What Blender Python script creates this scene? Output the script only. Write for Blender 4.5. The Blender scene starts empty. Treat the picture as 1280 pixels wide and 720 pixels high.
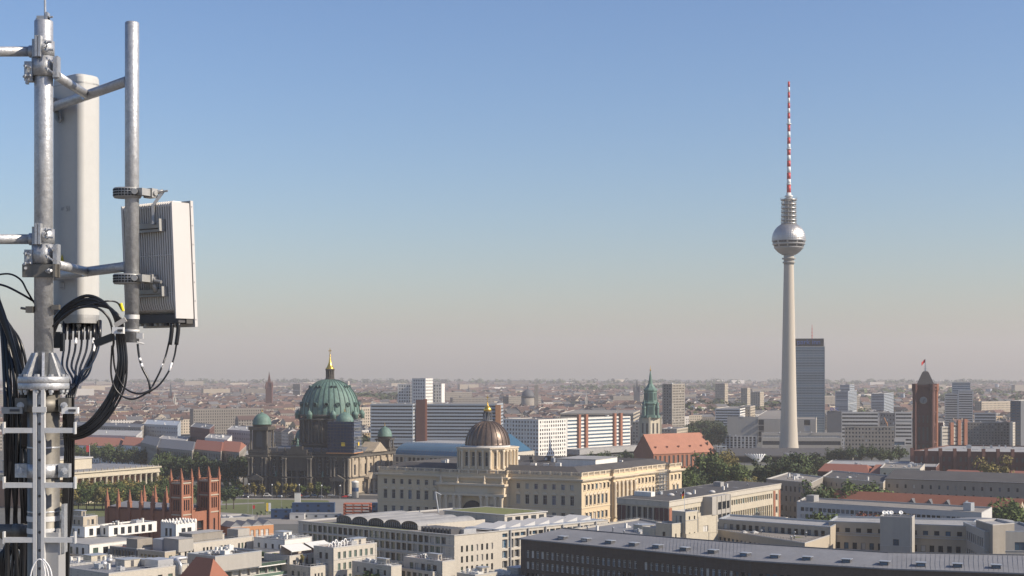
import bpy, math, random
from mathutils import Vector, Matrix
R = math.radians
rnd = random.Random(7)
scene = bpy.context.scene
COL = scene.collection

# ------------------------------------------------------------------ camera, sky, sun, exposure
F = 1880.0; HZ = 466.0; H = 80.0              # lens length in photo pixels, eye-level row, eye height (m)
cam_d = bpy.data.cameras.new('camera'); cam = bpy.data.objects.new('camera', cam_d); COL.objects.link(cam)
cam.location = (0, 0, H); cam.rotation_euler = (R(90), 0, 0)
cam_d.sensor_width = 36.0; cam_d.lens = 36.0 * F / 1280.0
cam_d.shift_y = (HZ - 360.0) / 1280.0
cam_d.clip_start = 0.1; cam_d.clip_end = 60000
scene.camera = cam
scene.render.resolution_x = 1024; scene.render.resolution_y = 576

SUN_AZ, SUN_EL = 106.0, 33.0                  # azimuth measured from +Y towards +X
SD = Vector((math.sin(R(SUN_AZ))*math.cos(R(SUN_EL)), math.cos(R(SUN_AZ))*math.cos(R(SUN_EL)), math.sin(R(SUN_EL))))
sun_d = bpy.data.lights.new('sun', 'SUN'); sun = bpy.data.objects.new('sun', sun_d); COL.objects.link(sun)
sun_d.energy = 5.0; sun_d.angle = R(0.53); sun_d.color = (1.0, 0.88, 0.72)
sun.rotation_euler = SD.to_track_quat('Z', 'Y').to_euler(); sun.location = (200, -50, 300)
world = bpy.data.worlds.new('World'); scene.world = world; world.use_nodes = True
nt = world.node_tree; nt.nodes.clear()
sky = nt.nodes.new('ShaderNodeTexSky'); sky.sky_type = 'NISHITA'; sky.sun_disc = False
sky.sun_elevation = R(SUN_EL); sky.sun_rotation = R(SUN_AZ); sky.altitude = 80
sky.air_density = 1.25; sky.dust_density = 0.8; sky.ozone_density = 6.0
bg = nt.nodes.new('ShaderNodeBackground'); bg.inputs[1].default_value = 0.11
wo = nt.nodes.new('ShaderNodeOutputWorld')
sc_ = nt.nodes.new('ShaderNodeVectorMath'); sc_.operation = 'MULTIPLY'; sc_.inputs[1].default_value = (0.775, 0.69, 0.70)
gm = nt.nodes.new('ShaderNodeGamma'); gm.inputs[1].default_value = 1.2      # a little deeper blue overhead
nt.links.new(sky.outputs[0], gm.inputs[0]); nt.links.new(gm.outputs[0], sc_.inputs[0]); nt.links.new(sc_.outputs[0], bg.inputs[0]); nt.links.new(bg.outputs[0], wo.inputs[0])
scene.view_settings.view_transform = 'Standard'; scene.view_settings.look = 'None'
scene.view_settings.exposure = 0.36; scene.view_settings.gamma = 1.0

# ------------------------------------------------------------------ placing helpers
def at(px, py, z):                            # the point of height z seen at a photo pixel
    Y = (H - z) * F / (py - HZ)
    return Vector(((px - 640.0) / F * Y, Y, z))
def atY(px, py, Y):                           # the point at distance Y seen at a photo pixel
    return Vector(((px - 640.0) / F * Y, Y, H - (py - HZ) / F * Y))
def zof(py, Y): return H - (py - HZ) / F * Y
def xof(px, Y): return (px - 640.0) / F * Y

# ------------------------------------------------------------------ materials
MATS = {}
def mat(name, col, rough=0.8, metal=0.0, var=0.12, scale=0.35, fine=None, streak=0.0, bump=0.0, spec=0.5, objrand=0.0, island=0.0, brick=None, trans=0.0):
    if name in MATS: return MATS[name]
    m = bpy.data.materials.new(name); m.use_nodes = True; n = m.node_tree.nodes; l = m.node_tree.links
    b = n['Principled BSDF']; b.inputs['Roughness'].default_value = rough; b.inputs['Metallic'].default_value = metal
    b.inputs['Specular IOR Level'].default_value = spec
    tc = n.new('ShaderNodeTexCoord')
    ns = n.new('ShaderNodeTexNoise'); ns.inputs['Scale'].default_value = scale; ns.inputs['Detail'].default_value = 6.0; ns.inputs['Roughness'].default_value = 0.62
    l.new(tc.outputs['Object'], ns.inputs['Vector'])
    fac = ns.outputs['Fac']
    def math_(op, a, bb):
        q = n.new('ShaderNodeMath'); q.operation = op
        for i, v in enumerate((a, bb)):
            if hasattr(v, 'is_output'): l.new(v, q.inputs[i])
            else: q.inputs[i].default_value = v
        return q.outputs[0]
    # value multiplier 1 + var * (noise - .5) * 2 ...
    val = math_('MULTIPLY_ADD', fac, 2.0 * var) ; val.node.inputs[2].default_value = 1.0 - var
    if fine:
        n2 = n.new('ShaderNodeTexNoise'); n2.inputs['Scale'].default_value = fine[0]; n2.inputs['Detail'].default_value = 3.0
        l.new(tc.outputs['Object'], n2.inputs['Vector'])
        v2 = math_('MULTIPLY_ADD', n2.outputs['Fac'], 2.0 * fine[1]); v2.node.inputs[2].default_value = 1.0 - fine[1]
        val = math_('MULTIPLY', val, v2)
    if streak:
        mp = n.new('ShaderNodeMapping'); mp.inputs['Scale'].default_value = (0.9, 0.9, 0.06); l.new(tc.outputs['Object'], mp.inputs['Vector'])
        n3 = n.new('ShaderNodeTexNoise'); n3.inputs['Scale'].default_value = 1.0; n3.inputs['Detail'].default_value = 5.0; l.new(mp.outputs[0], n3.inputs['Vector'])
        v3 = math_('MULTIPLY_ADD', n3.outputs['Fac'], 2.0 * streak); v3.node.inputs[2].default_value = 1.0 - streak
        val = math_('MULTIPLY', val, v3)
    if objrand:
        oi = n.new('ShaderNodeObjectInfo'); v4 = math_('MULTIPLY_ADD', oi.outputs['Random'], 2.0 * objrand); v4.node.inputs[2].default_value = 1.0 - objrand
        val = math_('MULTIPLY', val, v4)
    if island:
        ge = n.new('ShaderNodeNewGeometry'); v5 = math_('MULTIPLY_ADD', ge.outputs['Random Per Island'], 2.0 * island); v5.node.inputs[2].default_value = 1.0 - island
        val = math_('MULTIPLY', val, v5)
    base = n.new('ShaderNodeVectorMath'); base.operation = 'SCALE'
    if brick:
        bt = n.new('ShaderNodeTexBrick'); bt.inputs['Scale'].default_value = brick[0]
        bt.inputs['Color1'].default_value = (*col, 1); bt.inputs['Color2'].default_value = (*[c * (brick[2] if len(brick) > 2 else 0.72) for c in col], 1)
        bt.inputs['Mortar'].default_value = (*brick[1], 1); bt.inputs['Mortar Size'].default_value = 0.025
        sx = n.new('ShaderNodeSeparateXYZ'); l.new(tc.outputs['Object'], sx.inputs[0])
        cx = n.new('ShaderNodeCombineXYZ'); l.new(math_('ADD', sx.outputs[0], sx.outputs[1]), cx.inputs[0]); l.new(sx.outputs[2], cx.inputs[1])
        l.new(cx.outputs[0], bt.inputs['Vector']); l.new(bt.outputs['Color'], base.inputs[0])
    else:
        base.inputs[0].default_value = col
    l.new(val, base.inputs['Scale']); l.new(base.outputs[0], b.inputs['Base Color'])
    if bump:
        bp = n.new('ShaderNodeBump'); bp.inputs['Strength'].default_value = bump; bp.inputs['Distance'].default_value = 0.05
        l.new(fac, bp.inputs['Height']); l.new(bp.outputs[0], b.inputs['Normal'])
    MATS[name] = m
    return m

def M_(k): return MATS[k]
mat('glass', (0.022, 0.026, 0.03), 0.15, spec=0.4, var=0.3, scale=0.7, objrand=0.55, island=0.5)
mat('glass_blue', (0.04, 0.09, 0.14), 0.10, spec=0.9, var=0.3, scale=0.2, objrand=0.3, island=0.3)
mat('glass_green', (0.08, 0.12, 0.09), 0.15, spec=0.8, var=0.3, scale=0.4, objrand=0.4, island=0.4)
mat('glass_gold', (0.20, 0.16, 0.08), 0.25, spec=0.7, var=0.3, scale=0.4, objrand=0.4, island=0.4)
mat('blind', (0.42, 0.40, 0.36), 0.6, objrand=0.3)
mat('frame_white', (0.68, 0.67, 0.63), 0.6)
mat('frame_dark', (0.07, 0.07, 0.075), 0.5)
mat('frame_grey', (0.3, 0.3, 0.3), 0.5)
mat('white_render', (0.66, 0.64, 0.59), 0.85, var=0.10, streak=0.16, fine=(1.6, 0.05))
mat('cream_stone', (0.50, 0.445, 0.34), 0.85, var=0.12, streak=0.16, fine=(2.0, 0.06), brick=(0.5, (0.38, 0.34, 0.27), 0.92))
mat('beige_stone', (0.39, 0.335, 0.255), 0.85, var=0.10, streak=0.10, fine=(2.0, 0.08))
mat('grey_stone', (0.25, 0.225, 0.19), 0.85, var=0.15, streak=0.15, fine=(1.5, 0.1))
mat('limestone', (0.50, 0.455, 0.38), 0.85, var=0.10, fine=(1.2, 0.05), streak=0.14, brick=(0.55, (0.36, 0.33, 0.28), 0.93))
mat('palace_wall', (0.57, 0.455, 0.30), 0.88, var=0.06, streak=0.07, fine=(1.3, 0.05))
mat('palace_trim', (0.58, 0.49, 0.36), 0.85, var=0.10, streak=0.08)
mat('sooty_shade_stone', (0.068, 0.061, 0.052), 0.9, var=0.45, scale=0.25, streak=0.35, fine=(1.2, 0.3))  # soot, with the shade of the front also put into the colour
mat('sooty_shade_stone_pale', (0.105, 0.094, 0.078), 0.9, var=0.4, scale=0.3, streak=0.3, fine=(1.2, 0.2))  # paler sooty trim, darkened as well for the shaded front
mat('sunlit_flank_stone', (0.36, 0.30, 0.22), 0.9, var=0.35, scale=0.3, streak=0.3, fine=(1.2, 0.2))  # cathedral stone made paler: sunlight on the flank put into its colour
mat('dark_brick', (0.088, 0.064, 0.047), 0.9, var=0.18, streak=0.12, fine=(2.5, 0.18), brick=(1.4, (0.085, 0.073, 0.062)))
mat('red_brick', (0.27, 0.112, 0.066), 0.9, var=0.22, streak=0.15, fine=(2.0, 0.15))
mat('deep_red_brick', (0.105, 0.047, 0.038), 0.9, var=0.22, streak=0.15, fine=(2.0, 0.15))
mat('orange_plaster', (0.46, 0.22, 0.10), 0.85, var=0.08)
mat('orange_tile', (0.27, 0.105, 0.062), 0.85, var=0.16, streak=0.05, fine=(3.0, 0.12))
mat('church_tile', (0.34, 0.15, 0.095), 0.85, var=0.22, scale=0.15, streak=0.08, fine=(1.5, 0.12))
mat('brown_tile', (0.21, 0.075, 0.045), 0.85, var=0.2, fine=(2.5, 0.15))
mat('slate', (0.10, 0.105, 0.115), 0.7, var=0.2, fine=(1.5, 0.15))
mat('dark_roof', (0.062, 0.058, 0.055), 0.85, var=0.45, scale=0.12, fine=(1.0, 0.15))
mat('grey_roof', (0.185, 0.187, 0.195), 0.75, var=0.32, scale=0.12, fine=(1.2, 0.14), streak=0.1)
mat('pale_roof', (0.29, 0.285, 0.275), 0.8, var=0.4, scale=0.16, fine=(0.9, 0.2))
mat('gravel_roof', (0.21, 0.19, 0.165), 0.95, var=0.4, scale=0.2, fine=(2.0, 0.2))
mat('green_roof', (0.14, 0.15, 0.045), 0.95, var=0.4, scale=0.3, fine=(1.5, 0.3))
mat('coping', (0.40, 0.385, 0.36), 0.6, var=0.1)
mat('zinc', (0.36, 0.38, 0.40), 0.45, metal=0.3, var=0.15)
mat('steel_plant', (0.50, 0.50, 0.50), 0.4, metal=0.5, var=0.2)
mat('verdigris', (0.105, 0.18, 0.148), 0.65, var=0.4, scale=0.3, streak=0.5, fine=(1.0, 0.15))
mat('verdigris_dark', (0.045, 0.09, 0.078), 0.7, var=0.35, scale=0.4, streak=0.25)
mat('copper', (0.135, 0.098, 0.075), 0.4, metal=0.4, var=0.25, scale=0.5, streak=0.25)
mat('gold', (0.80, 0.50, 0.10), 0.3, metal=0.85, var=0.1)
mat('concrete', (0.47, 0.42, 0.345), 0.85, var=0.06, scale=0.05, streak=0.07)
mat('concrete_grey', (0.34, 0.32, 0.285), 0.85, var=0.12, streak=0.1)
mat('blue_grey_panel', (0.32, 0.36, 0.40), 0.6, var=0.08)
mat('bluish_white', (0.47, 0.46, 0.44), 0.8, var=0.08)
mat('netting', (0.03, 0.055, 0.13), 0.8, var=0.3, scale=0.3, fine=(1.2, 0.25))
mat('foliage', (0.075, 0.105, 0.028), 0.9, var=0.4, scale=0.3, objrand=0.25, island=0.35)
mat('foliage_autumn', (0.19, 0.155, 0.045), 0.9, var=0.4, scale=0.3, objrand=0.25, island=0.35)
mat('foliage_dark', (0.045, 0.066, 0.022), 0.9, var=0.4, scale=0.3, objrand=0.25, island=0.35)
mat('foliage_red', (0.16, 0.055, 0.035), 0.9, var=0.4, scale=0.3, objrand=0.25, island=0.35)
mat('bark', (0.07, 0.055, 0.04), 0.95, var=0.2)
mat('asphalt', (0.055, 0.055, 0.055), 0.9, var=0.2, scale=0.05)
mat('paving', (0.22, 0.205, 0.185), 0.9, var=0.2, scale=0.08, fine=(0.7, 0.1))
mat('lawn', (0.10, 0.115, 0.038), 0.95, var=0.4, scale=0.05, fine=(0.5, 0.15))
mat('city_ground', (0.10, 0.10, 0.09), 0.95, var=0.35, scale=0.01, fine=(0.05, 0.3))
mat('galvanised', (0.42, 0.43, 0.44), 0.45, metal=0.55, var=0.38, scale=26.0, fine=(110.0, 0.30), streak=0.0, bump=0.15)
mat('aged_steel', (0.17, 0.16, 0.14), 0.55, metal=0.5, var=0.5, scale=9.0, fine=(40.0, 0.15))
mat('aluminium', (0.58, 0.58, 0.57), 0.5, metal=0.25, var=0.16, scale=14.0, fine=(60.0, 0.08))
mat('cast_aluminium', (0.34, 0.34, 0.33), 0.5, metal=0.5, var=0.15, scale=40.0)
mat('radome', (0.44, 0.44, 0.42), 0.5, var=0.10, scale=4.0, fine=(30.0, 0.04))
mat('radio_white', (0.50, 0.485, 0.465), 0.45, var=0.06, scale=6.0)
mat('fin_gap_shade', (0.07, 0.068, 0.065), 0.7, var=0.1, scale=8.0)  # near-black housing colour paints the shade between the fins
mat('fin_grey', (0.66, 0.63, 0.59), 0.5, var=0.05, scale=8.0)
mat('cable_black', (0.012, 0.013, 0.016), 0.33, var=0.2, scale=20.0, spec=0.6)
mat('tape_white', (0.75, 0.75, 0.75), 0.6)
mat('warn_yellow', (0.75, 0.62, 0.02), 0.6)
mat('black_paint', (0.015, 0.015, 0.015), 0.6)
mat('red_paint', (0.50, 0.03, 0.025), 0.5)
mat('white_paint', (0.68, 0.68, 0.66), 0.5)
mat('blue_paint', (0.014, 0.045, 0.11), 0.5, var=0.15)
mat('yellow_paint', (0.75, 0.5, 0.03), 0.5)
mat('sphere_steel', (0.42, 0.41, 0.39), 0.38, metal=0.75, var=0.06, scale=0.4)
mat('green_hedge', (0.07, 0.10, 0.02), 0.95, var=0.4, scale=1.0, fine=(3.0, 0.3))
mat('awning', (0.62, 0.61, 0.57), 0.8, var=0.03)

# ------------------------------------------------------------------ mesh builder
class MB:
    def __init__(s): s.v = []; s.f = []; s.mi = []; s.m = 0; s.sm = []; s.smooth = False
    def quad(s, *p):
        i = len(s.v); s.v += [tuple(q) for q in p]; s.f.append(tuple(range(i, i + len(p)))); s.mi.append(s.m); s.sm.append(s.smooth)
    def box(s, c, d, ax=None):                # centre, full size, optional (ux, uy, uz) axes
        ux, uy, uz = ax if ax else (Vector((1,0,0)), Vector((0,1,0)), Vector((0,0,1)))
        c = Vector(c); a, b, e = ux*d[0]/2, uy*d[1]/2, uz*d[2]/2
        i = len(s.v)
        for sz in (-1, 1):
            for sx, sy in ((-1,-1),(1,-1),(1,1),(-1,1)): s.v.append(tuple(c + a*sx + b*sy + e*sz))
        for q in ((3,2,1,0),(4,5,6,7),(0,1,5,4),(1,2,6,5),(2,3,7,6),(3,0,4,7)):
            s.f.append(tuple(i + k for k in q)); s.mi.append(s.m); s.sm.append(False)
    def prism(s, pts, z0, z1, top=True, bot=True):
        n = len(pts); i = len(s.v)
        for z in (z0, z1): s.v += [(p[0], p[1], z) for p in pts]
        for k in range(n):
            j = (k + 1) % n; s.f.append((i+k, i+j, i+n+j, i+n+k)); s.mi.append(s.m); s.sm.append(s.smooth)
        if top: s.f.append(tuple(i+n+k for k in range(n))); s.mi.append(s.m); s.sm.append(False)
        if bot: s.f.append(tuple(i+k for k in reversed(range(n)))); s.mi.append(s.m); s.sm.append(False)
    def lathe(s, prof, c=(0,0,0), n=24, ax=None, caps=True, rfun=None, a0=0.0):
        ux, uy, uz = ax if ax else (Vector((1,0,0)), Vector((0,1,0)), Vector((0,0,1)))
        c = Vector(c); i = len(s.v)
        for (r, z) in prof:
            for k in range(n):
                a = a0 + 2*math.pi*k/n; rr = r * (rfun(k) if rfun else 1.0)
                s.v.append(tuple(c + ux*(rr*math.cos(a)) + uy*(rr*math.sin(a)) + uz*z))
        for j in range(len(prof)-1):
            for k in range(n):
                k2 = (k+1) % n
                s.f.append((i+j*n+k, i+j*n+k2, i+(j+1)*n+k2, i+(j+1)*n+k)); s.mi.append(s.m); s.sm.append(n > 8)
        if caps:
            if prof[0][0] > 1e-5: s.f.append(tuple(i+k for k in reversed(range(n)))); s.mi.append(s.m); s.sm.append(False)
            if prof[-1][0] > 1e-5: s.f.append(tuple(i+(len(prof)-1)*n+k for k in range(n))); s.mi.append(s.m); s.sm.append(False)
    def rod(s, a, b, r, n=10, r2=None):
        a = Vector(a); b = Vector(b); w = (b-a); L = w.length; w.normalize()
        u = w.orthogonal().normalized(); v = w.cross(u)
        s.lathe([(r, 0), (r2 if r2 is not None else r, L)], a, n, (u, v, w))
    def tube(s, pts, r, n=8, sub=8):
        P = [Vector(p) for p in pts]
        if len(P) > 2 and sub > 1:
            Q = [P[0]*2 - P[1]] + P + [P[-1]*2 - P[-2]]; out = []
            for i in range(1, len(Q)-2):
                p0, p1, p2, p3 = Q[i-1:i+3]
                for k in range(sub):
                    t = k/sub
                    out.append(0.5*((2*p1) + (p2-p0)*t + (2*p0-5*p1+4*p2-p3)*t*t + (3*p1-p0-3*p2+p3)*t**3))
            P = out + [P[-1]]
        u = None; i0 = len(s.v)
        for i, p in enumerate(P):
            t = (P[min(i+1, len(P)-1)] - P[max(i-1, 0)]).normalized()
            u = t.orthogonal().normalized() if u is None else (u - t*u.dot(t)).normalized()
            w = t.cross(u)
            for k in range(n):
                a = 2*math.pi*k/n; s.v.append(tuple(p + (u*math.cos(a) + w*math.sin(a))*r))
        for i in range(len(P)-1):
            for k in range(n):
                k2 = (k+1) % n
                s.f.append((i0+i*n+k, i0+i*n+k2, i0+(i+1)*n+k2, i0+(i+1)*n+k)); s.mi.append(s.m); s.sm.append(True)
        s.f.append(tuple(i0+k for k in reversed(range(n)))); s.mi.append(s.m); s.sm.append(False)
        s.f.append(tuple(i0+(len(P)-1)*n+k for k in range(n))); s.mi.append(s.m); s.sm.append(False)
        return P
    def mesh(s, name, mats, off=(0,0,0)):
        me = bpy.data.meshes.new(name); o = Vector(off)
        me.from_pydata([tuple(Vector(v)-o) for v in s.v] if o.length else s.v, [], s.f)
        for m in (mats if isinstance(mats, (list, tuple)) else [mats]): me.materials.append(MATS[m] if isinstance(m, str) else m)
        me.polygons.foreach_set('material_index', s.mi); me.polygons.foreach_set('use_smooth', s.sm); me.update()
        return me
    def build(s, name, mats, parent=None, **kw):
        off = parent_world(parent) if parent is not None else kw.pop('origin', Vector((0,0,0)))
        o = bpy.data.objects.new(name, s.mesh(name, mats, off)); COL.objects.link(o)
        if parent is not None: o.parent = parent
        else: o.location = off
        tag(o, **kw); return o
def parent_world(p):
    v = Vector((0,0,0))
    while p is not None: v = v + p.location; p = p.parent
    return v
def tag(o, label=None, cat=None, group=None, kind=None):
    if label: o['label'] = label
    if cat: o['category'] = cat
    if group: o['group'] = group
    if kind: o['kind'] = kind
    return o
def thing(name, loc, label, cat, group=None):
    o = bpy.data.objects.new(name, None); COL.objects.link(o); o.location = loc; o.empty_display_size = 1.0
    return tag(o, label, cat, group)
def copy_tree(o, parent=None):
    c = o.copy(); COL.objects.link(c); c.parent = parent
    for ch in o.children: copy_tree(ch, c)
    return c

# ------------------------------------------------------------------ buildings
WIN = {}
def window_mesh(w, h, style, glassm, framem):
    k = (round(w, 2), round(h, 2), style, glassm, framem)
    if k in WIN: return WIN[k]
    b = MB(); b.m = 0                        # local: x along wall, y outwards, z up, origin bottom centre
    top = h
    if style == 'arch':
        n = 8; pts = [(-w/2, 0), (w/2, 0)] + [(w/2*math.cos(a), h-w/2+w/2*math.sin(a)) for a in [math.pi*i/n for i in range(n+1)]]
        b.quad(*[(x, 0, z) for x, z in pts])
    else: b.quad((-w/2, 0, 0), (w/2, 0, 0), (w/2, 0, h), (-w/2, 0, h))
    b.m = 1; t = min(0.12, w*0.08); d = 0.06
    def bar(x0, x1, z0, z1): b.box(((x0+x1)/2, d/2, (z0+z1)/2), (x1-x0, d, z1-z0))
    bar(-w/2, -w/2+t, 0, h); bar(w/2-t, w/2, 0, h); bar(-w/2+t, w/2-t, 0, t); bar(-w/2+t, w/2-t, h-t, h)
    if style in ('cross', 'arch'):
        bar(-t/2, t/2, t, h-t); bar(-w/2+t, -t/2, h*0.66, h*0.66+t); bar(t/2, w/2-t, h*0.66, h*0.66+t)
    if style == 'double': bar(-t/2, t/2, t, h-t)
    if style == 'band':
        k2 = max(2, int(w/1.6))
        for i in range(1, k2): x = -w/2 + w*i/k2; bar(x-t/2, x+t/2, t, h-t)
    me = b.mesh('window', [glassm, framem]); WIN[k] = me
    return me

class Bld:
    def __init__(s, name, label, cat, loc, group=None):
        s.root = thing(name, loc, label, cat, group); s.wins = []; s.wall = MB()
    def wallquad(s, a, b, z0, z1):
        s.wall.quad((a[0],a[1],z0), (b[0],b[1],z0), (b[0],b[1],z1), (a[0],a[1],z1))
    def facade(s, p0, p1, z0, z1, rows=None, pitch=3.5, w=1.3, m0=1.5, m1=1.5, style='cross', glass='glass', frame='frame_white', depth=0.22, skip=None, alt=None, sill=None, every=None, name='window'):
        # wall from p0 to p1 (outside on the right hand), with real openings; rows = [(z bottom, z top[, style, w])]
        p0 = Vector((p0[0], p0[1])); p1 = Vector((p1[0], p1[1])); L = (p1-p0).length
        if L < 0.01: return
        t = (p1-p0)/L; nrm = Vector((t.y, -t.x)); W = s.wall
        if not rows: s.wallquad(p0, p1, z0, z1); return
        def P(x, z, dd=0.0): q = p0 + t*x - nrm*dd; return (q.x, q.y, z)
        zc = z0
        for r in sorted(rows, key=lambda r: r[0]):
            zb, zt = r[0], r[1]; st = r[2] if len(r) > 2 and r[2] else style; ww = r[3] if len(r) > 3 and r[3] else w
            pt = r[4] if len(r) > 4 and r[4] else pitch
            if zb < z0 or zt > z1: continue
            n = max(1, int((L - m0 - m1 + (pt-ww)) / pt + 1e-6))
            if st == 'band': n = 1; ww = L - m0 - m1; pt = ww
            if zb > zc: W.quad(P(0, zc), P(L, zc), P(L, zb), P(0, zb))
            x0 = m0 + ((L-m0-m1) - ((n-1)*pt + ww))/2; xc = 0.0
            for i in range(n):
                a = x0 + i*pt; b = a + ww
                W.quad(P(xc, zb), P(a, zb), P(a, zt), P(xc, zt)); xc = b
                if skip and skip(i, n): W.quad(P(a, zb), P(b, zb), P(b, zt), P(a, zt)); continue
                W.quad(P(a, zb), P(b, zb), P(b, zb, depth), P(a, zb, depth))
                W.quad(P(a, zb), P(a, zb, depth), P(a, zt, depth), P(a, zt))
                W.quad(P(b, zb, depth), P(b, zb), P(b, zt), P(b, zt, depth))
                W.quad(P(a, zt, depth), P(b, zt, depth), P(b, zt), P(a, zt))
                g = glass
                if glass == 'glass' and st != 'arch' and rnd.random() < .13: g = 'blind'
                if alt and rnd.random() < alt[1]: g = alt[0]
                c = P((a+b)/2, zb, depth)
                s.wins.append((Vector(c), math.atan2(t.y, t.x), ww, zt-zb, st, g, frame, name, nrm))
            W.quad(P(xc, zb), P(L, zb), P(L, zt), P(xc, zt)); zc = zt
        W.quad(P(0, zc), P(L, zc), P(L, z1), P(0, z1))
    def body(s, fp, z0, z1, faces=None, default=None):
        n = len(fp)
        for i in range(n):
            sp = (faces or {}).get(i, default)
            s.facade(fp[i], fp[(i+1) % n], z0, z1, **(sp or {}))
    def finish(s, wallm, cap=100):
        if s.wall.f: s.wall.build('wall', wallm, s.root)
        base = s.root.location
        def score(w): 
            c = w[0]; fac = max(0.0, -(w[8].x*c.x + w[8].y*c.y)/math.hypot(c.x, c.y))
            px = 640 + F*c.x/c.y; py = HZ + (H-c.z)*F/c.y
            if px < -5 or px > 1285 or py > 724: fac *= 0.01
            return -fac*w[2]*w[3]/(c.x**2 + c.y**2)
        names = {}
        for w in s.wins: names.setdefault(w[7], []).append(w)
        for nm, ws in names.items():
            ws.sort(key=score)
            for (c, a, w, h, st, g, fr, nn, nr) in ws[:cap]:
                o = bpy.data.objects.new(nm, window_mesh(w, h, st, g, fr)); COL.objects.link(o); o.parent = s.root
                o.location = c - base; o.rotation_euler = (0, 0, a)
                o.rotation_euler = (0, 0, a + math.pi); 
            rest = ws[cap:]
            if rest:
                b = MB()
                gl = []
                for (c, a, w, h, st, g, fr, nn, nr) in rest:
                    if g not in gl: gl.append(g)
                    b.m = gl.index(g); tx = Vector((math.cos(a), math.sin(a), 0))*w/2
                    b.quad(c-tx, c+tx, c+tx+Vector((0,0,h)), c-tx+Vector((0,0,h)))
                b.build(nm, gl, s.root, kind='stuff')
        return s.root
def inset(fp, d):
    out = []; n = len(fp)
    for i in range(n):
        a, b, c = Vector(fp[i-1][:2]), Vector(fp[i][:2]), Vector(fp[(i+1) % n][:2])
        e1 = (b-a).normalized(); e2 = (c-b).normalized(); n1 = Vector((-e1.y, e1.x)); n2 = Vector((-e2.y, e2.x))
        k = 1 + n1.dot(n2); out.append(b + (n1+n2)*(d/max(k, 0.3)))
    return out
def flat_roof(root, fp, z, roofm='gravel_roof', copm='coping', par=0.6, pw=0.35, over=0.0):
    # parapet ring with coping, roof sheet set down inside it
    out = inset(fp, -over-0.02); inn = inset(fp, pw); b = MB(); n = len(fp)
    for i in range(n):
        j = (i+1) % n; o1, o2, i1, i2 = out[i], out[j], inn[i], inn[j]
        zt = z + 0.12; zb = z - 0.004
        b.quad((o1.x,o1.y,zt), (o2.x,o2.y,zt), (i2.x,i2.y,zt), (i1.x,i1.y,zt))
        b.quad((o1.x,o1.y,zb-0.2), (o2.x,o2.y,zb-0.2), (o2.x,o2.y,zt), (o1.x,o1.y,zt))
        b.quad((i2.x,i2.y,z-par-0.05), (i1.x,i1.y,z-par-0.05), (i1.x,i1.y,zt), (i2.x,i2.y,zt))
    b.build('parapet', copm, root)
    b = MB(); f2 = inset(fp, pw-0.02); b.quad(*[(p.x, p.y, z-par) for p in f2]); b.build('roof', roofm, root)
def quad(A, C, D, z):                         # left/near/right roof corners in photo pixels -> footprint, back corner completed
    a, c, d = at(*A, z), at(*C, z), at(*D, z); e = a + d - c
    return [a.xy, c.xy, d.xy, e.xy]
def quadY(xA, xC, xD, Y, th):                 # near corner at distance Y, walls at angle th, extents from pixel columns
    c = Vector((xof(xC, Y), Y)); u = Vector((-math.cos(R(th)), math.sin(R(th)))); v = Vector((math.sin(R(th)), math.cos(R(th))))
    def hit(px, d): k = (px-640)/F; return (k*c.y - c.x)/(d.x - k*d.y)
    a = c + u*max(2.0, hit(xA, u)); dd = c + v*max(2.0, min(400, hit(xD, v)))
    return [a, c, dd, a+dd-c]
def cen(fp): return Vector((sum(p[0] for p in fp)/len(fp), sum(p[1] for p in fp)/len(fp), 0))
def rowsof(z0, z1, n, h, pad=0.0, style=None, w=None, pitch=None):      # n floors evenly in z0..z1
    st = (z1-z0)/n; return [(z0 + st*i + (st-h)*0.45 + pad, z0 + st*i + (st-h)*0.45 + h + pad, style, w, pitch) for i in range(n)]
OCC = []                                      # taken circles (x, y, r) for the sea of roofs
def occ(fp, grow=8):
    c = cen(fp); r = max((Vector(p[:2])-c.xy).length for p in fp); OCC.append((c.x, c.y, r+grow))
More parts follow.
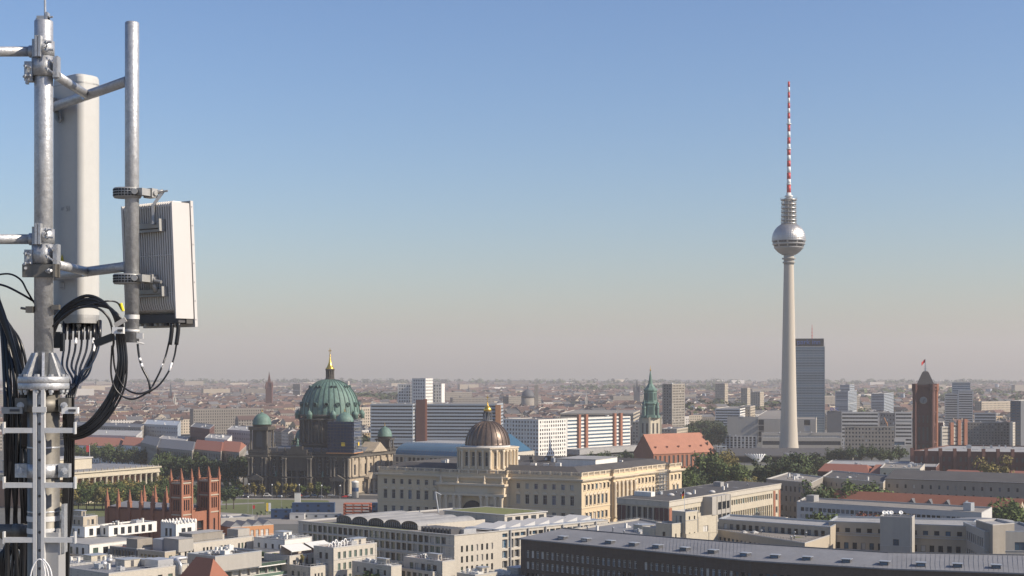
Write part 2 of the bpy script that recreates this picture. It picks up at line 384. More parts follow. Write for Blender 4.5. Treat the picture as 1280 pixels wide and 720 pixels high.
def block(name, label, cat, fp, z1, wallm, faces=None, default=None, roofm='gravel_roof', copm='coping', z0=0.0, group=None, par=0.6, keep=False, clutter=0):
    b = Bld(name, label, cat, cen(fp) + Vector((0,0,z0)), group); b.body(fp, z0, z1, faces, default); b.finish(wallm)
    if cen(fp).length < 640 and cen(fp).y > 300 and faces:
        n = len(fp)
        for i in faces:
            if i >= n or not faces[i].get('rows'): continue
            p, q = Vector(fp[i]), Vector(fp[(i+1) % n]); t = (q-p).normalized(); nn = Vector((t.y, -t.x)); m = MB()
            for r_ in faces[i]['rows']: c = (p+q)/2+nn*.05; m.box((c.x, c.y, r_[0]-.14), ((q-p).length-.04, .2, .16), (Vector((*t, 0)), Vector((*nn, 0)), Vector((0,0,1))))
            m.build('sill_band', copm, b.root, kind='stuff')
            c = q-t*.5+nn*.09; m = MB(); m.rod((c.x, c.y, z0), (c.x, c.y, z1-.3), .07, 6); m.build('downpipe', 'zinc', b.root)
    flat_roof(b.root, fp, z1, roofm, copm, par)
    occ(fp)
    if clutter: roof_clutter(b.root, fp, z1-par, clutter)
    if clutter and cen(fp).length < 640 and z1 < 27 and len(fp) == 4:
        rr = random.Random(int(abs(fp[0][0])*7)); q = inset(fp, .75); m = MB()
        for i in range(4):
            p0, p1 = Vector((*q[i], z1-par)), Vector((*q[(i+1) % 4], z1-par)); k = max(2, int((p1-p0).length/1.6))
            for j in range(k): c = p0.lerp(p1, j/k); m.box(c+Vector((0,0,.65)), (.06, .06, 1.3))
            for h in (.7, 1.3): d = (p1-p0).normalized(); m.box((p0+p1)/2+Vector((0,0,h)), ((p1-p0).length, .05, .05), (d, Vector((-d.y, d.x, 0)), Vector((0,0,1))))
        m.build('railing', rr.choice(['zinc', 'frame_dark', 'white_paint']), b.root)
        e1 = (Vector(fp[1])-Vector(fp[0])); e2 = (Vector(fp[3])-Vector(fp[0])); a_, c_ = rr.uniform(.3, .7), rr.uniform(.45, .75); p = Vector(fp[0])+e1*a_+e2*c_
        f1 = Vector((*e1.normalized(), 0)); f2 = Vector((-f1.y, f1.x, 0)); w_, d_, h_ = min(5, e1.length*.35), min(6, e2.length*.3), 2.4
        m = MB(); m.box((p.x, p.y, z1-par+h_/2), (w_, d_, h_), (f1, f2, Vector((0,0,1)))); cb = m.build('roof_cabin', wallm, b.root)
        m = MB(); m.box((p.x, p.y, z1-par+h_+.08), (w_+.5, d_+.5, .16), (f1, f2, Vector((0,0,1)))); m.build('cabin_roof', 'zinc', cb)
        m = MB(); m.box((p.x+f1.x*w_*.505, p.y+f1.y*w_*.505, z1-par+1.1), (.08, 1.1, 2.0), (f1, f2, Vector((0,0,1)))); m.build('door', 'frame_dark', cb)
    return b.root
def roof_clutter(root, fp, z, n, seed=None):
    rr = random.Random(seed if seed is not None else int(abs(fp[0][0])*13+abs(fp[0][1])*7))
    f = [Vector(p[:2]) for p in inset(fp, 1.5)]
    e1 = (f[1]-f[0]); e2 = (f[2]-f[1]); e1n = Vector((*e1.normalized(), 0)); e2n = Vector((-e1n.y, e1n.x, 0)); up = Vector((0,0,1))
    if f[0].length < 640: n = int(n*1.9)+3
    for i in range(n):
        a, c = rr.uniform(0.12, 0.88), rr.uniform(0.12, 0.88); p = f[0] + e1*a + e2*c
        b = MB(); k = rr.random()
        if k < 0.12:
            L = rr.uniform(3, 8); b.box((p.x, p.y, z+0.35), (L, .35, .22), (e1n, e2n, up)); b.box((p.x-e1n.x*L*.4, p.y-e1n.y*L*.4, z+.16), (.2, .4, .32), (e1n, e2n, up)); b.box((p.x+e1n.x*L*.4, p.y+e1n.y*L*.4, z+.16), (.2, .4, .32), (e1n, e2n, up)); b.build('pipe_run', rr.choice(['zinc', 'steel_plant']), root)
        elif k < 0.20:
            h = rr.uniform(1.5, 3.2); b.rod((p.x, p.y, z), (p.x, p.y, z+h), .05, 5); b.box((p.x, p.y, z+h*.9), (1.0, .05, .05), (e1n, e2n, up)); b.box((p.x, p.y, z+h*.7), (.7, .05, .05), (e1n, e2n, up)); b.build('aerial', 'zinc', root)
        elif k < 0.28:
            b.box((p.x, p.y, z+.02), (rr.uniform(2, 5), rr.uniform(1.5, 4), .03), (e1n, e2n, up)); b.build('roof_patch', rr.choice(['dark_roof', 'grey_roof', 'pale_roof', 'green_roof']), root)
        elif k < 0.4:
            w, d, h = rr.uniform(1.6, 3.5), rr.uniform(1.6, 3.0), rr.uniform(0.9, 2.0)
            b.box((p.x, p.y, z+h/2+0.15), (w, d, h), (e1n, e2n, up)); b.box((p.x, p.y, z+0.08), (w*0.8, d*0.8, 0.16), (e1n, e2n, up))
            b.lathe([(0.4, 0), (0.4, 0.25)], (p.x, p.y, z+h+0.15), 10); b.build('air_unit', rr.choice(['steel_plant', 'zinc', 'white_render']), root)
        elif k < 0.65:
            h = rr.uniform(0.8, 1.6); b.lathe([(0.22, 0), (0.22, h), (0.42, h), (0.42, h+0.22), (0.05, h+0.4)], (p.x, p.y, z), 10); b.build('vent_pipe', 'zinc', root)
        elif k < 0.85:
            w = rr.uniform(1.2, 2.2); b.box((p.x, p.y, z+0.25), (w, w, 0.5), (e1n, e2n, up)); b.lathe([(w*0.45, 0.5), (w*0.36, 0.68), (w*0.15, 0.8), (0.01, 0.83)], (p.x, p.y, z), 12); b.build('skylight', 'bluish_white', root)
        else:
            b.box((p.x, p.y, z+0.9), (1.0, 0.7, 1.8), (e1n, e2n, up)); b.box((p.x, p.y, z+1.85), (1.15, 0.85, 0.1), (e1n, e2n, up)); b.build('chimney', 'white_render', root)
def gable(root, A, B, C, D, z, hr, roofm, wallm=None, over=0.4, name='roof', thick=0.25, hip=0.0):
    # rectangle A,B,C,D (CCW); ridge runs parallel to A-B in the middle; gable ends at A-D and B-C
    A, B, C, D = [Vector((*p[:2], z)) for p in (A, B, C, D)]
    e = (B-A).normalized(); g = (D-A).normalized(); up = Vector((0,0,hr))
    r0 = (A+D)/2 + up + e*hip; r1 = (B+C)/2 + up - e*hip
    oe = e*over if hip == 0 else Vector((0,0,0))
    sl = Vector((0,0,-over*hr/max((D-A).length/2, .1)))
    a, b2, c, d = A - oe - g*over + sl, B + oe - g*over + sl, C + oe + g*over + sl, D - oe + g*over + sl
    q0, q1 = r0 - oe, r1 + oe
    m = MB(); m.quad(a, b2, q1, q0); m.quad(c, d, q0, q1)
    T = Vector((0,0,thick))
    m.quad(a-T, q0-T, q1-T, b2-T); m.quad(c-T, q1-T, q0-T, d-T)
    m.quad(a, a-T, b2-T, b2); m.quad(c, c-T, d-T, d)
    if hip == 0:
        m.quad(a, q0, q0-T, a-T); m.quad(d, d-T, q0-T, q0); m.quad(b2, b2-T, q1-T, q1); m.quad(c, q1, q1-T, c-T)
    else:
        m.quad(d, a, q0); m.quad(b2, c, q1)
    o = m.build(name, roofm, root)
    if wallm and hip == 0:
        m = MB(); k = Vector((0,0,thick*0.9)); m.quad(D, A, r0-k); m.quad(B, C, r1-k); m.build('gable_wall', wallm, root)
    return o
def text_mesh(body, size, loc, rotz, matn, parent, name='lettering', depth=0.05, **kw):
    cu = bpy.data.curves.new('t', 'FONT'); cu.body = body; cu.size = size; cu.extrude = depth; cu.align_x = 'CENTER'
    to = bpy.data.objects.new('t', cu); COL.objects.link(to); bpy.context.view_layer.update()
    me = bpy.data.meshes.new_from_object(to.evaluated_get(bpy.context.evaluated_depsgraph_get())); bpy.data.objects.remove(to)
    me.materials.clear(); me.materials.append(MATS[matn]); o = bpy.data.objects.new(name, me); COL.objects.link(o); o.parent = parent
    o.location = Vector(loc) - parent_world(parent); o.rotation_euler = (R(90), 0, rotz); tag(o, **kw); return o
# ================================================================== GROUND
def sheet(name, pts, z, m, kind='structure', label=None):
    b = MB(); b.quad(*[(p[0], p[1], z) for p in pts]); return b.build(name, m, kind=kind)
sheet('ground', [(-8900, -260), (8900, -260), (8900, 13900), (-8900, 13900)], 0.0, 'city_ground')
g = lambda px, py: at(px, py, 0.0).xy
sheet('square_paving', [g(255, 655), g(480, 655), g(500, 616), g(285, 616)], 0.012, 'paving')
sheet('road', [g(300, 622.5), g(500, 624.5), g(500, 619.5), g(290, 617.5)], 0.020, 'asphalt')
sheet('lawn', [g(272, 640), g(330, 644), g(415, 632), g(410, 625.5), g(280, 623.5)], 0.028, 'lawn')
sheet('path', [g(268, 632), g(330, 629.2), g(331, 627.8), g(268, 630)], 0.036, 'paving')
sheet('park_ground', [(70, 860), (330, 830), (420, 1300), (120, 1300)], 0.012, 'lawn')
sheet('street', [(-30, 700), (30, 680), (140, 860), (95, 900)], 0.020, 'asphalt')
sheet('museum_lawn', [g(60, 650), g(215, 640), g(290, 612), g(100, 612)], 0.036, 'lawn')

# ================================================================== TELEVISION TOWER
def tv_tower():
    Y = 1500.0; X = xof(986, Y); k = Y/F
    t = thing('television_tower', (X, Y, 0), 'tall concrete television tower with steel ball and red and white antenna', 'tower')
    o = (X, Y, 0)
    b = MB(); prof = []
    for py, hw in ((572, 14.2), (566, 13.2), (560, 12.1), (550, 11.2), (535, 10.5), (520, 10.0), (490, 9.3), (450, 8.5), (400, 7.5), (360, 6.7), (330, 6.1), (322, 6.0)): prof.append((hw*k, zof(py, Y)))
    prof[0] = (14.6*k, 0.0)
    b.lathe(prof, o, 40); b.build('shaft', 'concrete', t)
    b = MB()
    for py, r, h in ((329, 7.6, 1.8), (324, 8.4, 1.6), (318.5, 9.0, 1.4)): b.lathe([(r*k, zof(py, Y)), (r*k, zof(py, Y)+h*k)], o, 32)
    b.lathe([(6.2*k, zof(331, Y)), (6.4*k, zof(316, Y))], o, 32); b.build('platform', 'concrete_grey', t)
    # faceted ball
    rc = 20.8*k; zc = zof(299, Y); n = 60; rows = 26
    b = MB(); base = len(b.v)
    for j in range(rows):
        a0 = -math.pi/2 + math.pi*j/rows; a1 = -math.pi/2 + math.pi*(j+1)/rows; am = (a0+a1)/2
        for i in range(n):
            t0, t1, tm = 2*math.pi*i/n, 2*math.pi*(i+1)/n, 2*math.pi*(i+.5)/n
            def S(t_, a_, r): return (X + r*math.cos(a_)*math.cos(t_), Y + r*math.cos(a_)*math.sin(t_), zc + r*math.sin(a_))
            band = abs(am + 0.42) < 0.10 or abs(am + 0.17) < 0.06
            b.m = 1 if band and i % 6 != 0 else 0
            if band: b.quad(S(t0, a0, rc*0.985), S(t1, a0, rc*0.985), S(t1, a1, rc*0.985), S(t0, a1, rc*0.985)); continue
            apex = S(tm, am, rc*1.012)
            q = [S(t0, a0, rc), S(t1, a0, rc), S(t1, a1, rc), S(t0, a1, rc)]
            for c in range(4): b.quad(q[c], q[(c+1) % 4], apex)
    b.build('ball', ['sphere_steel', 'glass'], t)
    b = MB()
    for a in (-0.54, -0.29, -0.10): b.lathe([(rc*math.cos(a)*1.02, zc+rc*math.sin(a)-0.4), (rc*math.cos(a)*1.02, zc+rc*math.sin(a)+0.4)], o, 60, caps=False)
    b.build('ball_ring', 'frame_grey', t)
    # open stage above the ball
    b = MB(); b.lathe([(6.0*k, zof(282, Y)), (5.6*k, zof(248, Y))], o, 24); b.build('stage_core', 'concrete_grey', t)
    for py in (280, 276, 271, 266, 261, 256, 250.5):
        b = MB(); r = (9.8 if py > 252 else 10.8)*k - (280-py)*0.02*k; b.lathe([(r*0.7, zof(py, Y)), (r, zof(py, Y)), (r, zof(py, Y)+1.0), (r*0.7, zof(py, Y)+1.0)], o, 28, caps=False)
        for i in range(28): a = 2*math.pi*i/28; b.box((X+r*math.cos(a), Y+r*math.sin(a), zof(py, Y)+2.0), (0.14, 0.14, 1.6))
        b.build('stage_deck', 'sphere_steel', t)
    b = MB()
    for i in range(14): a = 2*math.pi*i/14; b.rod((X+8.6*k*math.cos(a), Y+8.6*k*math.sin(a), zof(282, Y)), (X+8.6*k*math.cos(a), Y+8.6*k*math.sin(a), zof(249, Y)), 0.28, 6)
    b.build('stage_column', 'concrete', t)
    b = MB(); b.lathe([(4.6*k, zof(249, Y)), (3.6*k, zof(246.5, Y)), (5.2*k, zof(246, Y)), (5.2*k, zof(244.5, Y)), (3.0*k, zof(244, Y)), (3.0*k, zof(241, Y))], o, 20); b.build('antenna_foot', 'white_paint', t)
    segs = [(102,109,1),(109,115.5,0),(115.5,122.5,1),(122.5,129,0),(129,135.5,1),(135.5,141.5,0),(141.5,148.5,1),(148.5,156,0),(156,164.5,1),(164.5,172,0),(172,180,1),(180,187,0),(187,194,1),(194,201,0),(201,208.5,1),(208.5,216,0),(216,224,1),(224,231,0),(231,241,1)]
    for a, c, red in segs:
        r = (1.35 + (a-102)/139*1.35)*k
        b = MB(); b.lathe([(r, zof(c, Y)), (r*0.96, zof(a, Y))], o, 14); b.build('antenna_section', 'red_paint' if red else 'white_paint', t)
    for py in (155.5, 187, 231):
        b = MB(); b.lathe([(3.0*k, zof(py, Y)), (3.0*k, zof(py, Y)+0.9)], o, 16); b.build('antenna_ring', 'white_paint', t)
    OCC.append((X, Y, 45))
tv_tower()

# ================================================================== CATHEDRAL
def cathedral():
    zb = 28.0
    A, C, D = at(310, 564.5, zb), at(437, 566, zb), at(495, 560.5, zb); E = A + D - C
    fp = [A.xy, C.xy, D.xy, E.xy]; o = cen(fp)
    B = Bld('cathedral', 'soot darkened stone cathedral with big green dome and gold lantern behind the lawn', 'cathedral', o)
    root = B.root; cx = (D.xy-C.xy).normalized(); fx = (C.xy-A.xy).normalized()
    fr = [(1.5, 8.5, 'arch', 2.6, 8.2), (13.5, 20.5, 'arch', 2.2, 5.4), (22.6, 24.8, 'plain', 1.5, 5.4)]
    sr = [(1.5, 8.5, 'arch', 2.6, 9.0), (13.0, 20.0, 'arch', 2.4, 7.0), (22.6, 24.8, 'plain', 1.5, 7.0)]
    L = (C.xy-A.xy).length
    # front broken into bays of different depth
    def P(u, d): p = A.xy + fx*(L*u) - Vector((fx.y, -fx.x))*(-d); return p
    nrm = Vector((fx.y, -fx.x))
    def Q(u, d): return A.xy + fx*(L*u) + nrm*d
    pts = [Q(0, 0), Q(.19, 0), Q(.19, -4), Q(.36, -4), Q(.36, 2.5), Q(.64, 2.5), Q(.64, -4), Q(.81, -4), Q(.81, 0), Q(1, 0)]
    foot = pts + [D.xy, E.xy]
    B.body(foot, 0, zb-3.2, {0: dict(rows=fr, m0=2, m1=2, depth=.9), 2: dict(rows=fr, m0=1, m1=1, depth=.9), 4: dict(rows=[(2, 16, 'arch', 7.0, 9)], depth=2.2), 6: dict(rows=fr, m0=1, m1=1, depth=.9), 8: dict(rows=fr, m0=2, m1=2, depth=.9), })
    B.wall.f.pop(-3) ; B.wall.mi.pop(-3); B.wall.sm.pop(-3)
    B.finish('sooty_shade_stone')
    B.wall = MB(); B.wins = []; B.facade(C.xy, D.xy, 0, zb-3.2, rows=sr, m0=3, m1=3, depth=.9); B.finish('sunlit_flank_stone')
    # mouldings: cornice, string courses, balustrade, half columns
    b = MB()
    for z, ov, h in ((zb-3.2, 1.1, 1.0), (11.2, .7, .8), (0.0, .6, 1.2)):
        f2 = [Vector(p) for p in inset(foot, -ov)]; b.prism(f2, z, z+h)
    b.build('cornice', 'sooty_shade_stone_pale', root)
    b = MB(); f2 = inset(foot, 0.2); b.prism(f2, zb-2.2, zb-1.4); b.build('attic', 'sooty_shade_stone', root)
    b = MB(); n = len(foot)
    for i in range(n):
        p, q = f2[i], f2[(i+1) % n]; m = max(1, int((q-p).length/1.1)); t = (q-p)/m
        for j in range(m):
            c = p + t*j; b.box((c.x, c.y, zb-0.8), (0.35, 0.35, 1.2))
        mid = (p+q)/2; tt = Vector((*(q-p).normalized(), 0)); b.box((mid.x, mid.y, zb-0.05), ((q-p).length, 0.6, 0.35), (tt, Vector((-tt.y, tt.x, 0)), Vector((0,0,1))))
    b.build('balustrade', 'sooty_shade_stone_pale', root)
    cols = [(u, 0.7) for u in (.012, .045, .145, .178, .822, .855, .955, .988)] + [(u, 3.3) for u in (.365, .39, .61, .635)] + [(u, -3.3) for u in (.20, .275, .35, .65, .725, .80)]
    for u, d in cols:
        p = Q(u, d); b = MB(); b.lathe([(0.95, 12), (0.95, 12.6), (0.72, 12.8), (0.66, 22.4), (1.0, 23.6), (1.0, 24.4)], (p.x, p.y, 0), 12)
        b.lathe([(1.0, 1.2), (1.0, 2.0), (0.8, 2.2), (0.75, 9.6), (1.1, 10.6), (1.1, 11.2)], (p.x, p.y, 0), 12); b.build('column', 'sooty_shade_stone_pale', root)
    for k in range(7):
        p = C.xy + (D.xy-C.xy)*(0.04+k*0.153) + Vector((cx.y, -cx.x))*0.5; b = MB(); b.lathe([(0.95, 12), (0.72, 12.8), (0.66, 22.4), (1.0, 23.6), (1.0, 24.4)], (p.x, p.y, 0), 12); b.build('column', 'sunlit_flank_stone', root)
    # portal porches with small pediments on the front and flank
    def porch(p, t, w, h, dpt, m='sooty_shade_stone_pale'):
        t3 = Vector((*t, 0)); nn = Vector((t.y, -t.x, 0)); b = MB(); c = Vector((*p, 0)) + nn*dpt/2
        for s in (-1, -.62, .62, 1): q = c + t3*(w/2*s) + nn*dpt*.3; b.lathe([(.7, 0), (.7, 1), (.5, 1.2), (.46, h-1), (.75, h)], q, 10)
        b.box(c + Vector((0,0,h+.6)), (w+1.6, dpt+.8, 1.2), (t3, nn, Vector((0,0,1))))
        a = c + t3*(-w/2-1) + Vector((0,0,h+1.2)); e = c + t3*(w/2+1) + Vector((0,0,h+1.2)); r = c + Vector((0,0,h+4.0)); d2 = nn*(dpt/2+.4)
        b.quad(a+d2, e+d2, r+d2); b.quad(a-d2, r-d2, e-d2); b.quad(a+d2, r+d2, r-d2, a-d2); b.quad(r+d2, e+d2, e-d2, r-d2)
        b.build('porch', m, root)
    porch(Q(.90, 0), fx, 8, 9.5, 3.5); porch(Q(.10, 0), fx, 8, 9.5, 3.5)
    porch(C.xy + (D.xy-C.xy)*.38, cx, 8, 10, 3.5, 'sunlit_flank_stone')
    # big pediment above the flank and its gable, in the sunlit flank tone
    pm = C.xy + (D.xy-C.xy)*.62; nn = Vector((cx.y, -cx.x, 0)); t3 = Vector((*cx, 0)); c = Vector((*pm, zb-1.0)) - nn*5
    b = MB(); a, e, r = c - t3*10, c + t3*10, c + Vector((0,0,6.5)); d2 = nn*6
    b.quad(a+d2, e+d2, r+d2); b.quad(a-d2, r-d2, e-d2); b.quad(a+d2, r+d2, r-d2, a-d2); b.quad(r+d2, e+d2, e-d2, r-d2); b.build('pediment', 'sunlit_flank_stone', root)
    # central front gable with statue over the great arch
    p = Q(.5, 1.5); n3 = Vector((nrm.x, nrm.y, 0)); f3 = Vector((*fx, 0)); c = Vector((*p, zb-1.3)); b = MB()
    b.box(c + Vector((0,0,1.6)), (14, 4, 3.2), (f3, n3, Vector((0,0,1)))); b.box(c + Vector((0,0,4.2)), (8, 3.4, 2.0), (f3, n3, Vector((0,0,1)))); b.build('front_attic', 'sooty_shade_stone', root)
    def statue(p3, h, m='verdigris', name='statue'):
        b = MB(); b.box(Vector(p3)+Vector((0,0,h*.08)), (h*.34, h*.34, h*.16)); b.lathe([(.15*h, h*.16), (.17*h, h*.3), (.11*h, h*.55), (.16*h, h*.72), (.06*h, h*.82), (.085*h, h*.9), (.01, h)], p3, 9); b.rod(Vector(p3)+Vector((0,0,h*.7)), Vector(p3)+Vector((.25*h, -.05*h, h*.9)), .04*h, 6); b.build(name, m, root)
    statue(c + Vector((0,0,5.2)), 5.5)
    for u in (.19, .28, .36, .64, .72, .81): q = Q(u, -1.0); statue((q.x, q.y, zb+.1), 3.2, 'sooty_shade_stone')
    for u in (.27, .73): q = Q(u, -1.5); statue((q.x, q.y, 11.8), 4.0)
    b = MB(); f2 = inset([A.xy, C.xy, D.xy, E.xy], 5.5); b.prism(f2, zb-1.4, zb+2.2); b.build('roof', 'slate', root)
    # drum
    dc = Vector((xof(412.5, 1019), 1019, 0)); k = 1019/F
    B2 = MB(); n = 64; rd = 35*k
    B2.lathe([(rd, zb-2), (rd, zof(521, 1019))], dc, 64); B2.build('drum', 'sooty_shade_stone', root)
    for i in range(16):
        a = 2*math.pi*(i+.5)/16; ex = Vector((math.cos(a), math.sin(a), 0)); tx = Vector((-ex.y, ex.x, 0))
        b = MB(); z0, z1 = zb+6, zof(524, 1019)
        for s in (-1, 1): b.lathe([(.9, z0-1), (.9, z0), (.65, z0+.4), (.6, z1-1.4), (.95, z1)], dc+ex*(rd+.9)+tx*s*1.1, 10)
        b.box(dc+ex*(rd+.6)+Vector((0,0,z1+.5)), (2.4, 4.4, 1.3), (ex, tx, Vector((0,0,1)))); b.build('drum_column', 'sooty_shade_stone_pale', root)
        a = 2*math.pi*i/16; ex = Vector((math.cos(a), math.sin(a), 0)); tx = Vector((-ex.y, ex.x, 0)); b = MB(); c = dc+ex*(rd+.12); hh = [(-1.5, zb+7), (1.5, zb+7), (1.5, zb+13), (1.0, zb+14.3), (0, zb+14.9), (-1.0, zb+14.3), (-1.5, zb+13)]
        b.quad(*[c + tx*x + Vector((0,0,z)) for x, z in hh]); b.build('drum_window', 'glass', root)
    b = MB()
    for z, r, h in ((zb+3.6, rd+1.6, 1.0), (zof(524.5, 1019), rd+2.4, .9), (zof(520, 1019), rd+1.5, 1.4)): b.lathe([(r-.8, z), (r, z+.3), (r, z+h)], dc, 64)
    b.build('drum_cornice', 'sooty_shade_stone_pale', root)
    # ribbed dome
    z0 = zof(517.5, 1019); z1 = zof(474, 1019); r0 = 38.3*k*0.965; hgt = z1 - z0
    def pr(t): return (r0*math.cos(t*0.92*math.pi/2)**0.92 if t < 1 else r0*.12, z0 + hgt*math.sin(t*.92*math.pi/2)/math.sin(.92*math.pi/2))
    prof = [(r0, z0-1.5)] + [pr(i/14) for i in range(15)]
    b = MB(); b.lathe(prof, dc, 96); b.build('dome', 'verdigris', root)
    for i in range(32):
        a = 2*math.pi*(i+.5)/32; ex = Vector((math.cos(a), math.sin(a), 0)); tx = Vector((-ex.y, ex.x, 0)); b = MB(); w = .26 if i % 4 else .5
        for j in range(1, len(prof)-1):
            (ra, za), (rb, zb_) = prof[j], prof[j+1]; wa = w*(.3+.7*ra/r0); wb = w*(.3+.7*rb/r0)
            pa, pb = dc+ex*(ra+.3)+Vector((0,0,za+.05)), dc+ex*(rb+.3)+Vector((0,0,zb_+.12)); ia, ib = dc+ex*(ra-.2)+Vector((0,0,za)), dc+ex*(rb-.2)+Vector((0,0,zb_))
            b.quad(pa-tx*wa, pa+tx*wa, pb+tx*wb, pb-tx*wb); b.quad(ia-tx*wa, pa-tx*wa, pb-tx*wb, ib-tx*wb); b.quad(pa+tx*wa, ia+tx*wa, ib+tx*wb, pb+tx*wb)
        b.build('dome_rib', 'verdigris_dark', root)
        if i % 2 == 0:
            for tt, s in ((.20, 1.25), (.62, .75)):
                a2 = 2*math.pi*(i+(0 if i % 4 else 1))/32 if tt > .5 else 2*math.pi*i/32; ex = Vector((math.cos(a2), math.sin(a2), 0)); tx = Vector((-ex.y, ex.x, 0)); rr_, zz = pr(tt); c = dc+ex*(rr_+.1)+Vector((0,0,zz)); b = MB()
                b.lathe([(1.15*s, -.5), (1.25*s, 1.0), (.85*s, 1.15), (.8*s, .8)], c, 12, (tx, Vector((0,0,1)), ex)); b.lathe([(.78*s, .82), (.01, .82)], c, 12, (tx, Vector((0,0,1)), ex)); b.m = 0
                b.build('dormer', 'verdigris_dark', root)
    for i in range(8):
        a = 2*math.pi*(i+.28)/8; q = dc+Vector((math.cos(a), math.sin(a), 0))*(rd+2.6); b = MB(); z = zof(523, 1019)
        b.lathe([(1.9, z), (1.9, z+2.4), (2.2, z+2.7), (1.9, z+4), (1.1, z+5.2), (.2, z+6), (.2, z+7.2), (.01, z+7.6)], q, 12); b.build('corner_turret', 'verdigris', root)
    # lantern
    zl = z1-0.8
    b = MB(); b.lathe([(6.0*k, zl), (6.3*k, zl+1.2), (3.6*k, zl+1.3), (3.6*k, zl+6.6), (5.8*k, zl+6.8), (5.8*k, zl+7.6)], dc, 24); b.build('lantern', 'sooty_shade_stone', root)
    for i in range(12): a = 2*math.pi*i/12; q = dc+Vector((math.cos(a), math.sin(a), 0))*4.9*k; b = MB(); b.lathe([(.28, zl+1.2), (.24, zl+6.8)], q, 8); b.build('lantern_column', 'sooty_shade_stone_pale', root)
    b = MB(); zg = zl+7.6; b.lathe([(5.6*k, zg), (5.5*k, zg+.7), (4.2*k, zg+1.3), (3.0*k, zg+2.8), (1.8*k, zg+4.6), (1.2*k, zg+6.8), (.9*k, zg+8.0), (.5*k, zg+8.6), (1.0*k, zg+9.3), (.5*k, zg+10)], dc, 16)
    b.box(dc+Vector((0,0,zg+11.8)), (.45, .45, 4.4)); b.box(dc+Vector((0,0,zg+12.4)), (2.3, .45, .5)); b.build('gold_cap', 'gold', root)
    # corner towers
    def turret(c, w, zs, ze, rdm, hd, m='sooty_shade_stone', scaff=False):
        t = Vector((*fx, 0)); nn = Vector((*nrm, 0)); up = Vector((0,0,1)); b = MB(); H_ = ze-zs
        b.box(c+Vector((0,0,zs+H_*.07)), (w*1.12, w*1.12, H_*.14), (t, nn, up)); b.box(c+Vector((0,0,zs+H_*.5)), (w*.74, w*.74, H_*.8), (t, nn, up))
        b.box(c+Vector((0,0,ze-H_*.06)), (w*1.1, w*1.1, H_*.12), (t, nn, up)); b.lathe([(w*.48, ze), (w*.48, ze+1.2), (w*.52, ze+1.4)], c, 16)
        o_ = b.build('bell_tower', m, root)
        for sx in (-1, 1):
            for sy in (-1, 1):
                q = c + t*(w*.44*sx) + nn*(w*.44*sy)
                b = MB(); b.lathe([(w*.075, zs+H_*.12), (w*.06, zs+H_*.2), (w*.055, ze-H_*.2), (w*.08, ze-H_*.1)], q, 10); b.build('column', 'sooty_shade_stone_pale', o_)
                q = c + t*(w*.52*sx) + nn*(w*.52*sy); b = MB(); b.lathe([(w*.05, zs+H_*.0), (w*.05, zs+H_*.2), (.3, zs+H_*.22), (.45, zs+H_*.3), (.05, zs+H_*.38)], q, 8); b.build('urn', 'sooty_shade_stone_pale', o_)
        for d, e in ((nn, t), (t, nn), (-t, nn), (-nn, t)):
            b = MB(); q = c + d*(w*.375); ww = w*.17; zt = zs+H_*.72; b.quad(*[q + e*x + up*z for x, z in ((-ww, zs+H_*.25), (ww, zs+H_*.25), (ww, zt), (ww*.7, zt+ww*.7), (0, zt+ww), (-ww*.7, zt+ww*.7), (-ww, zt))]); b.build('opening', 'frame_dark', o_)
        b = MB(); z = ze+1.4; b.lathe([(rdm*1.05, z), (rdm, z+.5)] + [(rdm*math.cos(i/8*1.45), z+.5+hd*math.sin(i/8*1.45)) for i in range(1, 9)] + [(rdm*.1, z+hd+1.2)], c, 24); dm = b.build('small_dome', 'verdigris', root)
        b = MB(); b.lathe([(.25, z+hd), (.5, z+hd+1.2), (.5, z+hd+1.6), (.15, z+hd+1.9), (.4, z+hd+2.4), (.06, z+hd+2.8), (.05, z+hd+4.2)], c, 8); b.build('finial', 'gold', dm)
        return o_
    q = A.xy + fx*7.0 - nrm*7; turret(Vector((*q, 0)), 12.5, zb-1.2, zof(533, 1000), 6.2, 7.0)
    q = C.xy - fx*5.5 - nrm*6.5; scc = Vector((*q, 0)); turret(scc, 13.0, zb-1.2, zof(533, 985), 6.2, 7.2)
    q = D.xy - cx*5 - Vector((cx.y, -cx.x))*6; Yq = q.y; turret(Vector((*q, 0)), 10.0, zb-1.2, zof(548, Yq), 5.0, 6.0)
    q = E.xy + (A.xy-E.xy).normalized()*5 + fx*5; turret(Vector((*q, 0)), 10.0, zb-1.2, zof(550, q.y), 4.8, 6.0)
    # scaffolding wrapped round the near tower
    sc = thing('scaffolding', scc+Vector((0,0,zb)), 'blue netted scaffolding wrapped round the near corner tower of the cathedral', 'scaffolding')
    t = Vector((*fx, 0)); nn = Vector((*nrm, 0)); up = Vector((0,0,1)); hw = 9.0; z0, z1 = zb+.3, zof(526.5, 985)
    corners = [scc + t*sx*hw + nn*sy*hw for sx, sy in ((-1,1),(1,1),(1,-1),(-1,-1))]
    for i in range(4):
        a, c2 = corners[i], corners[(i+1) % 4]; b = MB(); N = 8
        for j in range(N+1):
            p = a.lerp(c2, j/N); b.box(p+up*((z0+z1)/2+.6), (.16, .16, z1-z0+1.2))
        nz = 10
        for j in range(nz+1):
            z = z0+(z1-z0)*j/nz; m_ = (a+c2)/2+up*z; d = (c2-a).normalized(); b.box(m_, ((c2-a).length, .9, .18), (d, Vector((-d.y, d.x, 0)), up)); b.box(m_+up*1.0, ((c2-a).length, .12, .1), (d, Vector((-d.y, d.x, 0)), up))
        b.build('frame', 'zinc' if i in (1, 2) else 'frame_dark', sc)
        b = MB(); ii = (a+c2)/2; off = (ii-scc).normalized()*(-.7)
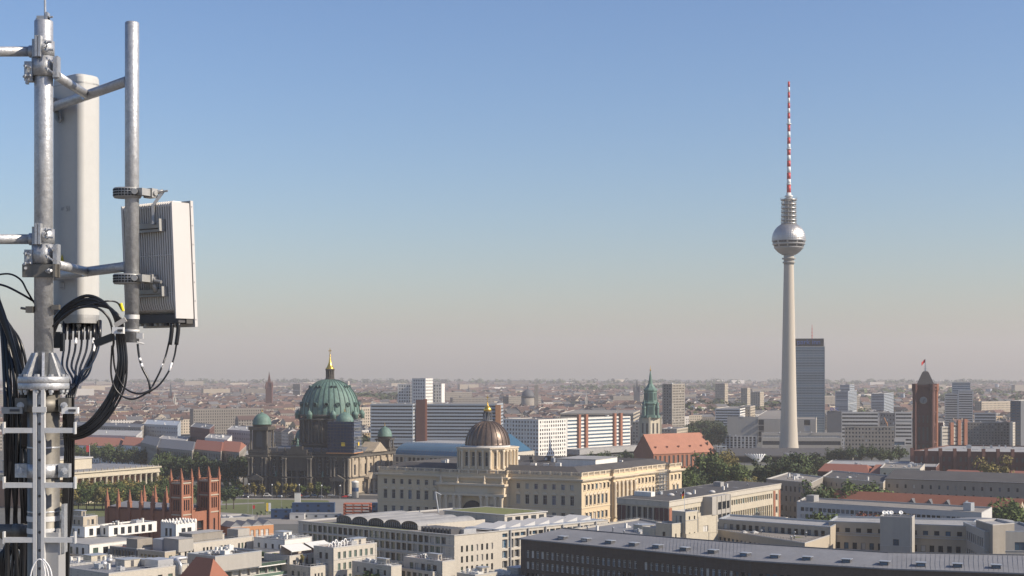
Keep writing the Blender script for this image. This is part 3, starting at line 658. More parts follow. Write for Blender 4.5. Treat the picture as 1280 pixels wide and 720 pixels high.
        for j in range(nz):
            if i in (1, 2) and (j % 3 == 1): continue
            za, zb2 = z0+(z1-z0)*j/nz+.2, z0+(z1-z0)*(j+1)/nz-.1; b.quad(a+off+up*za, c2+off+up*za, c2+off+up*zb2, a+off+up*zb2)
        b.build('netting', 'netting', sc)
    for d, xx in ((nn, 2.0), (t, -1.0)):
        b = MB(); e = Vector((-d.y, d.x, 0)) if d is nn else nn; q = scc+d*(hw+.25)+e*xx+up*(zb+5.5); b.box(q, (.12, 2.6, 2.6), (d, e, up)); b.build('notice_board', 'yellow_paint', sc)
    b = MB(); 
    for i in range(4):
        a, c2 = corners[i], corners[(i+1) % 4]; d = (c2-a).normalized(); b.box((a+c2)/2+up*(z0-.5), ((c2-a).length+1, 1.2, .5), (d, Vector((-d.y, d.x, 0)), up))
    b.build('deck', 'orange_plaster', sc)
    occ([A, C, D, E], 12)
cathedral()

# ================================================================== PALACE
def palace():
    z = 31.0; A, C, D = at(472, 582.5, z), at(727, 590.5, z), at(848, 577.5, z); E = A+D-C
    fp = [A.xy, C.xy, D.xy, E.xy]; o = cen(fp)
    B = Bld('palace', 'long cream baroque palace with brown copper dome over its arched gate', 'palace', o)
    root = B.root; up = Vector((0,0,1)); zc = 26.4
    fw = (C.xy-A.xy); L = fw.length; fx = fw/L; nr = Vector((fx.y, -fx.x)); f3 = Vector((*fx, 0)); n3 = Vector((*nr, 0))
    sv = (D.xy-C.xy); LS = sv.length; sx = sv/LS; ns = Vector((sx.y, -sx.x)); s3 = Vector((*sx, 0)); m3 = Vector((*ns, 0))
    def Q(u, d): return A.xy + fw*u + nr*d
    def S(u, d): return C.xy + sv*u + ns*d
    g0, g1 = .335, .66
    foot = [Q(0, 0), Q(g0, 0), Q(g0, 3), Q(g1, 3), Q(g1, 0), Q(1, 0), S(.28, 0), S(.28, 1.5), S(.50, 1.5), S(.50, 0), S(.86, 0), S(.86, 2), S(1, 2), E.xy]
    rw = [(1.6, 4.4), (6.0, 8.2, 'cross'), (11.2, 15.2), (17.4, 19.0, 'plain'), (20.6, 22.4, 'plain')]
    rw = [(1.8, 4.4, 'cross', 1.6), (7.2, 10.6, 'cross', 2.1), (14.4, 19.0, 'cross', 2.1), (22.0, 24.6, 'cross', 1.9)]
    a = dict(rows=rw, pitch=4.9, w=1.8, m0=1.8, m1=1.8, frame='frame_grey', depth=.4, alt=('glass_blue', .25))
    sa = dict(a, pitch=3.9)
    B.body(foot, 0, zc, {0: a, 4: a, 5: sa, 7: dict(a, pitch=4.6), 9: sa, 11: dict(a, pitch=4.4), 2: dict(rows=[(20.6, 22.8, 'cross', 1.5)], pitch=8, w=1.5, m0=3, m1=3)})
    wins = list(B.wins); B.finish('palace_wall')
    # window surrounds: pediments over the main rows, sills
    hoods = MB(); sills = MB()
    for (c, ang, w, h, st, gg, fr, nm, nn) in wins:
        tt = Vector((math.cos(ang), math.sin(ang), 0)); n_ = Vector((nn.x, nn.y, 0)); p = c + n_*.4
        sills.box(p+n_*.16-up*.16, (w+.7, .34, .26), (tt, n_, up))
        if h > 3.8:
            q = p + up*(h+.55) + n_*.2; hoods.box(q, (w+1.1, .5, .35), (tt, n_, up)); a_, b_, r_ = q-tt*(w/2+.6)+up*.18, q+tt*(w/2+.6)+up*.18, q+up*1.35
            f_ = n_*.25; hoods.quad(a_+f_, b_+f_, r_+f_); hoods.quad(a_+f_, r_+f_, r_-f_, a_-f_); hoods.quad(r_+f_, b_+f_, b_-f_, r_-f_)
        elif h > 2.1: hoods.box(p+up*(h+.3)+n_*.18, (w+.8, .45, .3), (tt, n_, up))
        for s in (-1, 1): sills.box(p+tt*s*(w/2+.17)+up*h/2+n_*.07, (.3, .16, h), (tt, n_, up))
    hoods.build('window_hood', 'palace_trim', root, kind='stuff'); sills.build('window_surround', 'palace_trim', root, kind='stuff')
    b = MB()
    for zz, ov, h in ((zc, 1.0, .5), (zc+.5, 1.5, .6), (6.2, .35, .5), (13.0, .3, .35)): b.prism(inset(foot, -ov), zz, zz+h)
    b.build('cornice', 'palace_trim', root)
    b = MB(); fb = inset(foot, .3); b.prism(fb, zc+1.1, z-1.9); b.build('attic', 'palace_wall', root)
    b = MB(); st = []
    for i in range(len(fb)):
        p, q = fb[i], fb[(i+1) % len(fb)]; Lq = (q-p).length; m = max(1, int(Lq/.8)); tt = Vector((*(q-p).normalized(), 0)); n_ = Vector((-tt.y, tt.x, 0))
        if i in (12, 13): continue
        for j in range(m): c = p.lerp(q, (j+.5)/m); b.box((c.x, c.y, z-1.2), (.34, .34, 1.4))
        for zz, hh in ((z-1.78, .22), (z-.35, .3)): c = (p+q)/2; b.box((c.x, c.y, zz), (Lq, .55, hh), (tt, n_, up))
        m = max(1, int(Lq/5.2))
        for j in range(m+1):
            c = p.lerp(q, j/m); b.box((c.x, c.y, z-1.1), (.9, .9, 1.9), (tt, n_, up)); st.append(c)
    b.build('balustrade', 'palace_trim', root)
    # long roofs round the courts
    rf = inset(fp, 1.2); ri = inset(fp, 9.5); ro = inset(fp, 18)
    b = MB()
    for i in range(4):
        j = (i+1) % 4
        b.quad((*rf[i], z-1.4), (*rf[j], z-1.4), (*ri[j], z+2.1), (*ri[i], z+2.1)); b.quad((*ri[i], z+2.1), (*ri[j], z+2.1), (*ro[j], z-.8), (*ro[i], z-.8))
    b.quad(*[(*p, z-.9) for p in ro]); b.build('roof', 'dark_roof', root)
    # red panel of roof beside the dome, white plant house
    def onroof(u, v, w, d, h, m, nm, zz=None):
        p = C.xy + (A.xy-C.xy)*u + (D.xy-C.xy)*v; b = MB(); b.box((p.x, p.y, (zz or z)+h/2), (w, d, h), (f3, n3, up)); return b.build(nm, m, root)
    onroof(.22, .50, 22, 30, 5.2, 'white_render', 'plant_house', z-1.2)
    onroof(.22, .50, 22.6, 30.6, .3, 'pale_roof', 'plant_roof', z+4.0)
    rr = random.Random(3)
    for i in range(26):
        onroof(rr.uniform(.1, .9), rr.uniform(.2, .88), rr.uniform(1, 3.2), rr.uniform(1, 2.6), rr.uniform(1, 2.6), rr.choice(['zinc', 'dark_roof', 'steel_plant', 'white_render']), 'air_unit', z+.3)
    # gate block: giant triumphal arch under the dome
    gc = Q((g0+g1)/2, 3); c3 = Vector((*gc, 0)); gw = L*(g1-g0)
    b = MB()
    for s in (-1, 1): b.box(c3 + f3*s*gw*.31 + n3*.9 + up*11.5, (gw*.30, 2.6, 23), (f3, n3, up))
    b.box(c3 + n3*.9 + up*20.6, (gw*.98, 2.8, 5.4), (f3, n3, up)); b.build('gate_block', 'palace_trim', root)
    for s in (-.46, -.37, -.25, -.16, .16, .25, .37, .46):
        q = c3+f3*gw*s+n3*2.7; b = MB(); b.lathe([(1.1, 0), (1.1, 2.4), (.85, 2.8), (.78, 15.6), (1.15, 17.2), (1.15, 17.9)], q, 14); b.build('column', 'palace_trim', root)
    b = MB(); n = 14; ra = gw*.155
    pts = [(-ra, 0), (ra, 0)] + [(ra*math.cos(math.pi*i/n), 9.5+ra*math.sin(math.pi*i/n)) for i in range(n+1)]
    q = c3+n3*.4; b.quad(*[q+f3*x+up*zz for x, zz in pts]); b.build('gate_opening', 'glass', root)
    b = MB(); b.box(c3+n3*1.9+up*18.5, (gw*1.02, 3.8, 1.2), (f3, n3, up)); b.box(c3+n3*1.6+up*23.6, (gw*1.04, 4.4, 1.0), (f3, n3, up))
    b.build('entablature', 'palace_trim', root)
    for s, w in ((-.36, .22), (.36, .22)): b = MB(); b.box(c3+f3*gw*s+n3*2.42+up*21, (gw*w, .3, 3.2), (f3, n3, up)); b.build('relief_panel', 'palace_wall', root)
    for s in (-.31, .31):
        for zz in (4.5, 12): b = MB(); b.box(c3+f3*gw*s+n3*2.26+up*zz, (2.4, .2, 3.6), (f3, n3, up)); b.build('relief_panel', 'grey_stone', root)
    for s in (-.46, -.2, .2, .46):
        q = c3+f3*gw*s+n3*2.2+up*24.1; b = MB(); b.lathe([(.8, 0), (.8, .8), (.45, 1), (.5, 2), (.3, 2.8), (.22, 3.2), (.3, 3.6), (.02, 4)], q, 8); b.build('statue', 'palace_trim', root)
    # cube tower and dome
    Yd = gc.y+12; kd = Yd/F; dc = Vector((xof(609.5, Yd), Yd, 0)); r = 27.6*kd
    zt0, zt1 = 26.0, zof(560, Yd)
    T = Bld('t', 'x', 'x', dc); bpy.data.objects.remove(T.root); T.root = root
    pts = []
    R8 = [(1.0, -.62), (1.0, .62), (.62, 1.0), (-.62, 1.0), (-1.0, .62), (-1.0, -.62), (-.62, -1.0), (.62, -1.0)]
    s_ = r*1.12
    oct_ = [ (dc + f3*(x*s_) - n3*(y*s_)).xy for x, y in R8 ]
    T.body(oct_, zt0, zt1, default=dict(rows=[(zt0+6.6, zt0+13.8, 'arch', 1.9)], pitch=3.8, w=1.9, m0=1.0, m1=1.0, depth=1.0, frame='palace_trim'))
    T.wall.build('dome_drum', 'palace_wall', root)
    for (c, ang, w, h, st2, gg, fr, nm, nn) in T.wins:
        o_ = bpy.data.objects.new('window', window_mesh(w, h, st2, gg, 'frame_white')); COL.objects.link(o_); o_.parent = root; o_.location = c-root.location; o_.rotation_euler = (0, 0, ang+math.pi)
    b = MB()
    for zz, ov, h in ((zt0+4.4, .7, .8), (zt0+14.8, .8, .6), (zt0+15.4, 1.3, .6), (zt1-.8, .5, .8)): b.prism(inset(oct_, -ov), zz, zz+h)
    b.build('drum_cornice', 'palace_trim', root)
    for i in range(8):
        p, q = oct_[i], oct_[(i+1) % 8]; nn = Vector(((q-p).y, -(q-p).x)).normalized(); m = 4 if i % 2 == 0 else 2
        for j in range(m+1):
            c = p.lerp(q, (j+.0)/m)+nn*.35; b = MB(); b.lathe([(.75, zt0+5.2), (.55, zt0+5.8), (.5, zt0+13.6), (.8, zt0+14.8)], (c.x, c.y, 0), 10); b.build('pilaster', 'palace_trim', root)
    b = MB(); b.lathe([(r*1.03, zt1-.2), (r*1.03, zt1+1.6)], dc, 48); b.build('dome_ring', 'bluish_white', root)
    z0 = zt1+1.5; z1 = zof(526, Yd); hg = z1-z0
    def pr(t): a = t*.9*math.pi/2; return (r*math.cos(a), z0+hg*math.sin(a)/math.sin(.9*math.pi/2))
    prof = [(r*1.03, z0)]+[pr(i/12) for i in range(13)]
    b = MB(); b.lathe(prof, dc, 96); b.build('dome', 'copper', root)
    for i in range(24):
        a = 2*math.pi*i/24; ex = Vector((math.cos(a), math.sin(a), 0)); tx = Vector((-ex.y, ex.x, 0)); b = MB()
        for j in range(1, len(prof)-1):
            (r1, za), (r2, zb) = prof[j], prof[j+1]; w1, w2 = .1+.32*r1/r, .1+.32*r2/r
            pa, pb = dc+ex*(r1+.3)+up*za, dc+ex*(r2+.3)+up*(zb+.12); ia, ib = dc+ex*(r1-.2)+up*za, dc+ex*(r2-.2)+up*zb
            b.quad(pa-tx*w1, pa+tx*w1, pb+tx*w2, pb-tx*w2); b.quad(ia-tx*w1, pa-tx*w1, pb-tx*w2, ib-tx*w2); b.quad(pa+tx*w1, ia+tx*w1, ib+tx*w2, pb+tx*w2)
        b.build('dome_rib', 'copper', root)
    zl = z1-.5; b = MB(); b.lathe([(6.6*kd, zl), (6.6*kd, zl+.9), (2.4*kd, zl+1), (2.4*kd, zl+4.6), (5.2*kd, zl+4.8), (5.2*kd, zl+5.3)], dc, 20); b.build('lantern', 'slate', root)
    for i in range(8): a = 2*math.pi*(i+.3)/8; b = MB(); b.lathe([(.22, zl+.9), (.2, zl+4.8)], dc+Vector((math.cos(a), math.sin(a), 0))*5.4*kd, 8); b.build('lantern_column', 'slate', root)
    b = MB(); zg = zl+5.3; b.lathe([(4.7*kd, zg), (5.0*kd, zg+1.0), (3.8*kd, zg+2.0), (1.6*kd, zg+3.0), (.6*kd, zg+3.6), (.9*kd, zg+4.2), (.2*kd, zg+4.8)], dc, 16); b.box(dc+up*(zg+6.6), (.26, .26, 3.8)); b.box(dc+up*(zg+7.2), (1.5, .26, .3)); b.build('gold_cap', 'gold', root)
    # lit face: tall half columns at the middle portal
    for u in (.285, .32, .36, .40, .44, .485):
        q = S(u, 2.2); b = MB(); b.lathe([(.95, 6.5), (.7, 7.2), (.66, 22.8), (1.0, 24.6)], (q.x, q.y, 0), 10); b.build('column', 'palace_trim', root)
    occ(fp, 10)
    return fp, S, f3, n3, s3, m3
PAL = palace()
fp_, S_, f3_, n3_, s3_, m3_ = PAL
sc = thing('facade_scaffold', (*S_(.80, 1.5), 0), 'pale scaffolding standing against the sunlit palace front', 'scaffolding')
b = MB()
for j in range(7):
    for d in (.6, 2.2):
        q = S_(.745+j*.0165, d); b.rod((q.x, q.y, 0), (q.x, q.y, 28), .09, 6)
for zz in range(2, 29, 2):
    q0, q1 = S_(.745, 1.4), S_(.845, 1.4); c = (q0+q1)/2; b.box((c.x, c.y, zz), ((q1-q0).length, 1.5, .12), (s3_, m3_, Vector((0,0,1)))); b.box((c.x+m3_.x*.8, c.y+m3_.y*.8, zz+1), ((q1-q0).length, .08, .08), (s3_, m3_, Vector((0,0,1))))
b.build('frame', 'zinc', sc)

# ================================================================== BRICK CHURCH WITH TWIN TOWERS
def twin_church():
    zt = 35.0
    c1 = at(227, 603.6, zt).xy; c2 = at(262, 601.5, zt).xy
    d = Vector((math.sin(R(31)), math.cos(R(31)))); nb = Vector((-d.y, d.x)); c2 = c1 + d*16.5   # d runs along the front
    up = Vector((0,0,1)); d3 = Vector((*d, 0)); n3 = Vector((*nb, 0)); W = 5.9
    o = c1 + d*8 + nb*16
    B = Bld('brick_church', 'red brick church with twin square towers and rows of pointed pinnacles', 'church', (o.x, o.y, 0)); root = B.root
    def pinn(p, z, h, w, m='red_brick'):
        b = MB(); b.box(Vector((p[0], p[1], z+h*.15)), (w, w, h*.3), (d3, n3, up)); b.box(Vector((p[0], p[1], z+h*.31)), (w*1.25, w*1.25, h*.04), (d3, n3, up))
        b.lathe([(w*.62, z+h*.33), (w*.40, z+h*.62), (w*.12, z+h*.93), (w*.2, z+h*.95), (.03, z+h)], (p[0], p[1], 0), 8); b.build('pinnacle', m, root)
    for c in (c1, c2):
        f = [c, c+d*W, c+d*W+nb*W, c+nb*W]
        sp = dict(rows=[(2, 7.5, 'arch', 1.2, 9), (14, 19, 'arch', 1.1, 9), (23.4, 27.8, 'arch', .85, 1.25), (30.0, 34.0, 'arch', .85, 1.25)], m0=.9, m1=.9, depth=.55, glass='frame_dark', frame='deep_red_brick')
        B.body(f, 0, zt, default=sp)
        b = MB()
        for zz in (9, 21.5, 28.6, zt-.5): b.prism(inset(f, -.28), zz, zz+.5)
        b.build('string_course', 'limestone' if False else 'beige_stone', root)
        b = MB(); b.prism(inset(f, .6), zt-.1, zt+.15); b.build('tower_roof', 'zinc', root)
        for i in range(4):
            p = f[i]; b = MB(); b.box((p.x, p.y, zt/2), (.9, .9, zt), (d3, n3, up)); b.build('buttress', 'red_brick', root)
            pinn(p, zt, 5.5, 1.1)
        for i in range(4):
            p, q = f[i], f[(i+1) % 4]; m = (p+q)/2; tt = Vector((*(q-p).normalized(), 0)); b = MB(); b.box((m.x, m.y, zt+.6), (W-1, .35, .35), (tt, Vector((-tt.y, tt.x, 0)), up))
            for j in range(6): c_ = p.lerp(q, .16+j*.136); b.box((c_.x, c_.y, zt+.3), (.2, .2, .7), (tt, Vector((-tt.y, tt.x, 0)), up))
            b.build('parapet', 'red_brick', root)
    # front wall between the towers
    a, e = c1+d*W+nb*.8, c2+nb*.8; Lf = (e-a).length
    B.facade(a, e, 0, 22.5, rows=[(8.5, 18.6, 'arch', min(5.2, Lf-1.5), 9)], m0=.2, m1=.2, depth=.8, glass='glass', frame='red_brick')
    # nave
    s0 = c1+nb*W+d*.4; Wn = (c2-c1).length+W-.8; Ln = 37.0; b0 = s0; zn = 23.5
    nf = [s0, s0+d*Wn, s0+d*Wn+nb*Ln, s0+nb*Ln]
    sp = dict(rows=[(5, 18, 'arch', 2.6, 6.9)], m0=2, m1=2, depth=.6, glass='glass', frame='red_brick')
    B.body(nf, 0, zn, {1: sp, 3: sp, 2: sp}); B.finish('red_brick')
    b = MB(); b.prism(inset(nf, -.35), zn-.6, zn); b.build('cornice', 'deep_red_brick', root)
    p = [Vector((*q, zn+.05)) for q in inset(nf, .7)]; b = MB(); r0, r1 = (p[0]+p[1])/2+up*1.6, (p[3]+p[2])/2+up*1.6
    b.quad(p[0], r0, r1, p[3]); b.quad(p[1], p[2], r1, r0); b.quad(p[0], p[1], r0); b.quad(p[2], p[3], r1); b.build('roof', 'grey_roof', root)
    for side in (0, 1):
        for j in range(6):
            q = s0 + (d*Wn if side else Vector((0, 0))) + nb*(Ln*(j+.6)/5.62); b = MB(); b.box((q.x, q.y, zn/2), (1.4, 1.4, zn), (d3, n3, up)); b.build('buttress', 'red_brick', root)
            pinn(q, zn, 7.6, 1.4)
    q = s0+nb*Ln+d*Wn*.5
    occ(nf, 8); return c1, c2, d, nb
TC = twin_church()

# ================================================================== GOTHIC CHURCH WITH GREEN SPIRE
def spire_church():
    Y = 1300.0; k = Y/F; up = Vector((0,0,1)); zt = zof(522, Y)
    C = Vector((xof(812, Y), Y)); A = Vector((xof(800, Y+8), Y+8)); fx = (C-A).normalized(); th = math.radians(28); sx = Vector((math.sin(R(50)), math.cos(R(50))))
    D = Vector((xof(826, Y+9), Y+9)); E = A+D-C; f = [A, C, D, E]
    B = Bld('gothic_church', 'orange roofed medieval church with square pale tower and green copper spire', 'church', cen(f)); root = B.root
    fr = dict(rows=[(zt-27, zt-22, 'arch', 1.6, 4), (zt-14, zt-5, 'arch', 2.4, 5)], m0=1, m1=1, depth=.6, glass='frame_dark', frame='grey_stone')
    B.body(f, 0, zt, default=fr); B.finish('cream_stone')
    b = MB()
    for zz in (zt-18, zt-.4): b.prism(inset(f, -.5), zz, zz+.7)
    b.build('string_course', 'grey_stone', root)
    for i in range(4): b = MB(); b.box((f[i].x, f[i].y, zt/2), (1.6, 1.6, zt)); b.build('buttress', 'cream_stone', root)
    c = cen(f); w = 8.6*k
    b = MB(); 
    def z_(py): return zof(py, Y+8)
    b.lathe([(13.2*k*1.0, z_(522)), (13.0*k, z_(519))], c, 8, a0=R(22)); b.lathe([(11*k, z_(520)), (10.6*k, z_(506)), (11.6*k, z_(505)), (11.6*k, z_(503.5)), (8.6*k, z_(502.5)), (8.2*k, z_(489.5)), (9.2*k, z_(488.5)), (9.2*k, z_(487)), (6.0*k, z_(484)), (3.2*k, z_(480)), (2.4*k, z_(476)), (1.2*k, z_(468)), (.5*k, z_(463.5))], c, 8, a0=R(22)); b.build('spire', 'verdigris', root)
    for i in range(8):
        a = R(22)+2*math.pi*(i+.5)/8; ex = Vector((math.cos(a), math.sin(a), 0)); tx = Vector((-ex.y, ex.x, 0))
        for (r, p0, p1, ww) in ((10.7*k*.925, 518, 508, 1.6), (8.4*k*.93, 500, 491, 1.3)):
            q = c+ex*r; b = MB(); b.box(q+up*((z_(p0)+z_(p1))/2), (.5, ww*2, z_(p1)-z_(p0)), (ex, tx, up)); b.build('spire_opening', 'verdigris_dark', root)
    for i in range(4):
        a = R(45)+math.pi/2*i; b = MB(); q = c+Vector((math.cos(a), math.sin(a), 0))*11.5*k; b.lathe([(1.4, z_(522)), (1.3, z_(511)), (1.7, z_(510)), (.7, z_(505)), (.05, z_(499))], q, 8); b.build('corner_turret', 'verdigris', root)
    b = MB(); b.lathe([(.5*k, z_(464)), (1.1*k, z_(462.6)), (.3*k, z_(461.6)), (.2*k, z_(457.6))], c, 8); b.build('finial', 'gold', root)
    # nave with one wide orange roof: near eave line 810..885, ridge 825..872
    ze, zr = 15.0, zof(537, 1325)
    e0 = at(817, 566.5, ze).xy; e1 = at(888, 563.5, ze).xy; g = (e1-e0).normalized(); gn = Vector((-g.y, g.x)); Wd = 24.0
    nf = [e0, e1, e1+gn*Wd, e0+gn*Wd]
    N = Bld('x', 'x', 'x', cen(nf)); bpy.data.objects.remove(N.root); N.root = root
    N.body(nf, 0, ze, {0: dict(rows=[(3, 12.6, 'arch', 2.3, 4.9)], m0=1, m1=1, depth=.6, glass='frame_dark', frame='deep_red_brick'), 1: dict(rows=[(3, 12.6, 'arch', 2.3, 4.9)], m0=1, m1=1, depth=.6, glass='frame_dark', frame='deep_red_brick')})
    N.finish('red_brick')
    gable(root, nf[0], nf[1], nf[2], nf[3], ze, zr-ze, 'church_tile', 'red_brick', over=.6)
    for j in range(5):
        q = e0+(e1-e0)*((j+.4)/5)+gn*3.2; b = MB(); b.box((q.x, q.y, ze+4.6), (1.4, 1.6, 1.3)); b.build('dormer', 'brown_tile', root)
    # stepped gable and lower choir
    m = (nf[1]+nf[2])/2
    for j in range(7):
        s = (j-3)/3; q = m+gn*(Wd/2*s)+g*.5; b = MB(); b.box((q.x, q.y, ze+(zr-ze)*(1-abs(s))+1.0), (1.0, 1.6, 3.0)); b.build('gable_pinnacle', 'deep_red_brick', root)
    q0 = nf[1]+gn*4; cf = [q0, q0+g*12, q0+g*12+gn*14, q0+gn*14]
    N.wall = MB(); N.wins = []; N.body(cf, 0, 13, default=dict(rows=[(3, 11, 'arch', 1.8, 4)], m0=1, m1=1, depth=.5, glass='frame_dark', frame='deep_red_brick')); N.finish('red_brick')
    gable(root, *cf, 13, 10, 'church_tile', 'red_brick', over=.4, hip=4)
    occ(nf, 12); occ(cf, 6)
    q = nf[1]+g*11+gn*4
    sc = thing('church_scaffold', (q.x, q.y, 0), 'pale scaffold tower at the far end of the orange roofed church', 'scaffolding'); b = MB()
    for i in range(3):
        for j in range(3): b.rod((q.x+i*4, q.y+j*3-3, 0), (q.x+i*4, q.y+j*3-3, 19), .16, 6)
    for zz in range(2, 20, 2): b.box((q.x+4, q.y, zz), (8.6, 6.6, .25))
    b.build('frame', 'zinc', sc)
spire_church()

# ================================================================== RED TOWN HALL
def town_hall():
    Y = 1180.0; k = Y/F; up = Vector((0,0,1))
    zt = zof(481, Y)
    A, C, D = Vector((xof(1143.5, Y+3), Y+3)), Vector((xof(1165, Y), Y)), Vector((xof(1170, Y+11), Y+11)); E = A+D-C
    f = [A, C, D, E]; fx = (C-A).normalized(); f3 = Vector((*fx, 0)); n3 = Vector((fx.y, -fx.x, 0))
    bf = [at(1140, 563.5, 27).xy, at(1284, 565.5, 27).xy, at(1320, 558, 27).xy]; bf.append(bf[0]+bf[2]-bf[1])
    B = Bld('town_hall', 'dark red brick town hall with tall square clock tower and flag mast', 'town hall', cen(bf)); root = B.root
    sp = dict(rows=[(zt-60, zt-47, 'arch', 1.6, 3.2), (zt-44, zt-33, 'arch', 1.6, 3.2), (zt-30, zt-24, 'arch', 1.2, 3.2)], m0=2.4, m1=2.4, depth=.6, glass='frame_dark', frame='deep_red_brick')
    B.body(f, 0, zt, default=sp); B.finish('deep_red_brick'); B.wall = MB(); B.wins = []
    b = MB()
    for zz, ov, h in ((zt-1.6, 1.3, 1.6), (zt-4, .8, .8), (zt-22, .7, .8), (zt-46, .8, .9), (zt-32, .5, .6)): b.prism(inset(f, -ov), zz, zz+h)
    b.build('string_course', 'deep_red_brick', root)
    for i in range(4):
        b = MB(); b.lathe([(1.7, 0), (1.7, zt-6), (2.3, zt-4), (2.3, zt+.8)], (f[i].x, f[i].y, 0), 8); b.build('corner_pier', 'red_brick' if i == 2 else 'deep_red_brick', root)  # right pier in brighter brick, its sunlight put into the colour
    m = (A+C)/2; q = Vector((*m, zt-12.2))+n3*.35
    b = MB(); b.lathe([(2.9, 0), (2.9, .5), (2.5, .6)], q, 28, (f3, up, n3)); ck = b.build('clock', 'grey_stone', root)
    b = MB(); b.lathe([(2.45, .52), (2.4, .62)], q, 28, (f3, up, n3)); b.build('clock_face', 'grey_roof', ck)
    b = MB(); b.box(q+n3*.75+f3*.5+up*.5, (1.6, .1, .26), ((f3+up).normalized(), n3, (up-f3).normalized())); b.box(q+n3*.75-up*.8, (.22, .1, 1.9), (f3, n3, up)); b.build('clock_hands', 'black_paint', ck)
    c = cen(f); b = MB()
    b.lathe([(9.2, zt), (9.0, zt+.6), (3.4, zof(465.5, Y)), (2.0, zof(464, Y))], c, 4, a0=math.atan2(fx.y, fx.x)+R(45)); b.build('roof', 'dark_roof', root)
    b = MB(); b.rod((c.x, c.y, zof(466, Y)), (c.x, c.y, zof(452, Y)), .75, 8, .18)
    for i in range(6): b.box((c.x, c.y, zof(465-i*2.2, Y)), (2.6-.35*i, 2.6-.35*i, .3))
    ms = b.build('mast', 'zinc', root)
    b = MB(); b.rod((c.x, c.y, zof(453, Y)), (c.x, c.y, zof(446, Y)), .12, 6); b.build('pole', 'white_paint', ms)
    fl = MB(); x0 = c.x; 
    for i in range(6):
        y_ = lambda t: c.y + .5*math.sin(t*5)
        xa, xb = x0-i*.55, x0-(i+1)*.55; za = zof(452.5, Y)-i*.5; fl.m = 1 if False else 0
        fl.quad((xa, y_(i/6), za), (xa, y_(i/6), za+2.6), (xb, y_((i+1)/6), za+2.1), (xb, y_((i+1)/6), za-.5))
    fl.build('flag', 'red_paint', ms)
    rw = rowsof(0, 25, 4, 3.4, style='arch', w=1.6, pitch=3.6)
    B.body(bf, 0, 27, {0: dict(rows=rw, pitch=3.6, w=1.6, depth=.4, frame='deep_red_brick', glass='frame_dark')}); B.finish('deep_red_brick')
    flat_roof(root, bf, 27, 'pale_roof', 'deep_red_brick'); roof_clutter(root, bf, 26.4, 16)
    e = (bf[1]-bf[0]).normalized(); nn = Vector((e.y, -e.x))
    for j in range(9):
        q = bf[0]+(bf[1]-bf[0])*(j/8)+nn*.2; b = MB(); b.box((q.x, q.y, 14.5), (2.2, 1.4, 29)); b.build('pier', 'deep_red_brick', root)
    occ(bf, 10); occ(f, 8)
town_hall()
# ================================================================== NEAR AND MIDDLE BUILDINGS
UP = Vector((0,0,1))
def quadT(xA, Cp, xD, z, th=36):
    c = at(Cp[0], Cp[1], z); q = quadY(xA, Cp[0], xD, c.y, th); return q
def axes(fp):
    f = Vector((*(fp[1]-fp[0]).normalized(), 0)); s = Vector((*(fp[2]-fp[1]).normalized(), 0)); return f, s
def onbox(root, fp, u, v, w, d, z, h, m, name='plant_room', top=None):     # u along left face (0 = left end), v back along right face
    f, s = axes(fp); p = fp[0] + (fp[1]-fp[0])*u + (fp[3]-fp[0])*v
    s2 = Vector((-f.y, f.x, 0)); b = MB(); b.box((p.x, p.y, z+h/2), (w, d, h), (f, s2, UP)); o = b.build(name, m, root)
    if top: b = MB(); b.box((p.x, p.y, z+h+.07), (w+.4, d+.4, .14), (f, s2, UP)); b.build('roof', top, o)
    return o
def dish(root, p, r=.7):
    b = MB(); b.rod(p, (p[0], p[1], p[2]+1.0), .06, 6); ax = (Vector((1,0,0)), Vector((0,.5,.86)), Vector((.2,-.86,.5)))
    b.lathe([(.05, 0), (r*.6, .1), (r, .34), (r*.97, .38), (r*.55, .16), (.02, .06)], Vector(p)+Vector((0,0,1.1)), 14, ax); b.build('dish', 'white_paint', root)

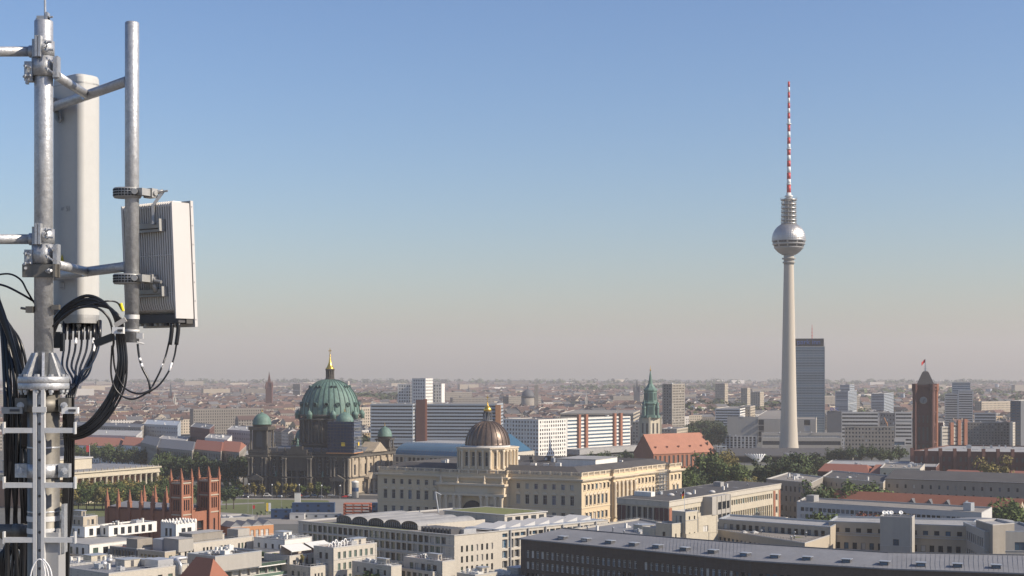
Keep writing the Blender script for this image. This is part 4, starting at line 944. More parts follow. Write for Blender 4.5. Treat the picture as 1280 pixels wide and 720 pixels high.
# ---- long dark brick building, bottom right
def dark_building():
    z = 24.0
    fr = [(651,673),(800,687),(940,700.5),(1110,710.5),(1300,717)]; bk = [(1300,694.5),(1110,691),(940,680),(800,669),(704,660.5)]
    P = [at(x, y, z).xy for x, y in fr]; Q = [at(x, y, z+2.6).xy for x, y in bk]; foot = P+Q
    B = Bld('office_building', 'long dark brick office with pale grey metal roof and a row of small roof hatches', 'building', cen(foot))
    rw = [(z-6.2, z-3.8, 'cross', 1.15), (z-10.0, z-7.6, 'cross', 1.15), (z-13.8, z-11.4, 'cross', 1.15)]
    sp = dict(rows=rw, pitch=2.12, w=1.15, m0=1.6, m1=.4, depth=.3, alt=('glass_blue', .4))
    B.body(foot, 0, z, {0: sp, 1: sp, 2: sp, 3: sp}); B.finish('dark_brick')
    b = MB(); Pe = inset(foot, -.5)[:5]; 
    for i in range(4):
        b.quad((*Pe[i], z+.05), (*Pe[i+1], z+.05), (*Q[3-i], z+2.6), (*Q[4-i], z+2.6)); b.quad((*Pe[i], z-.35), (*Pe[i+1], z-.35), (*Pe[i+1], z+.05), (*Pe[i], z+.05)); b.quad((*P[i], z-.35), (*P[i+1], z-.35), (*Pe[i+1], z-.35), (*Pe[i], z-.35))
        for j in range(int((P[i+1]-P[i]).length/1.3)):
            t = j*1.3/(P[i+1]-P[i]).length; a, e = Pe[i].lerp(Pe[i+1], t), Q[4-i].lerp(Q[3-i], t); m = (Vector((*a, z+.05))+Vector((*e, z+2.6)))/2; d = (Vector((*e, z+2.6))-Vector((*a, z+.05))); ax = d.normalized(); sx = Vector((*(P[i+1]-P[i]).normalized(), 0)); b.box(m, (.05, d.length, .06), (sx, ax, UP))
    b.build('roof', 'grey_roof', B.root)
    b = MB()
    for i in range(4):
        a, e = Vector((*Q[4-i], z+2.7)), Vector((*Q[3-i], z+2.7)); d = (e-a); b.box((a+e)/2, (d.length, .5, .3), (d.normalized(), Vector((-d.y, d.x, 0)).normalized(), UP))
    b.build('ridge_cap', 'slate', B.root)
    b = MB(); b.quad(*[(*q, z+2.55) for q in Q[::-1]], *[]) if False else None
    for x in (697, 729, 761, 792, 823, 858, 893, 932, 970, 1011, 1060, 1106, 1152, 1198, 1246):
        import bisect
        ex = [f_[0] for f_ in fr]; i = min(3, bisect.bisect(ex, x)-1); t = (x-ex[i])/(ex[i+1]-ex[i]); a = P[i].lerp(P[i+1], t); e = Q[4-i].lerp(Q[3-i], t)
        c = a.lerp(e, .22); sx = Vector((*(P[i+1]-P[i]).normalized(), 0)); sy = Vector((-sx.y, sx.x, 0)); h = Vector((c.x, c.y, z+1.0))
        b = MB(); b.box(h, (2.5, 2.2, 1.1), (sx, sy, UP)); b.m = 1; b.box(h+UP*.62, (3.0, 2.7, .14), (sx, sy, UP)); b.m = 2; b.box(h-sy*1.12, (2.0, .05, .7), (sx, sy, UP)); b.build('roof_hatch', ['frame_dark', 'zinc', 'glass_blue'], B.root)
    occ(foot, 2)
dark_building()

# ---- big pale office block with vaulted skylights
def pale_block():
    z = 22.0; A, C, D = at(373, 651, z), at(568, 669, z), at(760, 650, z); E = A+D-C; fp = [A.xy, C.xy, D.xy, E.xy]
    B = Bld('office_building', 'pale stone office block with vaulted grey skylights and glazed right wing', 'building', cen(fp)); root = B.root
    sv = D.xy-C.xy; m = C.xy+sv*.27
    lr = [(2.5, 5.2), (6.6, 9.3), (10.7, 13.4), (14.8, 17.4), (18.3, 20.9)]
    B.body([A.xy, C.xy], 0, z, {0: dict(rows=[(a, b, 'double', 2.1, 2.75) for a, b in lr], m0=2, m1=3, depth=.5, alt=('glass_green', .4), frame='frame_grey')}) if False else None
    B.facade(A.xy, C.xy, 0, z, rows=[(a, b, 'double', 2.15, 2.8) for a, b in lr], m0=2, m1=3.5, depth=.5, alt=('glass_green', .4), frame='frame_grey')
    B.facade(C.xy, m, 0, z, rows=[(zz, zz+2.3, 'plain', 1.0, 2.45) for zz in (4.4, 8.1, 11.8, 15.6, 19.0) if zz < 19], m0=2.4, m1=2.2, depth=.35, alt=('glass_green', .15), frame='frame_dark')
    B.facade(m, D.xy, 0, z-.0, rows=[(a, b, 'double', 2.6, 3.1) for a, b in ((.8,3.4),(4.2,7.0),(7.9,10.7),(11.6,14.4),(15.3,18.6),(19.4,20.8))], m0=.5, m1=.5, depth=.8, glass='glass_blue', alt=('glass', .5), frame='frame_white')
    B.facade(D.xy, E.xy, 0, z); B.facade(E.xy, A.xy, 0, z); B.finish('limestone')
    flat_roof(root, fp, z, 'gravel_roof', 'coping', .5, .5, .25)
    f, s = axes(fp); LF = (C.xy-A.xy).length; LS = sv.length
    def W(u, v, zz=z): p = A.xy + (C.xy-A.xy)*u + sv*v; return Vector((p.x, p.y, zz))
    # floor bands on the left wall
    b = MB(); n = Vector((f.y, -f.x, 0))
    for zz in (6.0, 10.0, 14.1, 17.9): b.box((A+C)/2*Vector((1,1,0)).length/Vector((1,1,0)).length if False else Vector(((A.x+C.x)/2, (A.y+C.y)/2, zz))+n*.08, (LF, .3, .35), (f, n, UP))
    b.build('floor_band', 'coping', root)
    b = MB(); n2 = Vector((s.y, -s.x, 0)); mm = Vector(((m.x+D.x)/2, (m.y+D.y)/2, 0))
    for j in range(6):
        p = m.lerp(D.xy, (j+.6)/6.4); b.box((p.x+n2.x*.35, p.y+n2.y*.35, z/2), (.5, .7, z), (s, n2, UP))
    b.build('pier', 'frame_grey', root)
    # green strip and skylight vaults
    b = MB(); q = [W(.10, .02), W(.66, .02), W(.66, .075), W(.10, .075)]; b.quad(*[p+UP*-.42 for p in q]); b.build('planted_strip', 'green_roof', root)
    for k in range(5):
        b = MB(); u0 = .20+k*.107; c0, c1 = W(u0, .10), W(u0, .46); r = LF*.107/2*.96; n_ = 10; ax = (c1-c0); up = UP
        for i in range(n_):
            a0, a1 = math.pi*i/n_, math.pi*(i+1)/n_; p0 = f*(r*math.cos(a0))+up*(r*.42*math.sin(a0)+.9); p1 = f*(r*math.cos(a1))+up*(r*.42*math.sin(a1)+.9)
            b.quad(c0+p0, c1+p0, c1+p1, c0+p1)
        pts = [c0+f*(r*math.cos(math.pi*i/n_))+up*(r*.42*math.sin(math.pi*i/n_)+.9) for i in range(n_+1)]
        b.m = 1; b.quad(*pts); b.quad(*[p+ax for p in pts])
        b.m = 0; b.box(c0+ax/2+up*.2, (2*r, ax.length, 1.6), (f, Vector((*ax.normalized().xy, 0)), up))
        b.m = 1; b.box(c0+up*.25-Vector((*ax.normalized().xy, 0))*.06, (2*r*.97, .1, 1.5), (f, Vector((*ax.normalized().xy, 0)), up))
        b.m = 2
        for i in range(9): b.box(c0+f*(r*(i-4)/4.2)-Vector((*ax.normalized().xy, 0))*.14+up*.75, (.09, .1, 1.7), (f, Vector((*ax.normalized().xy, 0)), up))
        b.build('skylight_vault', ['pale_roof', 'glass', 'frame_grey'], root)
    b = MB(); c0, c1 = W(.735, .10, z-.5), W(.735, .46, z-.5); b.box((c0+c1)/2+UP*1.2, (.3, (c1-c0).length, 2.3), (f, s, UP)); b.build('screen_wall', 'limestone', root)
    # black louvred plant, sawtooth glass roof on the right wing
    b = MB(); p = W(.86, .10, z-.5)
    for k in range(9): b.box(W(.77+k*.021, .08, z+.6), (.9, 7, 2.2), (f, s, UP))
    b.build('cooling_unit', 'frame_dark', root)
    b = MB(); b.box(W(.94, .13, z+.4), (4, 6, 1.9), (f, s, UP)); b.build('cooling_unit', 'steel_plant', root)
    b = MB()
    for k in range(7):
        a = W(.83, .26+k*.095, z); c = W(.96, .26+k*.095, z); a2 = W(.83, .26+(k+1)*.095, z); c2 = W(.96, .26+(k+1)*.095, z)
        b.quad(a, c, c2+UP*1.8, a2+UP*1.8); b.quad(c2, a2, a2+UP*1.8, c2+UP*1.8); b.quad(c, c2, c2+UP*1.8); b.quad(a, a2+UP*1.8, a2)
    b.build('sawtooth_roof', 'bluish_white', root)
    b = MB(); b.box(W(.90, .62, z+.2), (LF*.20, LS*.7, .4), (f, s, UP)); b.build('glass_roof', 'zinc', root)
    # raised part at the back with planted roof
    b = MB(); q = [W(.42, .52), W(.80, .52), W(.80, .80), W(.42, .80)]; b.prism([p.xy for p in q], z-.5, z+3.2); o_ = b.build('roof_storey', 'limestone', root)
    b = MB(); b.prism(inset([p.xy for p in q], -.4), z+3.2, z+3.6); b.build('slab', 'coping', o_)
    b = MB(); b.quad(*[(*p, z+3.62) for p in inset([p.xy for p in q], 1.0)]); b.build('planted_roof', 'green_roof', o_)
    for k in range(5): b = MB(); p = q[1].lerp(q[2], .12+k*.19); b.box(p+n2*.05+UP*1.5, (2.6, .1, 2.0), (s, n2, UP)); b.build('window', 'glass', o_)
    roof_clutter(root, [Vector(W(.6, .5).xy), Vector(W(.99, .5).xy), Vector(W(.99, .95).xy), Vector(W(.6, .95).xy)], z-.5, 8, 5)
    # slim mast with a camera arm in front of the palace
    p = at(545, 634, z+4); occ(fp, 4)
    cr = thing('crane_mast', (p.x, p.y+25, 0), 'small tilted lattice mast rising in front of the palace wall', 'mast'); b = MB(); t0 = Vector((p.x+3, p.y+25, 0)); t1 = Vector((p.x-1.5, p.y+25, zof(615, p.y+25))); b.rod(t0, t1, .3, 6); b.rod(t1, t1+Vector((2.4, 0, -1.2)), .25, 6); b.build('boom', 'zinc', cr)
pale_block()

WR = lambda n, z0, z1, h, w, p, st='double': rowsof(z0, z1, n, h, style=st, w=w, pitch=p)
# ---- bottom left quarter of flats and roof terraces
def near_left():
    W0 = dict(glass='glass', frame='frame_dark', depth=.3, alt=('glass_green', .3))
    # white flats in three steps
    fp = quadT(52, (112, 681), 188, 17.0); r = block('apartment_house', 'bright white modern flats with roof terraces left of the brick church', 'building', fp, 17.0, 'white_render',
        {0: dict(rows=WR(5, 0, 16, 2.5, 1.5, 3.4), **W0), 1: dict(rows=WR(5, 0, 16, 2.6, 2.4, 4.6), **W0)}, roofm='pale_roof')
    for (xA, C, xD, sp) in ((84, (106, 659), 131, 1), (118, (136, 658), 196, 2)):
        f2 = quadT(xA, C, xD, 20.6); T = Bld('x', 'x', 'x', cen(f2)); bpy.data.objects.remove(T.root); T.root = r
        T.body(f2, 16.6, 20.6, {0: dict(rows=[(17.3, 19.8)], pitch=3.2, w=1.3, **W0), 1: dict(rows=[(17.1, 19.8)], pitch=3.4, w=1.9, style='double', glass='glass', frame='frame_dark', depth=.3)}); T.finish('white_render'); flat_roof(r, f2, 20.6, 'gravel_roof', 'white_render', .4); roof_clutter(r, f2, 20.2, 6)
    # crowned white pavilion
    fp = quadT(201, (220, 655), 246, 24); b0 = block('apartment_house', 'small white rooftop pavilion with scalloped crown before the church towers', 'building', fp, 24, 'white_render',
        {0: dict(rows=[(19.2, 22.2, 'plain', 1.4, 2.3), (14.5, 17.5, 'plain', 1.4, 2.3), (9, 12, 'plain', 1.4, 2.3)], **W0), 1: dict(rows=[(19.2, 22.2, 'double', 2.0, 2.9), (14.5, 17.5, 'double', 2.0, 2.9), (9, 12, 'double', 2.0, 2.9)], **W0)}, copm='white_render')
    f, s = axes(fp)
    for i in range(4):
        p, q = fp[i], fp[(i+1) % 4]
        for j in range(6): c = p.lerp(q, (j+.5)/6); b = MB(); b.lathe([(.5, 24.1), (.45, 24.7), (.2, 25.1), (.05, 25.2)], (c.x, c.y, 0), 8); b.build('crown_stone', 'white_render', b0)
    # slate fronted and gold glazed offices with brown roofs
    fp = quadT(137, (171, 686), 188, 16); r = block('office_building', 'low dark slate office with tall narrow panes and brown roof', 'building', fp, 16, 'slate', {0: dict(rows=WR(4, 0, 15.4, 3.0, 1.3, 1.7, 'plain'), frame='frame_grey', glass='glass', depth=.3), 1: dict(rows=WR(4, 0, 15.4, 2.2, 1.5, 3), **W0)}, roofm='brown_tile')
    onbox(r, fp, .8, .6, 6, 7, 15.4, 4.0, 'grey_stone')
    fp = quadT(172, (206, 690), 236, 16); r = block('office_building', 'low beige office with gold tinted windows and two grey roof boxes', 'building', fp, 16, 'beige_stone', {0: dict(rows=WR(4, 0, 15.4, 2.2, 1.5, 2.0, 'plain'), frame='frame_dark', glass='glass_gold', depth=.3), 1: dict(rows=WR(4, 0, 15.4, 2.2, 1.5, 3), **W0)}, roofm='brown_tile')
    onbox(r, fp, .35, .65, 5, 5, 15.4, 4.2, 'zinc'); onbox(r, fp, .8, .8, 8, 7, 15.4, 4.6, 'concrete_grey', top='pale_roof')
    # long pale building with grey upper box
    fp = quadT(205, (226, 681), 317, 18); r = block('apartment_house', 'long pale rendered building with mixed narrow windows and grey concrete roof box', 'building', fp, 18, 'limestone', {0: dict(rows=WR(5, 0, 18, 2.0, 1.2, 3), **W0), 1: dict(rows=[(1,3.4,'plain',1.1,2.4),(4.6,7,'plain',1.1,2.4),(8.2,10.6,'plain',1.1,2.4),(12.6, 16, 'plain', .95, 1.75)], skip=lambda i, n: (i*7) % 5 in (1, 3), **W0)}, clutter=5)
    onbox(r, fp, .5, .38, 7, 15, 17.4, 3.8, 'grey_stone', top='pale_roof'); onbox(r, fp, .5, .9, 6, 6, 17.4, 3.5, 'concrete_grey')
    fp = quadT(317, (356, 675), 390, 18); r = block('apartment_house', 'grey sided building with bright white end and pale metal roof', 'building', fp, 18, 'white_render', {0: dict(rows=WR(5, 0, 17, 1.8, 1.2, 3.6), **W0), 1: dict(rows=WR(5, 0, 17, 1.8, 1.0, 4), **W0)}, roofm='pale_roof', clutter=5)
    # grey roof house with glass balconies
    fp = quadT(222, (262, 713), 392, 15.2, 38); r = block('apartment_house', 'flats with white balcony slabs, green glass rails and grey roof storey full of ducts', 'building', fp, 15.2, 'concrete_grey', {0: dict(rows=WR(4, 0, 15, 2.2, 1.6, 3.2), **W0), 1: dict(rows=WR(4, 0, 15, 2.7, 3.6, 4.0, 'double'), glass='glass_green', alt=('blind', .35), frame='frame_grey', depth=.9)}, roofm='dark_roof', copm='white_render')
    f2 = quadT(234, (269, 695.5), 327, 20, 38); T = Bld('x', 'x', 'x', cen(f2)); bpy.data.objects.remove(T.root); T.root = r; T.body(f2, 14.8, 20, {0: dict(rows=[(16, 18)], pitch=4, w=1.2, **W0)}); T.finish('concrete_grey'); flat_roof(r, f2, 20, 'dark_roof', 'zinc', .5); roof_clutter(r, f2, 19.5, 14, 9)
    f, s = axes(fp); n2 = Vector((s.y, -s.x, 0)); p, q = fp[1], fp[2]
    for zz in (14.4, 10.6, 6.8):
        m = p.lerp(q, .5); b = MB(); b.box((m.x+n2.x*.9, m.y+n2.y*.9, zz), ((q-p).length, 1.8, .35), (s, n2, UP)); sl = b.build('balcony', 'white_render', r)
        b = MB(); b.box((m.x+n2.x*1.75, m.y+n2.y*1.75, zz+.72), ((q-p).length, .06, 1.0), (s, n2, UP)); b.build('glass_rail', 'glass_green', sl)
    onbox(r, fp, .4, .78, 12, 1.2, 15.1, 1.6, 'green_hedge', 'hedge')
    # red hip roof
    c = atY(257, 706, 474); hz = 15.5; d = quadY(224, 262, 288, 468, 40); b0 = thing('tiled_house', (cen(d).x, cen(d).y, 0), 'house with steep clean orange tiled hip roof at the bottom left', 'house'); b = MB(); b.prism(d, 0, hz); b.build('wall', 'white_render', b0)
    L_ = (d[1]-d[0]).length; L2 = (d[2]-d[1]).length
    if L2 >= L_: gable(b0, d[1], d[2], d[3], d[0], hz, zof(698, 474)-hz, 'orange_tile', None, .5, hip=L_*.3)
    else: gable(b0, d[0], d[1], d[2], d[3], hz, zof(698, 474)-hz, 'orange_tile', None, .5, hip=L2*.4)
    occ(d, 2)
    # duct roof, bottom edge
    fp = quadT(70, (136, 717), 236, 18, 40); r = block('office_building', 'pale building with wide grey roof and fat shiny air ducts at the bottom left', 'building', fp, 18, 'limestone', {1: dict(rows=WR(4, 0, 17, 1.8, 1.8, 4), **W0)}, roofm='grey_roof', clutter=4)
    f, s = axes(fp)
    for k in range(3):
        base = fp[1].lerp(fp[2], .86)-Vector((f.x, f.y))*(2.0+k*1.5); b = MB(); x0 = Vector((*base, 18)); b.tube([x0+UP*-3 + Vector((s.y,-s.x,0))*(3.2), x0+UP*.2+Vector((s.y,-s.x,0))*(3.2), x0+UP*1.6+Vector((s.y,-s.x,0))*1.5, x0+UP*1.8-s*-1, x0+UP*1.8+s*5], .55, 12, 5); b.build('air_duct', 'steel_plant', r)
    onbox(r, fp, .85, .72, 7, 6, 17.6, 2.6, 'steel_plant', 'air_handler'); onbox(r, fp, .6, .75, 4, 5, 17.6, 2.0, 'zinc', 'air_handler')
    for u, v in ((.25, .5), (.45, .3)): p = fp[0]+(fp[1]-fp[0])*u+(fp[3]-fp[0])*v; b = MB(); b.lathe([(.8, 17.5), (.8, 18.4), (1.1, 18.6), (1.1, 19.2), (.7, 19.7), (.1, 19.9)], (p.x, p.y, 0), 14); b.build('vent_cowl', 'steel_plant', r)
    fp = quadT(60, (88, 706), 160, 15, 42); block('office_building', 'low beige building with brown side wall and cluttered grey roof', 'building', fp, 15, 'cream_stone', {1: dict(rows=WR(4, 0, 12, 1.6, 1.4, 3.5), **W0)}, roofm='pale_roof', clutter=9)
    fp = quadT(60, (104, 646), 122, 24.5, 34); r = block('apartment_house', 'pale flats with planted terrace just left of the long brick nave', 'building', fp, 24.5, 'beige_stone', {0: dict(rows=WR(7, 0, 24, 1.8, 1.1, 2.6), **W0), 1: dict(rows=WR(7, 0, 24, 2.0, 1.2, 2.2), **W0)}, roofm='dark_roof', clutter=4)
    fp = quadT(40, (80, 660), 110, 20, 36); r = block('apartment_house', 'white flats with green hedge on the roof behind the mast', 'building', fp, 20, 'white_render', {0: dict(rows=WR(6, 0, 19, 2, 1.2, 2.8), **W0), 1: dict(rows=WR(6, 0, 19, 2, 1.2, 2.8), **W0)}, clutter=4); onbox(r, fp, .6, .5, 12, 1.5, 19.4, 1.6, 'green_hedge', 'hedge')
    fp = quadT(0, (30, 690), 86, 16, 38); block('apartment_house', 'pale flats seen through the cables at the left edge', 'building', fp, 16, 'limestone', {0: dict(rows=WR(5, 0, 15, 2, 1.4, 3), **W0), 1: dict(rows=WR(5, 0, 15, 2, 1.4, 3), **W0)}, clutter=6)
    # terraces in the middle
    fp = quadT(392, (417, 685), 471, 20, 40); r = block('apartment_house', 'cream top floor with four green tinted windows and white pipework on its brown roof', 'building', fp, 20, 'limestone', {0: dict(rows=WR(5, 0, 19, 2.2, 1.4, 3), **W0), 1: dict(rows=[(16.0, 18.4, 'double', 1.3, 2.6), (12.1, 14.5, 'double', 1.3, 2.6), (8, 10.4, 'double', 1.3, 2.6)], glass='glass_green', frame='frame_grey', depth=.3)}, roofm='brown_tile', clutter=4)
    f, s = axes(fp)
    for k in range(8):
        p = fp[1]+(fp[2]-fp[1])*(.05+k*.07)-Vector((f.x, f.y))*3.5; x0 = Vector((*p, 19.4)); b = MB(); b.tube([x0, x0+UP*(1.2+.5*(k % 3)), x0+UP*(1.7+.5*(k % 3))+s*.7, x0+UP*(.8)+s*1.8], .22, 8, 5); b.build('white_pipe', 'white_paint', r)
    fp = quadT(330, (362, 695), 420, 17.0, 38); r = block('apartment_house', 'roof terrace under two wide white awnings', 'building', fp, 17.0, 'limestone', {1: dict(rows=WR(5, 0, 16, 2, 1.5, 3), **W0)}, roofm='brown_tile')
    f, s = axes(fp); n2 = Vector((s.y, -s.x, 0))
    for k in range(2):
        a, c = fp[1].lerp(fp[2], .04+k*.48), fp[1].lerp(fp[2], .46+k*.5); A3, C3 = Vector((*a, 19.6)), Vector((*c, 19.6)); b = MB(); off = -f*5; b.quad(A3-UP*1.1, C3-UP*1.1, C3+off+UP*.6, A3+off+UP*.6); b.quad(A3-UP*1.4, C3-UP*1.4, C3-UP*1.1, A3-UP*1.1); b.build('awning', 'awning', r)
        b = MB(); b.rod((*a, 16.4), A3-UP*1.1, .06, 6); b.rod((*c, 16.4), C3-UP*1.1, .06, 6); b.build('awning_post', 'zinc', r)
    b = MB(); p = fp[1].lerp(fp[2], .5)-Vector((f.x, f.y))*5.3; b.box((p.x, p.y, 18.4), ((fp[2]-fp[1]).length*.96, .4, 3.6), (s, n2, UP)); b.build('terrace_wall', 'limestone', r)
    fp = quadT(330, (388, 709), 448, 14, 40); r = block('apartment_house', 'long cream house front with narrow paired windows below the planted terrace', 'building', fp, 14, 'limestone', {0: dict(rows=WR(4, 0, 13, 1.6, 1.2, 3), **W0), 1: dict(rows=[(8.6, 11.6, 'plain', .75, 1.5), (4.2, 7.2, 'plain', .75, 1.5)], skip=lambda i, n: i % 4 == 3, **W0)}, roofm='dark_roof', clutter=3)
    fp = quadT(440, (489, 708), 502, 15.5, 44); block('apartment_house', 'small cream gabled terrace house right of the planted roof', 'building', fp, 15.5, 'limestone', {0: dict(rows=WR(4, 0, 15, 1.8, 1.3, 3.4), **W0)}, clutter=5)
    fp = quadT(505, (553, 702), 569, 17, 44); r = block('apartment_house', 'cream corner house with bright blank end wall before the pale office block', 'building', fp, 17, 'limestone', {0: dict(rows=WR(4, 0, 16.4, 2.4, 1.9, 2.9), **W0)}, roofm='brown_tile', clutter=7)
    fp = quadT(496, (541, 715), 569, 13.5, 44); r = block('apartment_house', 'lower cream house at the bottom edge with dark terrace glazing', 'building', fp, 13.5, 'limestone', {0: dict(rows=WR(4, 0, 13, 2.4, 1.9, 2.9), **W0)}, clutter=6)
    fp = quadT(571, (594, 719), 622, 13, 44); r = block('apartment_house', 'flat roofed cream house at the bottom with two shiny roof drums', 'building', fp, 13, 'limestone', {}, clutter=5, roofm='pale_roof')
    fp = quadT(600, (640, 722), 690, 11.5, 44); r = block('apartment_house', 'low pale roof terrace at the foot of the dark brick office', 'building', fp, 11.5, 'limestone', {}, clutter=6, roofm='pale_roof')
    fp = quadT(670, (702, 716), 725, 12.5, 44); r = block('apartment_house', 'small cream roof cabin standing before the dark brick wall', 'building', fp, 12.5, 'limestone', {0: dict(rows=WR(4, 0, 12, 1.8, 1.6, 2.6), **W0)}, clutter=3)
near_left()

# ---- former school with orange arcade behind the twin tower church
def school():
    fp = quadT(276, (288, 659), 342, 15, 52); r = block('school_building', 'low orange building with white arched windows and grey zigzag roof', 'building', fp, 15, 'orange_plaster', {0: dict(rows=[(8, 12, 'arch', 1.6, 3)], frame='frame_white', depth=.3), 1: dict(rows=[(9.6, 13.2, 'arch', 1.5, 2.4), (4, 7.6, 'arch', 1.5, 2.4)], frame='white_render', glass='blind', depth=.25)}, roofm='grey_roof')
    f, s = axes(fp); a, c = fp[1], fp[2]; n = 4
    for k in range(n):
        p0, p1 = a.lerp(c, k/n), a.lerp(c, (k+1)/n); w = fp[0]-fp[1]; gable(r, p0+w, p0, p1, p1+w, 15.1, 1.9, 'grey_roof', 'grey_roof', .1, name='zigzag_roof')
    fp = quadT(262, (276, 648), 318, 13, 60); block('exhibition_hall', 'long low grey metal roofed hall beside the lawn', 'building', fp, 13, 'concrete_grey', {0: dict(rows=[(5, 9, 'plain', 2, 4)]), 1: dict(rows=[(6, 10, 'plain', 1.6, 3.4)])}, roofm='grey_roof', clutter=4)
school()

# ---- courtyard complex behind the dark office
def court():
    W0 = dict(glass='glass', frame='frame_dark', depth=.3, alt=('glass_blue', .3))
    fp = [at(x, y, 21).xy for x, y in ((708, 662), (792, 673), (866, 660), (800, 648))]
    r = block('office_wing', 'wide grey roofed wing with sunlit cream parapet behind the dark brick office', 'building', fp, 21, 'cream_stone', {}, roofm='grey_roof', copm='limestone', clutter=6)
    def blk(lab, fp, z, m='cream_stone', sp0=None, sp1=None, **kw):
        return block('office_wing', lab, 'building', fp, z, m, {k: v for k, v in ((0, sp0), (1, sp1)) if v}, **kw)
    blk('tall cream stair tower with flag mast on the courtyard roofs', quadT(840, (857, 640), 873, 30, 44), 30, sp0=dict(rows=[(23, 28.5, 'plain', 1.0, 1.7)], **W0), sp1=dict(rows=[(27, 28.3, 'plain', .8, 3), (21, 22.4, 'plain', .8, 3)], **W0), roofm='zinc')
    blk('cream rooftop wing with one wide dark opening beside the stair tower', quadT(866, (873.5, 647), 897, 27.4, 44), 27.4, sp1=dict(rows=[(21.6, 24.2, 'double', 3.0, 9)], m0=1.0, m1=4, **W0), roofm='pale_roof', copm='cream_stone')
    blk('small cream cabin left of the stair tower', quadT(820, (840, 655), 856, 26, 44), 26, sp0=dict(rows=[(20, 23, 'plain', 1.3, 3)], **W0), sp1=dict(rows=[(21, 22.4, 'plain', .8, 3)], **W0), roofm='pale_roof')
    blk('lowest cream cabin at the left of the courtyard roofs', quadT(803, (820, 660), 830, 24, 44), 24, sp0=dict(rows=[(18, 20, 'plain', 1.1, 2.4)], **W0), roofm='pale_roof')
    blk('sunlit cream terrace block with planted edge under the stair tower', quadT(835, (858, 668), 887, 22, 44), 22, sp1=dict(rows=[(8, 10, 'plain', 1, 5)], **W0), roofm='green_roof', copm='cream_stone')
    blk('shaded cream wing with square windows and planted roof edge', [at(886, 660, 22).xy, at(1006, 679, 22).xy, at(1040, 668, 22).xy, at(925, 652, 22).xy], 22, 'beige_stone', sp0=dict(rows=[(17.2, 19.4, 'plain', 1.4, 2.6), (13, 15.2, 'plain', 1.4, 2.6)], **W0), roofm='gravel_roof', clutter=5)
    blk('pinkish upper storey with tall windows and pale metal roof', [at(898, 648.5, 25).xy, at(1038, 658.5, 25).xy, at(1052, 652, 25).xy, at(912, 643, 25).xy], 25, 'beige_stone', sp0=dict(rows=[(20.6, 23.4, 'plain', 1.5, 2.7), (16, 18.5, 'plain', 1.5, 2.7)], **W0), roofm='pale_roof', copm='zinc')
    blk('curved white roofed block between lawn court and flag tower', quadT(884, (930, 655), 985, 21, 40), 21, 'limestone', roofm='pale_roof', copm='limestone')
    rw = [(8, 10.2, 'plain', 1.6, 3.0), (12, 14.2, 'plain', 1.6, 3.0), (16.2, 18.6, 'plain', 1.6, 3.0), (22.2, 23.8, 'plain', 1.8, 3.9)]
    mid = [at(1036, 651.5, 26).xy, at(1210, 657.5, 26).xy, at(1222, 649, 26).xy, at(1046, 645, 26).xy]
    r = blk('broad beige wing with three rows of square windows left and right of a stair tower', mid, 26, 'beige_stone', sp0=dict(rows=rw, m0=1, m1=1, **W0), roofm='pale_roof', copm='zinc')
    f, s = axes(mid); m = (mid[0]+mid[1])/2; n = Vector((f.y, -f.x, 0)); b = MB(); b.box((m.x+n.x*.2, m.y+n.y*.2, 21.2), ((mid[1]-mid[0]).length, .5, .3), (f, n, UP)); b.build('ledge', 'coping', r)
    r = blk('plain grey stair tower with satellite dishes on top', [at(1100, 645.5, 29.6).xy, at(1140, 647, 29.6).xy, at(1143.5, 644, 29.6).xy, at(1103.5, 642.5, 29.6).xy], 29.6, 'concrete_grey', sp0=dict(rows=[(19.6, 21.8, 'plain', 2.0, 20), (15.2, 17.4, 'plain', 2, 20)], **W0), roofm='gravel_roof')
    for x in (1106, 1111, 1115, 1127): p = at(x, 645.5, 29.4); dish(r, (p.x, p.y+1.5, 29.4), .75)
    r = blk('right hand grey block with small roof storey and dark square windows', [at(1204, 652.5, 27).xy, at(1231, 664, 27).xy, at(1310, 664.5, 27).xy, at(1275, 652.5, 27).xy], 27, 'concrete_grey', sp0=dict(rows=[(16, 18.4, 'plain', 1.5, 3), (21.4, 24.4, 'plain', 1.5, 3)], **W0), sp1=dict(rows=[(20.6, 23.4, 'double', 3.6, 5.0), (14, 16.4, 'double', 3.6, 5.0)], m0=9, **W0), roofm='slate', copm='zinc')
    blk('low roof storey on the right hand grey block', [at(1220, 650, 29.5).xy, at(1241, 656, 29.5).xy, at(1268, 654, 29.5).xy, at(1246, 648.5, 29.5).xy], 29.5, 'grey_stone', roofm='pale_roof')
    # round ended roof
    c = atY(1226, 643, 560); b = thing('office_wing', (c.x, c.y, 0), 'round ended grey roofed wing behind the right hand block', 'building'); m = MB(); m.lathe([(11.5, 0), (11.5, 24.4)], (c.x, c.y, 0), 28); m.build('wall', 'beige_stone', b); m = MB(); m.lathe([(12, 24.4), (12, 25), (8, 25.4), (.1, 25.6)], (c.x, c.y, 0), 28); m.build('roof', 'grey_roof', b)
    # long bluish white bar
    w2 = [(12.2, 14.0, 'double', 1.8, 2.3), (15.4, 17.2, 'double', 1.8, 2.3), (9, 10.8, 'double', 1.8, 2.3)]
    bar = [at(996, 627, 19.6).xy, at(1227, 641, 19.6).xy, at(1240, 634, 19.6).xy, at(1006, 621.5, 19.6).xy]
    r = block('slab_building', 'long bluish white three storey bar with strips of dark square windows', 'building', bar, 19.6, 'bluish_white', {0: dict(rows=w2, m0=1.5, m1=2, **W0), 3: {}}, roofm='gravel_roof', copm='coping')
    onbox(r, bar, .07, .5, 4.0, 5, 19.0, 3.0, 'pale_roof'); onbox(r, bar, .93, .5, 3.5, 4, 19.0, 3.6, 'zinc')
